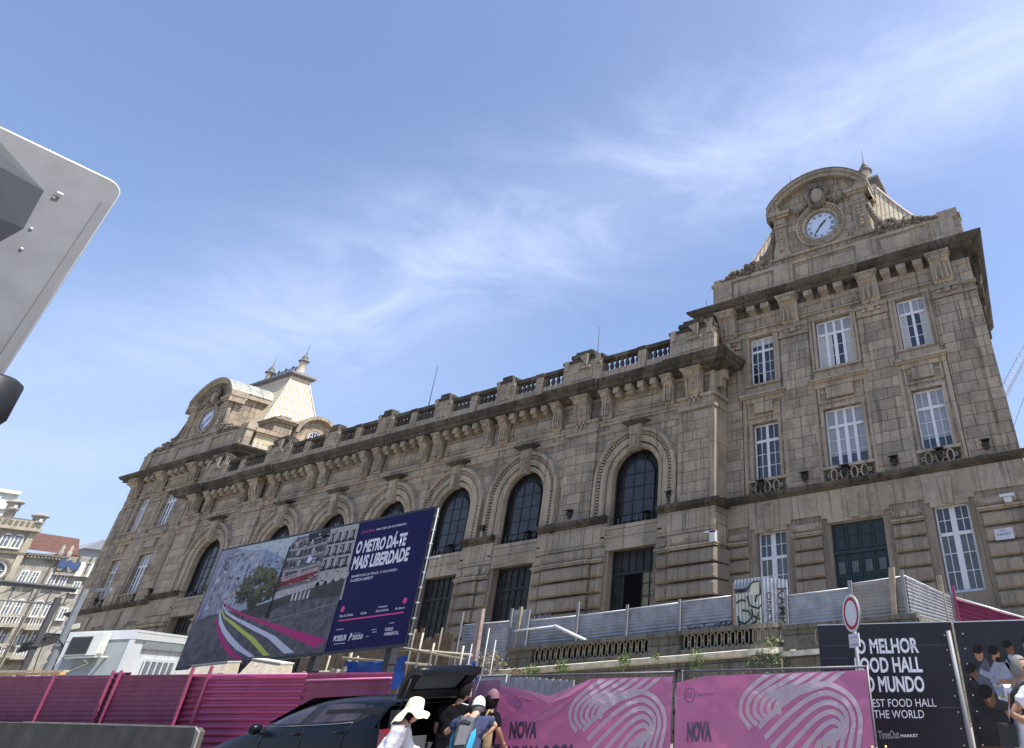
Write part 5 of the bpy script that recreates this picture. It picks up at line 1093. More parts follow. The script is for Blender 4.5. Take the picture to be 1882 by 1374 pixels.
def by_(x,z): 
    v=Vector((x*1.3,z*1.6,0)); return 10.0-.05+.03*mnoise.noise(v*1.2)+.022*abs(mnoise.noise(v*3.1))+.03*mnoise.noise(Vector((x*.8+z*1.5,4,z)))
def banner(label,x0,x1,topf,logo,nova,sw,zb=-.1,seed=0,grp='pink printed banners on the temporary fence'):
    t=thing('banner',label,'banner',grp,((x0+x1)/2,10,gz((x0+x1)/2)))
    m=MB().mat(BNK); nx,nz=60,34; vs=[]
    for j in range(nz+1):
        for i in range(nx+1):
            x=x0+(x1-x0)*i/nx; z=zb+(topf(x)-zb)*j/nz; vs.append((x,by_(x,z),z))
    m.raw(vs,[(j*(nx+1)+i,j*(nx+1)+i+1,(j+1)*(nx+1)+i+1,(j+1)*(nx+1)+i) for j in range(nz) for i in range(nx)],True)
    lp(m.build('cloth',t),t)
    off=.012
    P=lambda x,z:(x,by_(x,z)-off,z)
    # eight-lobed knot of pale bands
    m=MB().mat(BNL); cx,cz,s=sw
    paths=[]
    for k in range(6):
        paths.append([(cx+.62*s+.27*k*s,cz+.98*s),(cx+.14*s+.27*k*s,cz+.62*s),(cx-.35*s+.25*k*s,cz+.42*s-.03*k*s),(cx-.78*s+.17*k*s,cz+.14*s-.01*k*s),(cx-.85*s+.145*k*s,cz-.14*s+.01*k*s),(cx-.66*s+.13*k*s,cz-.36*s+.045*k*s)])
    for k in range(6):
        paths.append([(cx-.50*s+.13*k*s,cz-.36*s-.155*k*s),(cx-.05*s+.11*k*s,cz-.06*s-.155*k*s),(cx+.5*s+.06*k*s,cz+.20*s-.15*k*s),(cx+.92*s+.02*k*s,cz+.26*s-.14*k*s),(cx+1.32*s-.05*k*s,cz+.08*s-.12*k*s),(cx+1.5*s-.13*k*s,cz-.22*s-.08*k*s),(cx+1.42*s-.15*k*s,cz-.62*s),(cx+1.28*s-.16*k*s,cz-1.1*s)])
    def smooth(pts,n=8):
        out=[]
        for i in range(len(pts)-1):
            p0,p1,p2,p3=pts[max(i-1,0)],pts[i],pts[i+1],pts[min(i+2,len(pts)-1)]
            for q in range(n):
                u=q/n; out.append(tuple(.5*((2*p1[d])+(-p0[d]+p2[d])*u+(2*p0[d]-5*p1[d]+4*p2[d]-p3[d])*u*u+(-p0[d]+3*p1[d]-3*p2[d]+p3[d])*u**3) for d in (0,1)))
        return out+[pts[-1]]
    for li,pa in enumerate(paths):
        pts=smooth(pa); w=.030*s/.75
        for i in range(len(pts)-1):
            (a,b),(c,d)=pts[i],pts[i+1]; L=math.hypot(c-a,d-b)+1e-9; nx_,nz_=-(d-b)/L*w,(c-a)/L*w
            i2=min(i+2,len(pts)-1); (e,f)=pts[i2]; L2=math.hypot(e-c,f-d)+1e-9
            n2=(-(f-d)/L2*w,(e-c)/L2*w) if i2>i+1 else (nx_,nz_)
            q4=[(a+nx_,b+nz_),(a-nx_,b-nz_),(c-n2[0],d-n2[1]),(c+n2[0],d+n2[1])]
            q5=[(x,min(z,topf(min(max(x,x0),x1))-.012)) for x,z in q4]
            if all(x0+.02<x<x1-.02 and zb<z for x,z in q4) and any(p==q for p,q in zip(q4,q5)): m.quadf([P(*p) for p in q5])
    lp(m.build('printed_knot',t),t)
    m=MB().mat(BND); metro_logo(logo[0],logo[1],.095,0,m,.1,fn=lambda x,z:by_(x,z)-off); lp(m.build('printed_logo',t),t)
    o=text_mesh('Metro do Porto',.32,.04,logo[0]+.14,0,logo[1]-.02,BND,'lettering',t,rotfn=lambda a,b:P(a,b)); lp(o,t)
    o=text_mesh('NOVA',nova[2],.25,nova[0],0,nova[1],BND,'lettering',t,bold=.05,rotfn=lambda a,b:P(a,b)); lp(o,t)
    o=text_mesh('LINHA ROSA',nova[2]*2.35,.25,nova[0],0,nova[1]-.34,BND,'lettering',t,bold=.05,rotfn=lambda a,b:P(a,b)); lp(o,t)
    return t
def top1(x):
    pts=[(-9.95,1.76),(-9.83,1.73),(-8.74,1.53),(-7.9,1.75),(-7.4,1.74),(-6.4,1.705),(-6.3,1.70)]
    for (a,b),(c,d) in zip(pts[:-1],pts[1:]):
        if a<=x<=c: return b+(d-b)*(x-a)/(c-a)
    return 1.7
def top2(x):
    pts=[(-6.3,1.6),(-6.25,1.62),(-5.73,1.68),(-3.9,1.64),(-3.1,1.62)]
    for (a,b),(c,d) in zip(pts[:-1],pts[1:]):
        if a<=x<=c: return b+(d-b)*(x-a)/(c-a)
    return 1.62
b1=banner('pink banner with sagging top edge, left of the fence joint',-9.9,-6.33,top1,(-9.42,1.5),(-9.54,.96,.62),(-7.6,1.32,.78))
b2=banner('pink banner with straight top edge, right of the fence joint',-6.26,-3.13,top2,(-6.01,1.44),(-6.04,.85,.42),(-4.45,1.28,.78))
m=MB().mat(BNT)   # folded flaps of the left banner, light put into a paler pink
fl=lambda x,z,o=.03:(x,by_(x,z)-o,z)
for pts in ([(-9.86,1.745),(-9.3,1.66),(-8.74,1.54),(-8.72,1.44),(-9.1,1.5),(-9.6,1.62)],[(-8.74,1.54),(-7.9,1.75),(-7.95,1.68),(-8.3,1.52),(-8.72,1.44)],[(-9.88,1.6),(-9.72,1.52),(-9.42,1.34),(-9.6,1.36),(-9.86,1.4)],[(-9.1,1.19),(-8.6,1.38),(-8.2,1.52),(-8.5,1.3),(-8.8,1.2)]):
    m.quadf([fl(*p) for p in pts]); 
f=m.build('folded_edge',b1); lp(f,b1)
def mesh_fence(label,x0,x1,zt0,zt1,y=10.12):
    t=thing('mesh_fence_panel',label,'fence panel','temporary wire fence panels',((x0+x1)/2,y,gz((x0+x1)/2))); m=MB().mat(mat('dark_galvanised_tube',(.13,.13,.14),rough=.5,metal=.5,var=.2))
    for x,z in ((x0,zt0),(x1,zt1)): m.tube([(x,y,gz(x)),(x,y,z)],.022,7)
    m.tube([(x0,y,zt0-.02),(x1,y,zt1-.02)],.018,6); m.tube([(x0,y,gz(x0)+.15),(x1,y,gz(x1)+.15)],.018,6); lp(m.build('frame',t),t)
    m=MB().mat(MATS['grey_rod']); k=x0+.1
    while k<x1: u=(k-x0)/(x1-x0); m.tube([(k,y,gz(k)+.15),(k,y,zt0+(zt1-zt0)*u-.02)],.0028,3,False); k+=.11
    for j in range(9): u=j/9; m.tube([(x0,y,gz(x0)+.15+(zt0-gz(x0)-.17)*u),(x1,y,gz(x1)+.15+(zt1-gz(x1)-.17)*u)],.0028,3,False)
    lp(m.build('wire_mesh',t),t)
    m=MB().mat(mat('concrete_foot',(.3,.29,.27),rough=.9)); 
    for x in (x0,x1): m.box(x-.12,x+.12,y-.3,y+.3,gz(x)-.01,gz(x)+.13)
    lp(m.build('foot',t),t)
mesh_fence('wire fence panel carrying the sagging pink banner',-9.86,-6.36,1.9,1.78)
mesh_fence('wire fence panel carrying the straight pink banner',-6.24,-3.16,1.78,1.68)
mesh_fence('wire fence panel behind the people by the car',-12.6,-9.95,1.95,1.92)
m=MB().mat(mat('dirty_pink_banner',(.30,.12,.19),rough=.6,var=.3,scale=3,bump=.2)); nx,nz=40,20; vs=[]
tp=lambda x: 1.88-.16*math.sin((x+12.5)/2.5*math.pi)**2 if x<-11.3 else 1.86-.02*(x+11.3)
vs=[(-12.5+2.55*i/nx,by_(-12.5+2.55*i/nx,-.1+(tp(-12.5+2.55*i/nx)+.1)*j/nz)+.06,-.1+(tp(-12.5+2.55*i/nx)+.1)*j/nz) for j in range(nz+1) for i in range(nx+1)]
m.raw(vs,[(j*(nx+1)+i,j*(nx+1)+i+1,(j+1)*(nx+1)+i+1,(j+1)*(nx+1)+i) for j in range(nz) for i in range(nx)],True)
m.mat(BNT); m.quadf([(-12.4,9.9,1.86),(-11.9,9.88,1.70),(-11.3,9.9,1.84),(-11.3,9.88,1.75),(-11.9,9.86,1.60),(-12.4,9.88,1.74)])
m.mat(mat('banner_grey_stripe2',(.42,.36,.4)))
for k in range(5): m.quadf([(-12.2+.15*k,9.9,1.2),(-12.1+.15*k,9.9,1.2),(-11.5+.13*k,9.9,1.65-.02*k),(-11.6+.13*k,9.9,1.65-.02*k)])
tag(m.build('banner'),'dusty pink banner behind the man in the black shirt','banner','pink printed banners on the temporary fence')
# fence joint clamps
t=thing('fence_clamp','dark clamps joining the two banner fence panels','clamp',loc=(-6.3,10.05,.5)); m=MB().mat(IRON)
for z in (.95,1.2,1.75): m.box(-6.36,-6.24,10.06,10.18,z,z+.05)
lp(m.build('clamp',t),t)
# ---------------------------------------------------------------- black hoardings
HY=12.5; HB=mat('black_hoarding_print',(.012,.013,.018),rough=.42,var=.25,scale=1.5); HW=mat('hoarding_white_ink',(.90,.90,.90),rough=.5)
t=thing('black_hoarding','black hoarding panel with large white food hall lettering','hoarding','black printed hoarding panels',(-3.5,HY,-.2))
m=MB().mat(HB); m.prism([(-4.78,-.4),(-2.3,-.45),(-2.3,2.25),(-4.78,2.385)],HY,HY+.05); m.mat(mat('hoarding_joint',(.12,.12,.13))); 
m.prism([(-4.76,2.05),(-2.32,1.9),(-2.32,1.908),(-4.76,2.058)],HY-.004,HY); m.prism([(-4.74,1.845),(-4.25,1.82),(-4.25,1.828),(-4.74,1.853)],HY-.004,HY); m.prism([(-2.74,1.03),(-2.35,1.01),(-2.35,1.018),(-2.74,1.038)],HY-.004,HY)
m.mat(WTOP); m.prism([(-4.78,2.385),(-2.3,2.25),(-2.3,2.262),(-4.78,2.397)],HY-.002,HY+.05); lp(m.build('panel',t),t)
def ht(body,x,z,w,h,bold=.0,dz=-.045,par=None,mt=HW):
    o=text_mesh(body,w,h,x,0,z,mt,'lettering',par,bold=bold,rotfn=lambda a,b:(a,HY-.004,b+(a-x)*dz)); lp(o,par)
ht('O MELHOR',-4.06,1.875,1.13,.235,.03,par=t); ht('FOOD HALL',-4.12,1.59,1.2,.235,.03,par=t); ht('DO MUNDO',-4.12,1.305,1.19,.235,.03,par=t)
ht('THE BEST FOOD HALL',-4.29,1.09,1.51,.115,0.0,par=t,dz=-.03); ht('IN THE WORLD',-4.06,.925,1.05,.115,0.0,par=t,dz=-.03)
ht('TimeOut',-3.84,.63,.36,.115,.02,par=t,dz=0,mt=mat('grey_outline_ink',(.3,.3,.31))); ht('MARKET',-3.46,.645,.3,.04,.01,par=t,dz=0)
t2=thing('black_hoarding','black hoarding panel printed with a photo of cooks sharing plates','hoarding','black printed hoarding panels',(-1.4,HY,-.2))
m=MB().mat(HB); m.prism([(-2.26,-.45),(.3,-.45),(.3,2.11),(-2.26,2.24)],HY,HY+.05); m.mat(WTOP); m.prism([(-2.26,2.24),(.3,2.11),(.3,2.124),(-2.26,2.254)],HY-.002,HY+.05); lp(m.build('panel',t2),t2)
m=MB()
def disc(cx,cz,rx,rz,mt,L,n=14,rot=0):
    m.mat(mt); c,s=math.cos(rot),math.sin(rot); m.quadf([(cx+rx*math.cos(2*math.pi*k/n)*c-rz*math.sin(2*math.pi*k/n)*s,HY-.002-.0011*L,cz+rx*math.cos(2*math.pi*k/n)*s+rz*math.sin(2*math.pi*k/n)*c) for k in range(n)])
def pol(pts,mt,L): m.mat(mt); m.quadf([(a,HY-.002-.0011*L,b) for a,b in pts])
SK1=pc('poster_skin',(.33,.17,.10)); SK2=pc('poster_skin_dark',(.17,.085,.05)); WSH=pc('poster_white_shirt',(.27,.29,.36),var=.3,scale=9); GSH=pc('poster_grey_shirt',(.11,.115,.14),var=.3,scale=9); HR=pc('poster_hair',(.02,.018,.018)); DRK=pc('poster_dark_shirt',(.03,.028,.03)); PLT=pc('poster_plate',(.5,.5,.5)); FD=pc('poster_food',(.28,.22,.08)); TBL=pc('poster_table',(.13,.06,.03))
pol([(-2.24,-.3),(.28,-.3),(.28,.62),(-2.2,.58)],TBL,1)
pol([(-2.15,1.35),(-1.83,1.7),(-1.72,1.3),(-1.9,1.05)],GSH,2); disc(-1.93,1.74,.07,.1,SK1,3); disc(-1.94,1.82,.085,.07,HR,4)
pol([(-1.85,1.45),(-1.72,1.62),(-1.5,1.6),(-1.33,1.3),(-1.4,1.0),(-1.75,1.1)],WSH,5); disc(-1.66,1.71,.065,.1,SK1,6,rot=-.2); disc(-1.69,1.79,.085,.07,HR,7); disc(-1.64,1.65,.045,.04,HR,8)
pol([(-1.55,1.6),(-1.45,1.72),(-1.3,1.7),(-1.2,1.4),(-1.35,1.2)],WSH,5); disc(-1.42,1.79,.065,.09,SK2,6,rot=.2); disc(-1.45,1.86,.08,.055,HR,7); pol([(-1.52,1.7),(-1.49,1.7),(-1.44,1.58),(-1.47,1.57)],HR,7)
pol([(-1.3,1.5),(-1.2,1.7),(-.9,1.7),(-.8,1.2),(-1.2,1.1)],HR,4); disc(-1.13,1.81,.07,.09,SK1,6); disc(-1.13,1.89,.075,.05,HR,7)
pol([(-1.95,1.55),(-1.75,1.44),(-1.58,1.36),(-1.58,1.3),(-1.78,1.36),(-1.98,1.47)],WSH,8); disc(-1.62,1.35,.09,.03,SK1,9,rot=-.2); disc(-1.52,1.33,.05,.03,FD,10)
disc(-2.08,1.48,.06,.1,SK2,8); disc(-2.11,1.56,.09,.075,HR,9); pol([(-2.22,1.3),(-2.12,1.44),(-1.95,1.25),(-1.95,.95),(-2.22,.95)],DRK,8)
disc(-1.9,1.13,.095,.13,SK2,10,rot=.2); disc(-1.95,1.22,.12,.1,HR,11); disc(-1.91,1.1,.022,.035,SK1,12); pol([(-2.22,1.1),(-2.02,1.04),(-1.75,.95),(-1.55,.75),(-1.6,.5),(-2.22,.5)],DRK,10)
pol([(-1.7,.95),(-1.5,1.0),(-1.45,.92),(-1.66,.84)],SK1,11)
for cx_,cz_,rx in ((-1.68,1.13,.085),(-1.72,1.3,.07),(-1.58,.82,.08),(-1.63,.7,.1),(-1.45,.62,.1),(-1.2,.95,.1)): disc(cx_,cz_,rx,rx*.38,PLT,12); disc(cx_,cz_+.01,rx*.55,rx*.24,FD,13)
pol([(-1.4,1.1),(-1.1,1.2),(-.7,1.1),(-.7,.5),(-1.2,.4)],GSH,6)
lp(m.build('printed_picture',t2),t2)
m=MB().mat(POST); m.tube([(-2.29,HY-.06,-.4),(-2.36,HY-.06,2.12)],.04,8); tt=thing('hoarding_post','round galvanised post between the two black hoardings','post',loc=(-2.3,HY,-.3)); lp(m.build('post',tt),tt)
m=MB().mat(HW); rnd=random.Random(1)
for k in range(9): 
    for x in (-2.44,-2.14): m.obox((x+rnd.uniform(-.01,.01),HY-.012,.3+k*.22),(1,0,0),(0,1,0),(0,0,1),.008,.006,.008)
lp(m.build('screws',tt),tt)
tt=thing('street_plant','yellow flowering weed in front of the black hoarding','plant',loc=(-3.2,9.9,-.2)); m=MB().mat(DRY); rnd=random.Random(8)
for k in range(8): m.tube([(-3.05,9.7,-.2),(-3.0+rnd.uniform(-.1,.1),9.7,.4),(-2.98+rnd.uniform(-.18,.18),9.7,.62+rnd.uniform(-.1,.12))],.005,4)
lp(m.build('stem',tt),tt); m=MB().mat(mat('yellow_petals',(.65,.58,.18),rough=.6))
for k in range(14): m.ball((-2.97+rnd.uniform(-.18,.18),9.69,.62+rnd.uniform(-.14,.16)),.018,6,4)
lp(m.build('flowers',tt),tt)
# ---------------------------------------------------------------- round traffic sign
SP=Vector((-3.57,10.95,0)); nd=Vector((-.62,-.78,0)).normalized(); nd=Vector((math.sin(R(-18-180+60)),math.cos(R(-18-180+60)),0)); sx_=Vector((nd.y,-nd.x,0))*-1
t=thing('traffic_sign','round white road sign with red ring on a grey pole','traffic sign',loc=(SP.x,SP.y,-.25))
m=MB().mat(POST); m.tube([(SP.x,SP.y+.04,-.25),(SP.x,SP.y+.04,2.62)],.032,10); lp(m.build('pole',t),t)
c=Vector((SP.x,SP.y-.02,2.415)); 
def dsc(m,c,r0,r1,o,n=36):
    for k in range(n):
        a,b=2*math.pi*k/n,2*math.pi*(k+1)/n; f=lambda r,a:c+nd*o+sx_*math.cos(a)*r+Vector((0,0,math.sin(a)*r)); m.quadf([f(r0,a),f(r1,a),f(r1,b),f(r0,b)])
m=MB().mat(mat('sign_white_sheet',(.62,.64,.67),rough=.4,var=.04)); dsc(m,c,0.0001,.185,.012); dsc(m,c,.237,.27,.012); m.mat(mat('sign_red_sheet',(.34,.012,.03),rough=.4)); dsc(m,c,.185,.237,.0125)
m.mat(POST); m.lathe([(0,-.012),(.27,-.012),(.275,0),(.27,.0118)],c,nd,36)
lp(m.build('disc',t),t)
m=MB().mat(MATS['sign_white_sheet']); c2=c+Vector((0,0,-.385)); m.obox(c2,sx_,nd,(0,0,1),.16,.008,.095); pl=m.build('plate',t); lp(pl,t)
for bd,w,z in (('EXCETO',.2,.03),('E',.02,-.02),('AUTORIZADOS',.24,-.07)):
    o=text_mesh(bd,w,.024,0,0,0,mat('sign_black_ink',(.05,.05,.05)),'lettering',pl,rotfn=lambda a,b,w=w,z=z: tuple(c2+nd*.0105+(sx_*(a-w/2))+Vector((0,0,z+b)))); lp(o,t)
# ---------------------------------------------------------------- grey sign back at upper left, close to the camera
t=thing('road_sign_back','large grey back of a road sign filling the upper left edge','road sign',loc=(-3,.3,1.6)); 
X=-3.0; m=MB().mat(mat('sign_back_grey',(.15,.153,.158),rough=.5,metal=.25,var=.14,scale=7,bump=.05)); ycr,zt,rr=.672,3.36,.045
pts=[(-.6,zt)]+[(ycr-rr+rr*math.sin(a),zt-rr+rr*math.cos(a)) for a in [R(k*15) for k in range(7)]]+[(ycr,2.0),(-.6,2.0)]
m.prism(pts,X-.02,X,'yz'); 
m.mat(mat('sign_edge_bright',(.6,.6,.6),rough=.35,metal=.4)); m.tube([(X-.01,a,b+.004) for a,b in pts[:-1]],.006,6)
m.mat(mat('sign_edge_shadow_grey',(.13,.135,.14),rough=.6)); m.box(X+.001,X+.004,ycr-.03,ycr-.012,2.0,zt-.1); lp(m.build('plate',t),t)
m=MB().mat(mat('sign_box_grey',(.06,.066,.07),rough=.6,metal=.2,var=.08)); 
m.raw([(X,-.5,2.2),(X,.395,2.72),(X,.515,3.05),(X,.50,3.21),(X,.345,3.31),(X,-.5,3.31),(X+.13,-.5,2.2),(X+.13,.26,2.72),(X+.13,.33,3.0),(X+.13,.33,3.16),(X+.13,.25,3.24),(X+.13,-.5,3.24)],[(0,1,7,6),(1,2,8,7),(2,3,9,8),(3,4,10,9),(4,5,11,10),(6,7,8,9,10,11)]); lp(m.build('housing',t),t)
m=MB().mat(MATS['sign_edge_bright']); 
for y,z in ((.53,3.2),(.53,3.06),(.54,2.98)): m.lathe([(0,.006),(.0045,.005),(.005,0)],(X,y,z),(1,0,0),8)
m.obox((X+.01,.535,3.22),(1,0,0),(0,1,0),(0,0,1),.004,.009,.004); lp(m.build('bolt',t),t)
t=thing('traffic_light','black rounded traffic light housing cut by the left edge','traffic light',loc=(-3.0,.5,1.6)); m=MB().mat(BLACK); 
m.lathe([(0,.12),(.07,.118),(.085,.105),(.09,.0),(.07,-.04),(0,-.06)],(-2.98,.645,2.42),(0,0,1),18); m.tube([(-3.0,.3,0),(-3.0,.3,2.4)],.05,8); lp(m.build('housing',t),t)
# ---------------------------------------------------------------- site cabin, air conditioner, canopy, far buildings, crane
c0=Vector((-34.8,15.3,0)); dl=Vector((-36.4,14.04,0))-c0; dl.normalize(); dr=Vector((-dl.y,dl.x,0)); dr=dr if dr.y>0 else -dr
CW_=mat('cabin_white_sheet',(.60,.63,.64),rough=.45,var=.04); CG=mat('cabin_shaded_side',(.33,.37,.37),rough=.5,var=.08)
t=thing('site_cabin','white site office cabin with barred window and shaded end behind the fence','site cabin',loc=(-35,16,1))
m=MB().mat(CW_); Lc,Wc=6.0,2.15; zt=4.6
def cb(m,a0,a1,b0,b1,z0,z1):
    ctr=c0+dl*(a0+a1)/2+dr*(b0+b1)/2; m.obox(ctr+Vector((0,0,(z0+z1)/2)),dl,dr,(0,0,1),abs(a1-a0)/2,abs(b1-b0)/2,(z1-z0)/2)
cb(m,.03,Wc-.03,.03,Lc,1.2,zt-.1); cb(m,-.03,Wc+.03,-.03,Lc+.03,zt-.32,zt); cb(m,-.02,.12,-.02,.1,1.2,zt-.3); cb(m,Wc-.12,Wc+.02,-.02,.1,1.2,zt-.3); local(m.build('body',t),t)
m=MB().mat(CG); cb(m,.12,Wc-.12,.0,.035,1.2,zt-.33); local(m.build('shaded_end_panel',t),t)  # shade on the cabin end painted as a grey face
m=MB().mat(CW_); cb(m,-.06,.03,1.0,3.5,zt-2.1,zt-.95); 
w=local(m.build('window',t),t); m=MB().mat(mat('cabin_shade_band',(.22,.25,.26))); cb(m,-.045,.0,.8,4.2,zt-.62,zt-.36); local(m.build('painted_shade_band',t),t)  # dark strip paints the shade below the roof trim
m=MB().mat(mat('cabin_glass',(.16,.19,.21),rough=.2,var=.2)); cb(m,-.07,-.055,1.1,3.4,zt-2.05,zt-1.05); local(m.build('pane',t),t)
m=MB().mat(WHITE)
for k in range(6): cb(m,-.11,-.08,1.15+k*.44,1.2+k*.44,zt-2.05,zt-1.0)
local(m.build('window_bars',t),t)
m=MB().mat(mat('cabin_seam_grey',(.3,.32,.32),rough=.7))
for k in range(1,6): cb(m,-.012+.03,.032,.02+k*.98,.045+k*.98,1.3,zt-.36)
for k in (1,2,3): cb(m,.12+k*.48,.135+k*.48,-.008,.0,1.3,zt-.34)
cb(m,-.034,-.03,.0,Lc,zt-.1,zt-.08); local(m.build('panel_seam',t),t)
t=thing('air_conditioner','white air conditioner unit fixed high on the shaded cabin end','air conditioner',loc=(-36,14.2,3)); 
m=MB().mat(mat('aircon_cream',(.66,.68,.62),rough=.5,var=.05)); cb(m,.75,1.75,-.55,-.1,3.75,4.5); local(m.build('casing',t),t)
m=MB().mat(mat('aircon_grille_dark',(.08,.085,.08),rough=.6)); cb(m,1.05,1.7,-.58,-.55,3.8,4.38)
for k in range(8): cb(m,1.05,1.7,-.6,-.58,3.84+k*.07,3.855+k*.07)
local(m.build('grille',t),t)
m=MB().mat(mat('aircon_cream',(.66,.68,.62))); cb(m,.7,.78,-.5,-.2,3.8,4.1); cb(m,.6,1.8,-.5,-.42,3.66,3.72); cb(m,.6,.68,-.5,0,3.66,3.72); cb(m,1.7,1.78,-.5,0,3.66,3.72); m.tube([tuple(c0+dl*1.1+dr*-.4+Vector((0,0,3.6))),tuple(c0+dl*1.1+dr*-.1+Vector((0,0,3.5))),tuple(c0+dl*2.0+dr*-.02+Vector((0,0,3.1)))],.03,6); local(m.build('wall_bracket',t),t)
# canopy frame
t=thing('canopy_frame','grey steel canopy frame with truss beam and posts beside the cabin','steel canopy',loc=(-44,14,1)); m=MB().mat(mat('canopy_steel',(.24,.26,.27),rough=.45,metal=.4,var=.15))
m.obox((-43.6,13.3,7.08),(-.29,.957,0),(1,0,0),(0,0,1),3.3,.3,.03); m.obox((-43.6,13.3,6.98),(-.29,.957,0),(1,0,0),(0,0,1),3.3,.06,.06); local(m.build('beam',t),t)
m=MB().mat(MATS['canopy_steel'])
for k in range(9):
    a=Vector((-42.8,10.5,6.9))+Vector((-.29,.957,0))*k*.75; b=a+Vector((-.29,.957,0))*.75
    m.tube([a,a+Vector((0,0,-.55))],.025,5); m.tube([a+Vector((0,0,-.55)),b],.02,5)
m.tube([(-42.8,10.5,6.35),(-44.4,16.3,6.35)],.035,5); m.obox((-43.2,16.9,6.95),(1,.3,0),(0,1,0),(0,0,1),.5,.06,.07); local(m.build('truss',t),t)
for x,y,h,r_ in ((-43.7,16.5,7.0,.10),(-43.9,15.75,6.6,.10)):
    m=MB().mat(MATS['canopy_steel'] if y>16 else mat('dark_steel_post',(.06,.06,.06))); m.box(x-r_,x+r_,y-r_,y+r_,1,h); m.box(x-r_*1.6,x+r_*1.6,y-r_*1.6,y+r_*1.6,4.6,4.68); local(m.build('post',t),t)
m=MB().mat(IRON); m.tube([(-43.5,13,3.6),(-43.8,14.5,4.4),(-43.9,15.7,4.9)],.02,5); m.tube([(-43.9,15.8,4.9),(-43.6,16.2,5.0),(-43.5,16.6,4.6)],.03,5); m.tube([(-43.9,15.9,6.4),(-43.8,16.0,4.2),(-43.7,16.2,2.6)],.02,5); local(m.build('cable',t),t)
t=thing('site_machinery','dark jumble of site machinery between the canopy posts','machinery',loc=(-46,17.5,1)); m=MB().mat(mat('machine_black',(.035,.034,.032),rough=.7,var=.4)); rnd=random.Random(4)
for k in range(26): m.obox((-46+rnd.uniform(-.6,.6),17.1+rnd.uniform(-.9,.9),2.2+rnd.random()**1.5*3.6),(rnd.uniform(-1,1),1,rnd.uniform(-.5,.5)),(1,0,0),(0,rnd.uniform(-.5,.5),1),rnd.uniform(.15,.6),rnd.uniform(.05,.3),rnd.uniform(.05,.25))
m.mat(mat('machine_pale',(.45,.46,.42),rough=.5))
for k in range(7): m.obox((-45.5,16.8+rnd.uniform(-.5,.8),2.6+rnd.random()*3),(0,1,rnd.uniform(-1,1)),(1,0,0),(0,-.3,1),rnd.uniform(.1,.4),.06,rnd.uniform(.03,.16))
local(m.build('parts',t),t)
# far facades across the street, facing the camera side (+X)
YS=mat('aged_yellow_render',(.38,.345,.265),rough=.9,var=.22,scale=1.2); YS2=mat('aged_grey_render',(.31,.29,.245),rough=.9,var=.3,scale=1.5); SHD=mat('carved_shadow_stone',(.17,.15,.11),rough=.9,var=.3); FWN=mat('far_window',(.13,.155,.19),rough=.15,var=.3); FWH=mat('far_white_trim',(.62,.62,.58),rough=.7,var=.1)
def fwin(par,X,y,w,z0,z1,arch=False,name='window'):
    m=MB().mat(FWH); m.box(X,X+.12,y-w/2-.08,y+w/2+.08,z0-.08,z1+.08); m.box(X,X+.25,y-w/2-.15,y+w/2+.15,z0-.16,z0-.08)
    if arch:
        pts=[(y+math.cos(math.pi*k/8)*w/2,z1+math.sin(math.pi*k/8)*w/2) for k in range(9)]; m.prism(pts,X,X+.12,'yz')
    o=m.build(name,par); g=MB().mat(FWN); n=2
    for k in range(n):
        a=y-w/2+w*k/n; g.box(X+.121,X+.135,a+.05,a+w/n-.05,z0+.05,z0+(z1-z0)*.62); g.box(X+.121,X+.135,a+.05,a+w/n-.05,z0+(z1-z0)*.68,z1-.05)
    g.build('pane',o)
def fbalc(par,X,y0,y1,z):
    m=MB().mat(YS); m.box(X,X+.9,y0,y1,z-.18,z); m.box(X+.8,X+.95,y0,y1,z+.85,z+.98); m.mat(FWH)
    n=int((y1-y0)/.22)
    for k in range(n): yy=y0+(k+.5)*(y1-y0)/n; m.lathe([(.04,0),(.075,.25),(.04,.6),(.06,.85)],(X+.87,yy,z),n=6)
    m.mat(SHD); m.prism([(X+.05,z-.18),(X+.8,z-.18),(X+.05,z-.8)],y0+.2,y0+.45,'xy') if 0 else m.box(X,X+.5,y0+.2,y0+.45,z-.6,z-.18); m.box(X,X+.5,y1-.45,y1-.2,z-.6,z-.18); m.build('balcony',par)
A=thing('far_building','yellowish ornate facade with two capped turrets at the left edge','building','ornate buildings across the street'); X=-100
m=MB().mat(YS); m.box(X-10,X,14,31.6,0,19.0); m.build('wall',A)
m=MB().mat(YS); m.box(X-.3,X+.5,27,31.7,18.95,19.25); m.box(X-.3,X+.35,27,31.6,19.25,19.9); m.mat(SHD); m.box(X-.3,X+.3,27,31.6,19.9,20.05)
for k in range(10): m.box(X+.35,X+.42,27.2+k*.45,27.45+k*.45,19.35,19.8)
for zz in (16.8,14.0,11.0,8.2): m.box(X,X+.22,27,31.6,zz-.1,zz+.1)
for yy in (28.6,31.25): m.mat(YS); m.box(X,X+.18,yy-.25,yy+.25,5,19)
m.build('cornice',A)
for yy,zt in ((28.8,21.7),(31.2,20.7)):
    m=MB().mat(YS2); m.lathe([(.42,19.5),(.42,zt-1.0),(.55,zt-.9),(.5,zt-.8),(.5,zt-.35),(.7,zt-.25),(.7,zt-.1),(.5,zt),(.15,zt+.15),(0,zt+.2)],(X,yy,0),n=10); m.mat(FWH); m.box(X+.4,X+.55,yy-.12,yy+.12,zt-.8,zt-.45); m.build('turret',A)
for yy in (29.55,30.45): fwin(A,X,yy,.62,17.3,18.3,True)
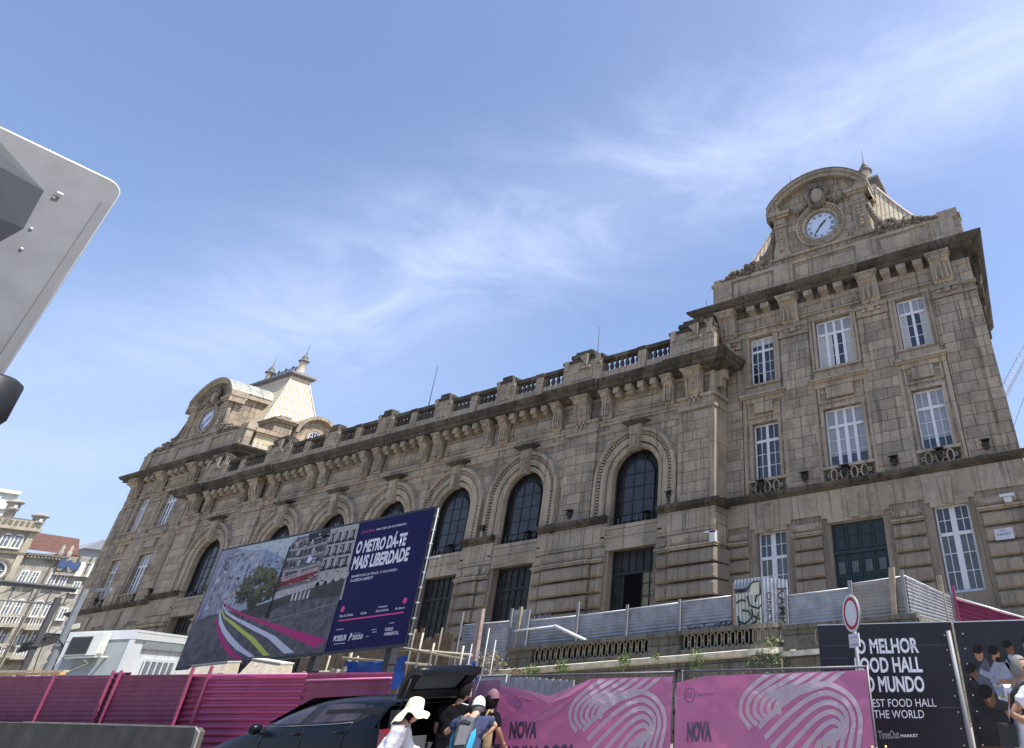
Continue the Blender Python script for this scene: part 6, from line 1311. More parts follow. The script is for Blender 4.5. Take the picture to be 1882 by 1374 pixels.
m=MB().mat(SHD); ringyz(m,29.9,15.1,.95,1.15,X,X+.3,0,2*math.pi,20); m.mat(FWH); ringyz(m,29.9,15.1,.75,.95,X,X+.2,0,2*math.pi,20); m.mat(FWN); m.lathe([(0,0),(.75,0)],(X+.05,29.9,15.1),(1,0,0),20,False); m.mat(FWH); m.box(X+.05,X+.1,29.87,29.93,14.4,15.8); m.box(X+.05,X+.1,29.2,30.6,15.07,15.13); m.build('round_window',A)
for zz in (12.2,9.3): 
    for yy in (29.2,30.5): fwin(A,X,yy,.8,zz,zz+1.3,True)
    fbalc(A,X,28.6,31.3,zz-1.1)
B=thing('far_building','narrow grey balconied building with red tiled roof and blue sheeting','building','ornate buildings across the street'); 
m=MB().mat(YS2); m.box(X-10,X-.1,31.62,39.5,0,17.0); m.build('wall',B)
m=MB().mat(SHD); m.box(X-.2,X+.35,31.65,35.0,16.75,16.95); m.mat(YS2); m.box(X-.2,X+.2,31.65,35,16.5,16.75); m.box(X-.2,X+.25,34.5,38.5,15.1,15.35)
for k in range(12): m.box(X+.2,X+.3,31.7+k*.28,31.82+k*.28,16.55,16.75)
for k,yy in enumerate((34.2,34.9)): m.lathe([(.2,16.9),(.25,17.3),(.14,17.5),(.2,17.8),(0,18.1)],(X+.1,yy,0),n=7)
m.build('cornice',B)
m=MB().mat(mat('red_roof_tiles',(.10,.045,.034),rough=.85,var=.3,scale=3)); m.raw([(X-.2,31.6,17.3),(X-.2,35.8,17.2),(X-4,36.6,19.5),(X-4,31.6,19.7),(X-.2,35.6,15.2),(X-9,37.4,15.2),(X-4,36.6,19.5)],[(0,1,2,3),(1,4,5,6)]); m.build('roof',B)
m=MB().mat(mat('dark_red_gable',(.14,.045,.035),rough=.9)); m.box(X-1,X-.15,34.0,36.2,15.2,17.15); m.build('gable_wall',B)
for yy in (36.4,37.4):
    m=MB().mat(YS2); m.box(X-.3,X+.2,yy-.45,yy+.45,15.2,16.4); m.prism([(yy+.5*math.cos(math.pi*k/8),16.4+.5*math.sin(math.pi*k/8)) for k in range(9)],X-.3,X+.25,'yz'); m.mat(mat('green_roof_ornament',(.14,.17,.12))); m.box(X,X+.2,yy-.5,yy-.35,16.7,17.1); d=m.build('dormer',B)
    m=MB().mat(mat('white_dormer_window',(.7,.72,.75))); m.box(X+.2,X+.27,yy-.26,yy+.26,15.1,16.3); m.prism([(yy+.26*math.cos(math.pi*k/8),16.3+.26*math.sin(math.pi*k/8)) for k in range(9)],X+.2,X+.27,'yz'); m.build('window',d)
m=MB().mat(mat('faded_blue_sheet',(.045,.085,.19),rough=.6)); vs=[(X+.3+.1*math.sin(k),34.4+.19*k,16.6-.02*k+.15*math.sin(k*1.7)) for k in range(11)]; vs2=[(x,y,z-.75-.1*math.sin(k)) for k,(x,y,z) in enumerate(vs)]
m.raw(vs+vs2,[(k,k+1,k+12,k+11) for k in range(10)]); bs_=m.build('blue_sheeting',B)
for zz in (14.0,11.2,8.6):
    for yy in (32.3,33.15,34.6,35.5): fwin(B,X-.1,yy,.5,zz,zz+1.25,zz<14)
    if zz<14: fbalc(B,X-.1,31.9,33.6,zz-.95); fbalc(B,X-.1,34.2,36.0,zz-1.15)
for zz in (13.6,11.0): 
    for yy in (36.8,37.8): fwin(B,X-.1,yy,.5,zz,zz+1.0)
m=MB().mat(IRON); m.tube([(X+.2,34.0,16.9),(X+.25,33.9,9),(X+.2,33.9,3)],.05,5); m.build('drainpipe',B)
C_=thing('far_building','plain white building rising behind the turreted facade at the left edge','building'); m=MB().mat(mat('far_white_render',(.60,.62,.58),rough=.9,var=.08)); m.box(-112,-103,14,29.6,0,23.3); m.build('wall',C_); m=MB().mat(FWH); m.box(-103,-102.7,14,29.6,22.9,23.2); m.box(-103,-102.8,14,29.6,21.3,21.5); m.build('cornice',C_)
for yy in (26.3,27.9): fwin(C_,-103,yy,.8,21.8,22.6)
D_=thing('far_building','grey roofed block glimpsed between the red roof and the station','building'); m=MB().mat(mat('far_grey_render',(.30,.30,.31),rough=.9,var=.1)); m.box(-150,-135,48.5,62,0,23.6); m.build('wall',D_); m=MB().mat(mat('far_grey_roof',(.24,.25,.28),rough=.9,var=.15)); m.prism([(48.3,23.6),(62,23.6),(58,25.2),(50,25.0)],-150,-134.5,'yz'); m.build('roof',D_)
# crane
t=thing('tower_crane','pale lattice crane jib rising at the right edge behind the station','crane',loc=(-6,150,2)); m=MB().mat(mat('crane_pale_steel',(.55,.58,.62),rough=.5,var=.05))
a=Vector((-12,150,47.6)); b=Vector((14,150,80)); d=(b-a).normalized(); up=Vector((0,0,1)); n_=(up-d*up.dot(d)).normalized(); sd_=d.cross(n_)
L=(b-a).length; ch=[n_*1.0,-n_*.8+sd_*.8,-n_*.8-sd_*.8]
for c in ch: m.tube([a+c,b+c],.11,4)
K=26
for k in range(K):
    p=a+d*L*k/K; q=a+d*L*(k+1)/K
    for i in range(3): m.tube([p+ch[i],q+ch[(i+1)%3]],.05,3,False); m.tube([q+ch[i],q+ch[(i+1)%3]],.04,3,False)
local(m.build('jib',t),t)
m=MB().mat(MATS['crane_pale_steel'])
for sx in(-1,1):
    for sy in(-1,1): m.tube([(-13+sx,150+sy,0),(-13+sx,150+sy,50)],.12,4)
for k in range(20):
    for sx,sy,tx,ty in ((-1,-1,1,-1),(1,-1,1,1),(1,1,-1,1),(-1,1,-1,-1)): m.tube([(-13+sx,150+sy,k*2.5),(-13+tx,150+ty,k*2.5+2.5)],.06,3,False)
local(m.build('mast',t),t)
m=MB().mat(IRON); m.tube([(-10,150,40),(9,150,70)],.05,4); local(m.build('cable',t),t)
# ---------------------------------------------------------------- dark blue car with raised tailgate
CAR=thing('parked_car','dark blue hatchback car parked with its tailgate raised','car',loc=(-11.8,8.4,.07))
PAINT=mat('car_dark_blue_paint',(.004,.0055,.010),rough=.3,var=.05,coat=.05,spec=.16); CGL=mat('car_window_glass',(.045,.035,.042),rough=.08,spec=.35,var=.6,scale=3); CBL=mat('car_black_trim',(.008,.008,.009),rough=.6)  # window glass: faint pink reflections put into its base colour
yc=8.42; g0=.0
ST_=[ # x, half width at sill, at belt, z sill, z belt, z top, half width top
(-9.38,.72,.74,.35,1.05,1.06,.60),(-9.46,.84,.86,.30,1.20,1.22,.66),(-9.62,.88,.90,.25,1.30,1.46,.68),(-9.75,.90,.92,.25,1.32,1.62,.66),(-9.95,.91,.925,.24,1.33,1.685,.66),(-10.4,.92,.93,.24,1.335,1.71,.66),(-10.9,.92,.93,.24,1.335,1.715,.66),(-11.35,.92,.93,.24,1.335,1.70,.65),(-11.7,.92,.93,.24,1.335,1.655,.65),(-12.0,.92,.93,.24,1.33,1.58,.66),(-12.3,.92,.925,.24,1.325,1.47,.68),(-12.6,.92,.92,.24,1.315,1.375,.70),(-12.85,.92,.915,.24,1.29,1.335,.70),(-13.2,.91,.90,.25,1.22,1.275,.66),(-13.6,.89,.87,.26,1.11,1.18,.60),(-13.9,.84,.80,.3,1.0,1.06,.52),(-14.1,.72,.70,.35,.85,.88,.5)]
def csec(s):
    x,hs,hb,zs,zb,zt,ht_=s; h=[]
    h=[(hs*.9,zs),(hs,zs+.12),(hb+.012,zs+(zb-zs)*.45),(hb,zb-.10),(hb-.025,zb)]
    top=[(ht_+(hb-.025-ht_)*.62,zb+(zt-zb)*.40),(ht_+(hb-.025-ht_)*.22,zb+(zt-zb)*.80),(ht_-.06,zt-.012),(ht_*.5,zt+.012),(0,zt+.018)]
    r=h+top; return [(x,yc-a,g0+z-.0) for a,z in r]+[(x,yc+a,g0+z) for a,z in r[::-1][1:]]
# heights above are absolute minus ground
for i,s in enumerate(ST_): ST_[i]=(s[0],s[1],s[2],s[3],s[4]-.02,s[5]-.02,s[6])
rings=[csec(s) for s in ST_]; n=len(rings[0])
m=MB().mat(PAINT); fs=[]
for i in range(len(rings)-1):
    for k in range(n-1): fs.append((i*n+k,i*n+k+1,(i+1)*n+k+1,(i+1)*n+k))
# leave the tail opening out
open_=set()
for i in (0,1,2):
    for k in range(n-1):
        if 3<=k<=n-5 and i<3: open_.add((i,k))
fs=[(i*n+k,i*n+k+1,(i+1)*n+k+1,(i+1)*n+k) for i in range(len(rings)-1) for k in range(n-1) if (i,k) not in open_ or k in (3,n-5)]
m.raw([p for r_ in rings for p in r_],fs,True); m.raw(rings[-1],[tuple(range(n))]); 
local(m.build('body',CAR),CAR)
m=MB().mat(CBL); m.box(-11.0,-9.8,yc-.80,yc-.78,.5,1.55); m.box(-11.0,-9.8,yc+.78,yc+.80,.5,1.6); m.box(-11.02,-11,yc-.8,yc+.8,.5,1.5); m.box(-11,-9.5,yc-.8,yc+.8,.55,.6); m.box(-11.0,-9.9,yc-.6,yc+.6,1.55,1.57)
m.box(-9.62,-9.5,yc-.78,yc-.70,.8,1.5); m.box(-9.62,-9.5,yc+.70,yc+.78,.8,1.5); local(m.build('boot_interior',CAR),CAR)
m=MB().mat(mat('boot_luggage_grey',(.06,.06,.065),rough=.8)); m.box(-10.6,-9.65,yc-.6,yc-.05,.6,1.15); m.box(-10.5,-9.7,yc+.05,yc+.6,.6,1.05); local(m.build('boot_luggage',CAR),CAR)  # two blocks of luggage lying in the boot
# side windows proud of the tumblehome
def glassy(pts,off,side=-1):
    "side glass polygon (x,z): y follows the tumblehome"
    out=[]
    for x,z in pts:
        # interpolate section
        for i in range(len(ST_)-1):
            if ST_[i][0]>=x>=ST_[i+1][0]: break
        u=(ST_[i][0]-x)/(ST_[i][0]-ST_[i+1][0]); s=[a+(b-a)*u for a,b in zip(ST_[i],ST_[i+1])]
        prof_=[(s[2],g0+s[4]-.1),(s[2]-.025,g0+s[4]),(s[6]+(s[2]-.025-s[6])*.62,g0+s[4]+(s[5]-s[4])*.4),(s[6]+(s[2]-.025-s[6])*.22,g0+s[4]+(s[5]-s[4])*.8),(s[6]-.06,g0+s[5]-.012)]
        h=prof_[0][0]
        for (a,za),(b,zb) in zip(prof_[:-1],prof_[1:]):
            if za<=z<=zb: h=a+(b-a)*(z-za)/(zb-za)
        out.append((x,yc+side*(h+off),z))
    return out
def strip_poly(m,top,bot,off,side=-1,nseg=4):
    "quads between a top and a bottom polyline, subdivided vertically"
    for (a,b),(c,d) in zip(zip(top[:-1],top[1:]),zip(bot[:-1],bot[1:])):
        for q in range(nseg):
            u0,u1=q/nseg,(q+1)/nseg; L=lambda p,r,u:(p[0]+(r[0]-p[0])*u,p[1]+(r[1]-p[1])*u)
            m.quadf(glassy([L(c,a,u0),L(d,b,u0),L(d,b,u1),L(c,a,u1)],off,side),True)
dz=0.0
for side in(-1,1):
    m=MB().mat(CBL)   # surround
    strip_poly(m,[(-12.38,1.40),(-12.0,1.535),(-11.7,1.61),(-11.3,1.645),(-10.7,1.65),(-10.2,1.62),(-10.05,1.57),(-10.0,1.50)],[(-12.38,1.385),(-12.0,1.38),(-11.7,1.38),(-11.3,1.38),(-10.7,1.38),(-10.2,1.385),(-10.05,1.42),(-10.0,1.46)],.004,side); local(m.build('window_surround',CAR),CAR)
    m=MB().mat(CGL); strip_poly(m,[(-12.2,1.43),(-11.95,1.52),(-11.7,1.578),(-11.36,1.612)],[(-12.2,1.405),(-11.95,1.40),(-11.7,1.40),(-11.45,1.40)],.009,side); strip_poly(m,[(-11.12,1.618),(-10.7,1.618),(-10.3,1.60),(-10.17,1.555)],[(-11.2,1.40),(-10.7,1.40),(-10.3,1.405),(-10.2,1.42)],.009,side); local(m.build('side_window',CAR),CAR)
    m=MB().mat(mat('car_chrome',(.5,.5,.5),rough=.15,metal=1)); pts=glassy([(-12.3,1.375),(-11.7,1.372),(-10.8,1.372),(-10.25,1.38)],.012,side); m.tube(pts,.006,4); local(m.build('chrome_strip',CAR),CAR)
    for x in (-11.3,-10.35): m=MB().mat(PAINT); p=glassy([(x,1.27),(x-.2,1.275)],.02,side); m.tube([p[0],p[1]],.016,6); local(m.build('door_handle',CAR),CAR)
    m=MB().mat(CBL); 
    for pts in ([(-12.25,1.37),(-12.2,1.25),(-12.22,.6)],[(-11.27,1.37),(-11.25,1.25),(-11.22,.6)],[(-10.25,1.37),(-10.3,1.25),(-10.35,.9)]): m.tube([(x,yc+side*(.935),z) if z<1.3 else glassy([(x,z)],.002,side)[0] for x,z in pts],.005,4)
    local(m.build('door_gap',CAR),CAR)
    m=MB().mat(PAINT); my=yc+side*1.0; m.ball((-12.28,my,1.36),.1,10,8,sc=(.75,1.0,.72)); m.mat(CBL); m.box(-12.32,-12.22,yc+side*.86,yc+side*.95,1.3,1.36); local(m.build('wing_mirror',CAR),CAR)
    m=MB().mat(mat('tail_lamp_red',(.16,.01,.015),rough=.2,coat=.8)); m.obox((-9.505,yc+side*.80,1.12),(.25,side*-.1,-.12),(0,1,0),(-.1,0,1),.06,.12,.14); local(m.build('tail_lamp',CAR),CAR)
    m=MB().mat(mat('head_lamp',(.4,.42,.45),rough=.1,coat=1)); m.ball((-13.85,yc+side*.72,.92),.15,10,6,sc=(1.2,.8,.5)); local(m.build('headlight',CAR),CAR)
    for x in (-13.15,-10.3):
        m=MB().mat(mat('tyre_rubber',(.015,.015,.015),rough=.8)); m.lathe([(.22,-.11),(.33,-.11),(.355,-.07),(.355,.07),(.33,.11),(.22,.11)],(x,yc+side*.83,g0+.355),(0,1,0),28); w=local(m.build('wheel',CAR),CAR)
        m=MB().mat(mat('alloy_rim',(.3,.3,.31),rough=.3,metal=.8)); m.lathe([(0,.0),(.06,side*.09),(.07,side*.05),(.2,side*.05),(.23,side*.09),(.23,-side*.09)],(x,yc+side*.83,g0+.355),(0,1,0),28); r_=m.build('rim',w); local(r_,CAR)
m=MB().mat(CGL); m.raw([(-12.62,yc-.62,1.42),(-12.62,yc+.62,1.42),(-11.75,yc+.56,1.725),(-11.75,yc-.56,1.725)],[(0,1,2,3)]); local(m.build('windscreen',CAR),CAR)
# raised tailgate: curved shell with window, seen from below
TG=[(-9.80,1.665),(-9.77,1.80),(-9.70,1.91),(-9.62,1.99),(-9.54,2.035),(-9.47,2.045),(-9.42,2.02),(-9.38,1.96)]; IN=[(-9.76,1.63),(-9.71,1.73),(-9.64,1.82),(-9.58,1.88),(-9.52,1.92),(-9.47,1.93),(-9.43,1.92),(-9.40,1.90)]
hw=[.60,.62,.64,.65,.65,.63,.59,.5]
m=MB().mat(PAINT); V=[]
for (a,b),(c,d),h in zip(TG,IN,hw): V+= [(a,yc-h,b-.03),(a,yc-h*.6,b),(a,yc+h*.6,b),(a,yc+h,b-.03)]
K=len(TG); m.raw(V,[(i*4+k,i*4+k+1,(i+1)*4+k+1,(i+1)*4+k) for i in range(K-1) for k in range(3)],True)
m.mat(CBL); V2=[]
for (c,d),h in zip(IN,hw): V2+= [(c,yc-h,d),(c,yc-h*.72,d-.0),(c,yc+h*.72,d),(c,yc+h,d)]
m.raw(V2,[(i*4+k,i*4+k+1,(i+1)*4+k+1,(i+1)*4+k) for i in range(K-1) for k in range(3) if not(k==1 and 1<=i<=3)],False)
for j in (0,3): 
    m.raw([V[i*4+j] for i in range(K)]+[V2[i*4+j] for i in range(K)],[(i,i+1,K+i+1,K+i) for i in range(K-1)])
m.raw([V[(K-1)*4+k] for k in range(4)]+[V2[(K-1)*4+k] for k in range(4)],[(k,k+1,5+k,4+k) for k in range(3)])
local(m.build('tailgate',CAR),CAR)
m=MB().mat(mat('rear_glass_seen_from_inside',(.10,.115,.12),rough=.1,spec=.7)); 
G=[(-9.735,1.78,.40),(-9.67,1.86,.42),(-9.60,1.93,.43),(-9.53,1.97,.43)]; m.raw([(a,yc+s*h,b-.035) for a,b,h in G for s in(-1,1)],[(2*i,2*i+1,2*i+3,2*i+2) for i in range(3)]); local(m.build('rear_window',CAR),CAR)
for s in(-1,1): m=MB().mat(MATS['car_chrome'] if s>0 else CBL); m.tube([(-9.62,yc+s*.66,1.45),(-9.5,yc+s*.66,1.88)],.012,6); local(m.build('gas_strut',CAR),CAR)
m=MB().mat(MATS['car_chrome']); m.obox((-9.46,yc-.1,1.92),(1,0,0),(0,1,0),(0,0,1),.04,.06,.012); local(m.build('catch',CAR),CAR)
m=MB().mat(CBL); m.tube([(-10.0,yc,1.76),(-9.92,yc,1.80)],[.03,.012],6); local(m.build('aerial',CAR),CAR)
# ---------------------------------------------------------------- people
SKIN=mat('skin_light',(.46,.27,.18),rough=.55,var=.06,scale=12); SKIN2=mat('skin_warm',(.34,.18,.11),rough=.55,var=.06,scale=12)
def skinned(name,joints,edges,mt,sub=2,fold=0):
    "one continuous surface grown over a skeleton: joints {name:(pos,radius or (rx,ry))}"
    ks=list(joints); me=bpy.data.meshes.new(name); me.from_pydata([Vector(joints[k][0]) for k in ks],[(ks.index(a),ks.index(b)) for a,b in edges],[])
    o=bpy.data.objects.new(name,me); COL.objects.link(o)
    md=o.modifiers.new('skin','SKIN'); md.use_smooth_shade=True
    sv=me.skin_vertices[0].data
    for i,k in enumerate(ks):
        r=joints[k][1]; sv[i].radius=(r,r) if not isinstance(r,tuple) else r; sv[i].use_root=(i==0)
    sb=o.modifiers.new('sub','SUBSURF'); sb.levels=sub; sb.render_levels=sub
    dg=bpy.context.evaluated_depsgraph_get(); dg.update(); m2=bpy.data.meshes.new_from_object(o.evaluated_get(dg)); bpy.data.objects.remove(o)
    m2.name=name; m2.materials.clear(); m2.materials.append(mt); ob=bpy.data.objects.new(name,m2); COL.objects.link(ob)
    for p in m2.polygons: p.use_smooth=True; p.material_index=0
    if fold:
        for v in m2.vertices: v.co+=v.normal*(fold*mnoise.noise(Vector((v.co.x*11,v.co.y*11,v.co.z*7)))+fold*.7*abs(mnoise.noise(Vector((v.co.x*6+v.co.z*9,v.co.y*7,v.co.z*13)))))
    return ob
def addto(ob,mb):
    "merge builder geometry into the skinned body so the body stays one mesh"
    me=ob.data; bm=bmesh.new(); bm.from_mesh(me); base=len(me.materials)
    for m in mb.mats: 
        if m.name not in [x.name for x in me.materials]: me.materials.append(m)
    idx=[ [x.name for x in me.materials].index(m.name) for m in mb.mats]
    vs=[bm.verts.new(v) for v in mb.v]
    for f,mi,sm in zip(mb.f,mb.m,mb.sm):
        try: q=bm.faces.new([vs[i] for i in f]); q.material_index=idx[mi]; q.smooth=sm
        except ValueError: pass
    bm.to_mesh(me); bm.free(); return ob
def head(mb,c,fw,up,r=.098,skin=None,hair=None):
    "head with jaw, nose, ears, eyes and mouth; fw = facing direction"
    c=Vector(c); fw=Vector(fw).normalized(); up=Vector(up); up=(up-fw*up.dot(fw)).normalized(); rt=fw.cross(up)
    mb.mat(skin); n,m_=16,12; vs=[]
    for i in range(m_+1):
        th=math.pi*i/m_
        for k in range(n):
            ph=2*math.pi*k/n; x=math.sin(th)*math.cos(ph); y=math.sin(th)*math.sin(ph); z=math.cos(th)
            w=.78 if z>-.2 else .78*(1+.38*(z+.2)); d=1.0 if z>-.2 else 1.0+.10*(z+.2)
            vs.append(c+rt*x*r*w+fw*(y*r*.98*d+(.012 if z<-.2 and y>0 else 0))+up*z*r*1.24)
    mb.raw(vs,[(i*n+k,(i+1)*n+k,(i+1)*n+(k+1)%n,i*n+(k+1)%n) for i in range(m_) for k in range(n)],True)
    f=c+fw*r*.97
    mb.tube([f+up*.025,f+up*.0+fw*.012,f-up*.022+fw*.024,f-up*.03+fw*.004],[.006,.009,.014,.004],6)
    for s in(-1,1):
        e=c+rt*s*r*.77+fw*-.004; mb.ball(e-up*.002,.026,8,6,sc=(.45,.6,1.15))
        mb.mat(mat('eye_white',(.6,.6,.58))); mb.ball(c+fw*r*.86+rt*s*.032+up*.014,.012,6,5); mb.mat(mat('eye_dark',(.03,.02,.015))); mb.ball(c+fw*(r*.86+.008)+rt*s*.032+up*.014,.006,6,4); mb.mat(skin)
    mb.mat(mat('lip_tone',(.30,.11,.09))); mb.tube([f-up*.055-rt*.022-fw*.012,f-up*.053+fw*.0,f-up*.055+rt*.022-fw*.012],[.003,.006,.003],5); mb.mat(skin)
    return c,fw,up,rt
def hand(mb,w,d,pn,skin,curl=.5,side=1,L=.17):
    "hand at wrist w pointing along d with palm normal pn: palm, four unequal bent fingers, side thumb"
    w=Vector(w); d=Vector(d).normalized(); pn=Vector(pn); pn=(pn-d*pn.dot(d)).normalized(); sd=d.cross(pn)*side
    mb.mat(skin); k=L/.18
    mb.tube([w-d*.01,w+d*.03*k,w+d*.07*k,w+d*.09*k],[.024,.032,.036,.03],8); mb.obox(w+d*.055*k,d,sd,pn,.036*k,.036*k,.012)
    for i,(o,l) in enumerate(((-.03,.062),(-.01,.075),(.011,.07),(.031,.052))):
        b=w+d*.085*k+sd*o*k; l*=k; a1=b+(d+pn*curl*.5).normalized()*l*.45; a2=a1+(d*(1-curl*.7)+pn*curl*1.0).normalized()*l*.32; a3=a2+(d*(1-curl*1.3)+pn*curl*1.4).normalized()*l*.25
        mb.tube([b,a1,a2,a3],[.0092,.0085,.0078,.0055],6)
    b=w+d*.03*k-sd*.032*k; mb.tube([b,b+(d*.5-sd*.8+pn*.2).normalized()*.03*k,b+(d*.75-sd*.6+pn*.35).normalized()*.058*k,b+(d*.9-sd*.3+pn*.4).normalized()*.078*k],[.012,.011,.0095,.007],6)
def person(label,base,fw,hp,ch,hd,headfw,armL,armR,skin,garm,lower,hair=None,sh=.19,scale=1.0,neckr=.055,belly=.145,legbend=0,sleeve=.5,curls=(.5,.5),group=None,shirtr=.0,headup=(0,0,1)):
    """base: point between the feet; hp/ch/hd: pelvis, chest (neck base), head centre in world; arms: [shoulder offset handled], elbow, wrist"""
    t=thing('person',label,'person',group,tuple(base)); B=Vector(base); F=Vector(fw).normalized(); Rr=F.cross(Vector((0,0,1))); hp,ch,hd=Vector(hp),Vector(ch),Vector(hd)
    up=(ch-hp).normalized(); J={}
    mid=(hp+ch)/2
    J['pelvis']=(hp,(.155,.115)); J['waist']=(hp+(ch-hp)*.38+F*-.01,(.135,.10)); J['chest']=(hp+(ch-hp)*.78,(.17,.115)); J['neckb']=(ch,.075); J['neck']=(ch+(hd-ch)*.45,neckr); J['skull']=(hd-(hd-ch)*.12,.06)
    E_=[('pelvis','waist'),('waist','chest'),('chest','neckb'),('neckb','neck'),('neck','skull')]
    for s,nm,arm in ((-1,'L',armL),(1,'R',armR)):
        sj=ch-up*.055+Rr*s*sh; el,wr=Vector(arm[0]),Vector(arm[1])
        J['sh'+nm]=(sj,.062); J['ua'+nm]=(sj+(el-sj)*.5,.05); J['el'+nm]=(el,.041); J['fa'+nm]=(el+(wr-el)*.35,.042); J['wr'+nm]=(wr,.026)
        E_+=[('chest','sh'+nm),('sh'+nm,'ua'+nm),('ua'+nm,'el'+nm),('el'+nm,'fa'+nm),('fa'+nm,'wr'+nm)]
        hj=hp+Rr*s*.095-Vector((0,0,.06)); foot=B+Rr*s*.12+F*(.06*s*legbend); kn=(hj+foot)/2+F*.06+Vector((0,0,.03)); an=foot+Vector((0,0,.09))
        J['hip'+nm]=(hj,.09); J['th'+nm]=(hj+(kn-hj)*.4,.083); J['kn'+nm]=(kn,.058); J['ca'+nm]=(kn+(an-kn)*.35,.055); J['an'+nm]=(an,.038); J['to'+nm]=(foot+F*.15+Vector((0,0,.035)),.035)
        E_+=[('pelvis','hip'+nm),('hip'+nm,'th'+nm),('th'+nm,'kn'+nm),('kn'+nm,'ca'+nm),('ca'+nm,'an'+nm),('an'+nm,'to'+nm)]
    body=skinned('body',J,E_,skin); mb=MB(); head(mb,hd,headfw,headup,skin=skin)
    for nm,arm,cu_,s in (('L',armL,curls[0],-1),('R',armR,curls[1],1)):
        el,wr=Vector(arm[0]),Vector(arm[1]); pn=Vector(arm[2]) if len(arm)>2 else F; dd=Vector(arm[3]) if len(arm)>3 else (wr-el); hand(mb,wr,dd,pn,skin,cu_,s)
    addto(body,mb); body.parent=t; local(body,t)
    # clothing grown over the same skeleton, a little larger
    G={k:(J[k][0],tuple(x+.018+shirtr for x in J[k][1]) if isinstance(J[k][1],tuple) else J[k][1]+.016+shirtr) for k in ('pelvis','waist','chest','neckb')}
    G['neckb']=(ch-up*.02,.085); G['hem']=(hp-up*.08,(.165+shirtr,.125+shirtr)); e2=[('pelvis','waist'),('waist','chest'),('chest','neckb'),('pelvis','hem')]
    for nm in 'LR':
        G['sh'+nm]=(J['sh'+nm][0],.076+shirtr*.5); el=J['el'+nm][0]; sj=J['sh'+nm][0]; G['sl'+nm]=(sj+(el-sj)*max(sleeve,.2)*.5,.07+shirtr*.4); G['se'+nm]=(sj+(el-sj)*min(1,sleeve),.064+shirtr*.4); e2+=[('chest','sh'+nm),('sh'+nm,'sl'+nm),('sl'+nm,'se'+nm)]
        if sleeve>1: wr=J['wr'+nm][0]; G['sw'+nm]=(el+(wr-el)*.8,.042+shirtr*.3); e2.append(('se'+nm,'sw'+nm))
    shirt=skinned('shirt',G,e2,garm,3,.022); shirt.parent=t; local(shirt,t)
    T={}; T['pelvis']=(hp-Vector((0,0,.02)),(.168,.128)); e3=[]
    for nm in 'LR':
        for k,r in (('hip',.105),('th',.098),('kn',.075),('ca',.068),('an',.056)): T[k+nm]=(J[k+nm][0],r)
        e3+=[('pelvis','hip'+nm),('hip'+nm,'th'+nm),('th'+nm,'kn'+nm),('kn'+nm,'ca'+nm),('ca'+nm,'an'+nm)]
    tr=skinned('trousers',T,e3,lower,2,.012); tr.parent=t; local(tr,t)
    for nm in 'LR':
        m=MB().mat(mat('shoe_dark',(.04,.04,.045),rough=.7)); a,b=J['an'+nm][0],J['to'+nm][0]; m.tube([a-F*.05-Vector((0,0,.045)),a-Vector((0,0,.03)),b+F*.02,b+F*.06],[.045,.052,.046,.02],8); local(m.build('shoe',t),t)
    return t,F,Rr,up
def hairmesh(t,c,fw,r,mt,cut=-.1,front=.35,name='hair',thick=1.1,seed=1):
    "short hair cap: covers crown and back of the head, open over the face"
    c=Vector(c); fw=Vector(fw).normalized(); up=Vector((0,0,1)); up=(up-fw*up.dot(fw)).normalized(); rt=fw.cross(up); m=MB().mat(mt); n,k_=24,12
    def P(th,ph,rr): 
        x=math.sin(th)*math.cos(ph); y=math.sin(th)*math.sin(ph); z=math.cos(th); q=rr*(1+.05*mnoise.noise(Vector((x*6,y*6,z*6+seed)))); return c+rt*x*q*.82+fw*y*q*1.0+up*z*q*1.24
    for i in range(k_):
        for j in range(n):
            t0,t1=math.pi*i/k_,math.pi*(i+1)/k_; p0,p1=2*math.pi*j/n,2*math.pi*(j+1)/n; pm=(p0+p1)/2; y=math.sin((t0+t1)/2)*math.sin(pm); z=math.cos((t0+t1)/2)
            if z<cut-(.45 if y<-.1 else 0) or (y>front and z<.62): continue
            m.quadf([P(t0,p0,r*thick),P(t1,p0,r*thick),P(t1,p1,r*thick),P(t0,p1,r*thick)],True)
    return local(m.build(name,t),t)
def cap(t,c,fw,r,mt,brim=True,name='cap',back=False,bm=None):
    c=Vector(c); fw=Vector(fw).normalized(); up=Vector((0,0,1)); up=(up-fw*up.dot(fw)).normalized(); rt=fw.cross(up); m=MB().mat(mt); n,k_=20,6; R_=r*1.14
    vs=[c+rt*math.sin(th)*math.cos(ph)*R_*.86+fw*math.sin(th)*math.sin(ph)*R_*1.02+up*(math.cos(th)*R_*1.2+.012) for th in [math.pi*.53*i/k_ for i in range(k_+1)] for ph in [2*math.pi*j/n for j in range(n)]]
    m.raw(vs,[(i*n+j,(i+1)*n+j,(i+1)*n+(j+1)%n,i*n+(j+1)%n) for i in range(k_) for j in range(n)],True)
    if brim:
        P=[]; 
        for j in range(9):
            a=math.pi*(.12+.76*j/8); P.append((c+rt*math.cos(a)*R_*.84+fw*math.sin(a)*R_*1.0+up*.01, c+rt*math.cos(a)*R_*.8+fw*(math.sin(a)*R_*1.0+.075*math.sin(a)**.7)+up*-.012))
        V=[q for p in P for q in p]; V2=[q+up*.006 for q in V]
        if bm: m.mat(bm)
        m.raw(V,[(2*j,2*j+2,2*j+3,2*j+1) for j in range(8)],True); m.raw(V2,[(2*j,2*j+1,2*j+3,2*j+2) for j in range(8)],True)
    m.ball(c+up*(R_*1.2+.014),.008,6,4)
    return local(m.build(name,t),t)
def dirn(az): return Vector((math.sin(R(az)),math.cos(R(az)),0))
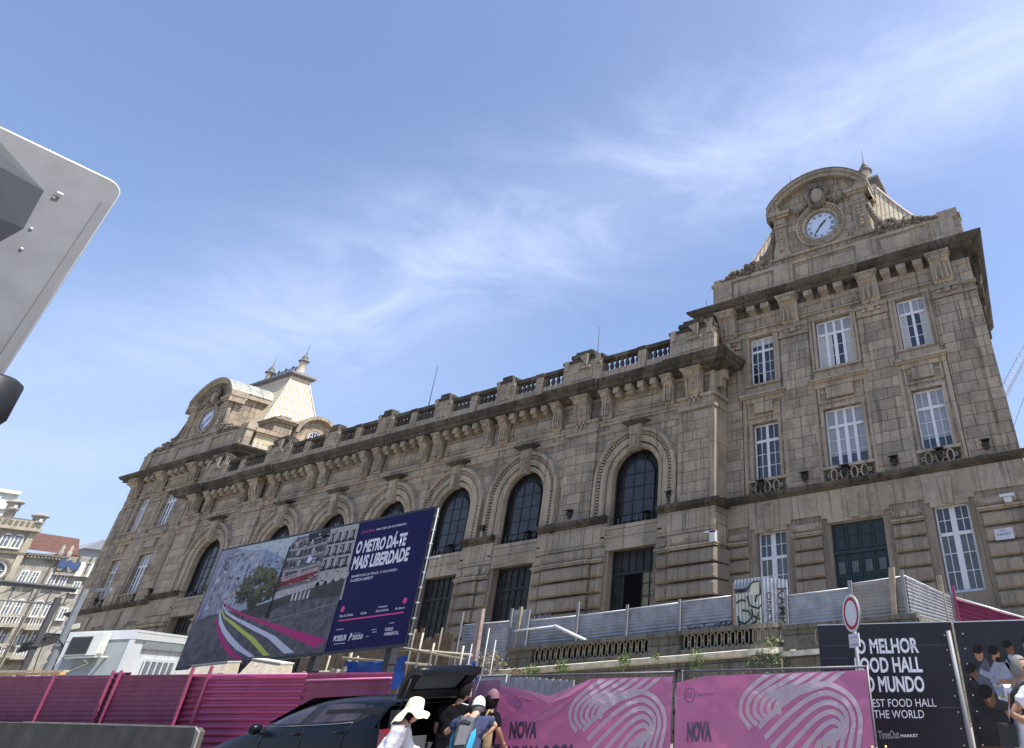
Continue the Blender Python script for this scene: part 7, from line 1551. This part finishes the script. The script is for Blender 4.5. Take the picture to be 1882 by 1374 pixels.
# woman in a floppy cream hat, seen from her right side, leaning a little forward
WHT=mat('white_cotton_cardigan',(.66,.66,.69),rough=.85,var=.10,scale=9,bump=.25); HATM=mat('cream_hat_cloth',(.70,.65,.47),rough=.85,var=.08,scale=10,bump=.2)
fw=dirn(48); b=Vector((-8.86,7.06,gz(-8.8))); hd=Vector((-8.67,7.23,1.475)); ch=Vector((-8.74,7.17,1.325)); hp=Vector((-8.88,7.05,.90))
t,F,Rr,up=person('woman in a floppy cream hat and loose white cardigan behind the car',b,fw,hp,ch,hd,dirn(46)+Vector((0,0,-.25)),[Vector((-8.78,7.36,1.08)),Vector((-8.60,7.44,.96))],[Vector((-8.72,6.98,1.06)),Vector((-8.52,7.10,.99))],SKIN,WHT,mat('grey_skirt_cloth',(.2,.2,.22),rough=.85),sleeve=1.3,sh=.155,shirtr=.018,neckr=.046)
hairmesh(t,hd,fw,.098,mat('black_hair',(.010,.009,.009),rough=.85,spec=.1,bump=.8,scale=60),cut=-.5)
m=MB().mat(HATM); c=hd+Vector((0,0,.035)); n=36; ax=Vector((.10,.12,1)).normalized(); a1=fw.normalized(); a2=ax.cross(a1).normalized(); a1=a2.cross(ax)
prof_=[(0,.135),(.045,.132),(.085,.11),(.10,.07),(.108,.02),(.112,-.005),(.135,-.02),(.165,-.035),(.19,-.055),(.205,-.075)]
V=[]
for i,(r,h) in enumerate(prof_):
    for k in range(n):
        a=2*math.pi*k/n; w=.004*mnoise.noise(Vector((a*2,i,3))) if i<6 else (i-5)/4*(.028*math.sin(3*a+.6)+.014*math.sin(7*a)); V.append(c+a1*math.cos(a)*r*1.06+a2*math.sin(a)*r*.95+ax*(h+w-(.02*(i-5) if i>5 and math.cos(a)<-.2 else 0)))
m.raw(V,[(i*n+k,i*n+(k+1)%n,(i+1)*n+(k+1)%n,(i+1)*n+k) for i in range(len(prof_)-1) for k in range(n)],True); local(m.build('sun_hat',t),t)
m=MB().mat(mat('black_strap',(.02,.02,.022),rough=.7)); m.tube([ch+Vector((-.03,-.10,.03)),ch+Vector((-.07,-.13,-.1)),ch+Vector((-.10,-.13,-.25))],.009,5); local(m.build('bag_strap',t),t)
m=MB().mat(WHT)   # loose back panel of the cardigan falling away from the shoulders
V=[]
for i in range(7):
    for k in range(9):
        a=-1.25+2.5*k/8; r=.15+.035*i; V.append(ch-Vector((0,0,.04+.085*i))-fw*(math.cos(a)*r*.85+.02*i)+Rr*math.sin(a)*r*1.1+fw*.01*math.sin(3*k))
m.raw(V,[(i*9+k,i*9+k+1,(i+1)*9+k+1,(i+1)*9+k) for i in range(6) for k in range(8)],True); m.raw([p+fw*.012 for p in V],[(i*9+k,(i+1)*9+k,(i+1)*9+k+1,i*9+k+1) for i in range(6) for k in range(8)],True); local(m.build('cardigan_back',t),t)
# man with black hair in black t-shirt, back to us, looking down to the right into the boot
BT=mat('black_tshirt',(.009,.009,.011),rough=.95,var=.25,scale=6,bump=.5,spec=.05); DJ=mat('dark_trousers',(.02,.022,.03),rough=.85)
fw=dirn(-25); hd=Vector((-9.50,8.82,1.665)); ch=Vector((-9.56,8.78,1.50)); hp=Vector((-9.62,8.66,.95)); b=Vector((-9.62,8.66,gz(-9.6)))
t,F,Rr,up=person('man with short black hair and black t-shirt at the open boot',b,fw,hp,ch,hd,dirn(20)+Vector((0,0,-.35)),[Vector((-9.86,8.70,1.20)),Vector((-9.92,8.9,1.02))],[Vector((-9.30,8.96,1.22)),Vector((-9.42,9.15,1.05))],SKIN,BT,DJ,sleeve=.62,sh=.24,shirtr=.03)
hairmesh(t,hd,dirn(20)+Vector((0,0,-.35)),.098,mat('black_hair',(.012,.010,.010)),cut=-.25,front=.45,thick=1.13)
m=MB().mat(mat('white_trim',(.6,.6,.6))); p0=ch+Rr*.07+Vector((0,0,.02)); m.tube([p0-F*.05,p0+Rr*.05-Vector((0,0,.012))-F*.05,p0+Rr*.12-Vector((0,0,.035))-F*.03],.011,5); local(m.build('shoulder_stripe',t),t)
# man in white cap bending forward, navy shirt
NV=mat('navy_tshirt',(.022,.032,.085),rough=.8,var=.12,scale=6,bump=.2); WC=mat('white_cap_cloth',(.72,.72,.74),rough=.8,var=.05,scale=9)
fw=dirn(-35); hd=Vector((-8.90,8.56,1.455)); ch=Vector((-8.84,8.46,1.335)); hp=Vector((-8.76,8.33,.88)); b=Vector((-8.76,8.36,gz(-8.76)))
t,F,Rr,up=person('man in white cap and navy t-shirt with one hand on hip',b,fw,hp,ch,hd,fw+Vector((0.1,0.1,-.5)),[Vector((-9.16,8.26,1.17)),Vector((-8.985,8.40,1.345)),Vector((.5,.5,0)),Vector((.5,.45,.25))],[Vector((-8.60,8.68,1.22)),Vector((-8.72,8.46,1.04)),Vector((0,.2,1)),Vector((-.8,-.5,-.1))],SKIN,NV,DJ,sleeve=.55,sh=.205,shirtr=.022)
hairmesh(t,hd,fw+Vector((0,0,-.4)),.098,mat('greying_hair',(.10,.095,.09),rough=.6),cut=-.3,front=.2,thick=1.05)
cap(t,hd+Vector((0,0,.01)),fw+Vector((0,0,-.35)),.1,WC)
BPM=mat('backpack_charcoal',(.055,.06,.07),rough=.7,var=.15,scale=8,bump=.2); BPB=mat('backpack_cyan',(.04,.36,.58),rough=.6)
bp_=thing('backpack','charcoal backpack with bright cyan side pockets on the white capped man','backpack',loc=tuple((hp+ch)/2))
ux=Rr; uz=(ch-hp).normalized(); ub=ux.cross(uz); ub=-ub if ub.dot(F)>0 else ub; c=(hp*.40+ch*.60)+ub*.17-Rr*.05
def bpt(x,y,z): return c+ux*x+ub*y+uz*z
m=MB().mat(BPM); V=[];nz_=9
for i in range(nz_):
    z=-.27+.40*i/(nz_-1); q=1-abs(i-3.2)/9; w=.135*(1-.22*(i/(nz_-1))**2); d=.10*q+.01
    for k in range(12):
        a=2*math.pi*k/12; ca,sa=math.cos(a),math.sin(a); V.append(bpt(w*(abs(ca)**.6)*(1 if ca>0 else -1),d*(abs(sa)**.7)*(1 if sa>0 else -1)*(1.15 if sa>0 else .6),z))
m.raw(V,[(i*12+k,i*12+(k+1)%12,(i+1)*12+(k+1)%12,(i+1)*12+k) for i in range(nz_-1) for k in range(12)],True); m.raw(V[:12],[tuple(range(12))]); m.raw(V[-12:],[tuple(range(12))]); local(m.build('bag',bp_),bp_)
for s in(-1,1):
    m=MB().mat(BPB); m.raw([bpt(s*.148,.0,-.27),bpt(s*.10,.13,-.26),bpt(s*.12,.115,-.08),bpt(s*.15,.02,-.0),bpt(s*.17,.0,-.1)],[(0,1,2,3,4)]); m.raw([bpt(s*.14,-.01,-.27),bpt(s*.095,.12,-.26),bpt(s*.115,.105,-.08),bpt(s*.14,.01,.0),bpt(s*.16,-.01,-.1)],[(0,4,3,2,1)]); local(m.build('side_pocket',bp_),bp_)
m=MB().mat(mat('backpack_grey_panel',(.13,.125,.14),rough=.7)); m.raw([bpt(-.07,.125,-.22),bpt(.08,.125,-.22),bpt(.08,.12,.0),bpt(-.06,.115,.03)],[(0,1,2,3)]); m.mat(BPM); m.tube([bpt(-.08,.10,.06),bpt(.0,.11,.09),bpt(.08,.10,.05)],.014,6); local(m.build('front_panel',bp_),bp_)
for s in(-1,1):
    m=MB().mat(BPM); m.tube([bpt(s*.08,-.02,.10),bpt(s*.12,-.10,.2),bpt(s*.14,-.22,.17),bpt(s*.15,-.25,.0),bpt(s*.13,-.12,-.2)],.018,6); m.mat(mat('pale_blue_piping',(.3,.5,.6))); m.tube([bpt(s*.1,.05,.09),bpt(s*.06,.02,.14),bpt(s*.02,-.02,.15)],.006,5); local(m.build('strap',bp_),bp_)
# person in dusky pink cap and black top, further back
fw=dirn(10); hd=Vector((-9.50,9.42,1.535)); ch=Vector((-9.50,9.40,1.37)); hp=Vector((-9.45,9.36,.9)); b=Vector((-9.45,9.38,gz(-9.45)))
t,F,Rr,up=person('person in a dusky pink cap and black top standing by the pink banner',b,fw,hp,ch,hd,fw+Vector((-.2,0,-.3)),[Vector((-9.74,9.42,1.12)),Vector((-9.72,9.58,.95))],[Vector((-9.24,9.38,1.12)),Vector((-9.28,9.56,.95))],SKIN2,BT,DJ,sleeve=.9,sh=.18)
hairmesh(t,hd,fw+Vector((-.2,0,-.3)),.1,mat('black_hair',(.012,.010,.010)),cut=-.85,front=.4,thick=1.2)
cap(t,hd+Vector((0,0,.012)),dirn(-80)+Vector((0,0,-.1)),.104,mat('dusky_pink_cap',(.17,.085,.105),rough=.8,var=.1))
bg_=thing('backpack','tan backpack hanging from the shoulder of the pink capped person','backpack',loc=(-9.35,9.22,1.1)); TAN=mat('tan_canvas',(.27,.19,.10),rough=.85,var=.2,scale=9,bump=.3)
m=MB().mat(TAN); V=[]
for i in range(7):
    z=.86+.46*i/6; w=.13*(1-.15*abs(i-2)/4); d=.085*(1-.3*(i/6)**2)
    for k in range(10): a=2*math.pi*k/10; V.append((-9.33+w*math.cos(a),9.22+d*math.sin(a),z))
m.raw(V,[(i*10+k,i*10+(k+1)%10,(i+1)*10+(k+1)%10,(i+1)*10+k) for i in range(6) for k in range(10)],True); m.raw(V[-10:],[tuple(range(10))]); m.raw(V[:10],[tuple(range(10))]); local(m.build('bag',bg_),bg_)
m=MB().mat(TAN); m.tube([(-9.38,9.2,1.3),(-9.42,9.3,1.40),(-9.44,9.48,1.33)],.018,6); local(m.build('strap',bg_),bg_)
m=MB().mat(mat('dark_leather',(.05,.035,.025),rough=.6)); m.box(-9.4,-9.27,9.125,9.15,.9,1.08); local(m.build('pocket',bg_),bg_)
# man at the right edge: white t-shirt, dark shoulder strap, sunglasses, short grey hair
WT=mat('white_tshirt',(.68,.68,.73),rough=.85,var=.06,scale=6,bump=.2)
fw=dirn(62); hd=Vector((-.90,8.46,1.535)); ch=Vector((-.96,8.44,1.375)); hp=Vector((-.98,8.43,.80)); b=Vector((-.96,8.43,gz(-.96)))
t,F,Rr,up=person('man with short grey hair, sunglasses and white t-shirt at the right edge',b,fw,hp,ch,hd,dirn(70),[Vector((-1.0,8.74,1.12)),Vector((-.74,8.86,1.0))],[Vector((-1.05,8.2,1.14)),Vector((-.78,8.12,1.02))],SKIN2,WT,mat('black_trousers',(.012,.012,.014),rough=.8),sleeve=.6,sh=.2,shirtr=.01)
hairmesh(t,hd,dirn(70),.1,mat('short_grey_hair',(.17,.16,.15),rough=.7,var=.2,scale=20),cut=-.15,front=.1,thick=1.06)
m=MB().mat(mat('sunglass_black',(.01,.01,.01),rough=.15)); q=dirn(70); rt=q.cross(Vector((0,0,1)))
for s in(-1,1): m.ball(hd+q*.095+rt*s*.034+Vector((0,0,.014)),.024,8,6,sc=(.9,.9,.8)); m.tube([hd+q*.09+rt*s*.06+Vector((0,0,.016)),hd+rt*s*.083+Vector((0,0,.014))],.004,4)
local(m.build('sunglasses',t),t)
m=MB().mat(mat('greying_beard',(.12,.10,.085),rough=.8)); m.ball(hd+q*.06-Vector((0,0,.085)),.055,10,6,sc=(1,1,.6)); local(m.build('beard',t),t)
sb_=thing('shoulder_bag','small black bag slung over the shoulder of the white shirted man','bag',loc=(-.95,8.35,1.2))
m=MB().mat(mat('black_strap',(.02,.02,.022))); m.tube([ch+Rr*.13+Vector((0,0,.035))+F*.06,ch+Rr*.15+Vector((0,0,.04))-F*.02,ch+Rr*.15-Vector((0,0,.06))-F*.13,hp+Rr*.05+Vector((0,0,.25))-F*.15],[.028,.032,.028,.02],6); local(m.build('strap',sb_),sb_)
m=MB().mat(mat('black_strap',(.02,.02,.022))); m.obox(hp+Vector((0,0,.16))-F*.2,Rr,F,(0,0,1),.13,.05,.1); local(m.build('bag',sb_),sb_)
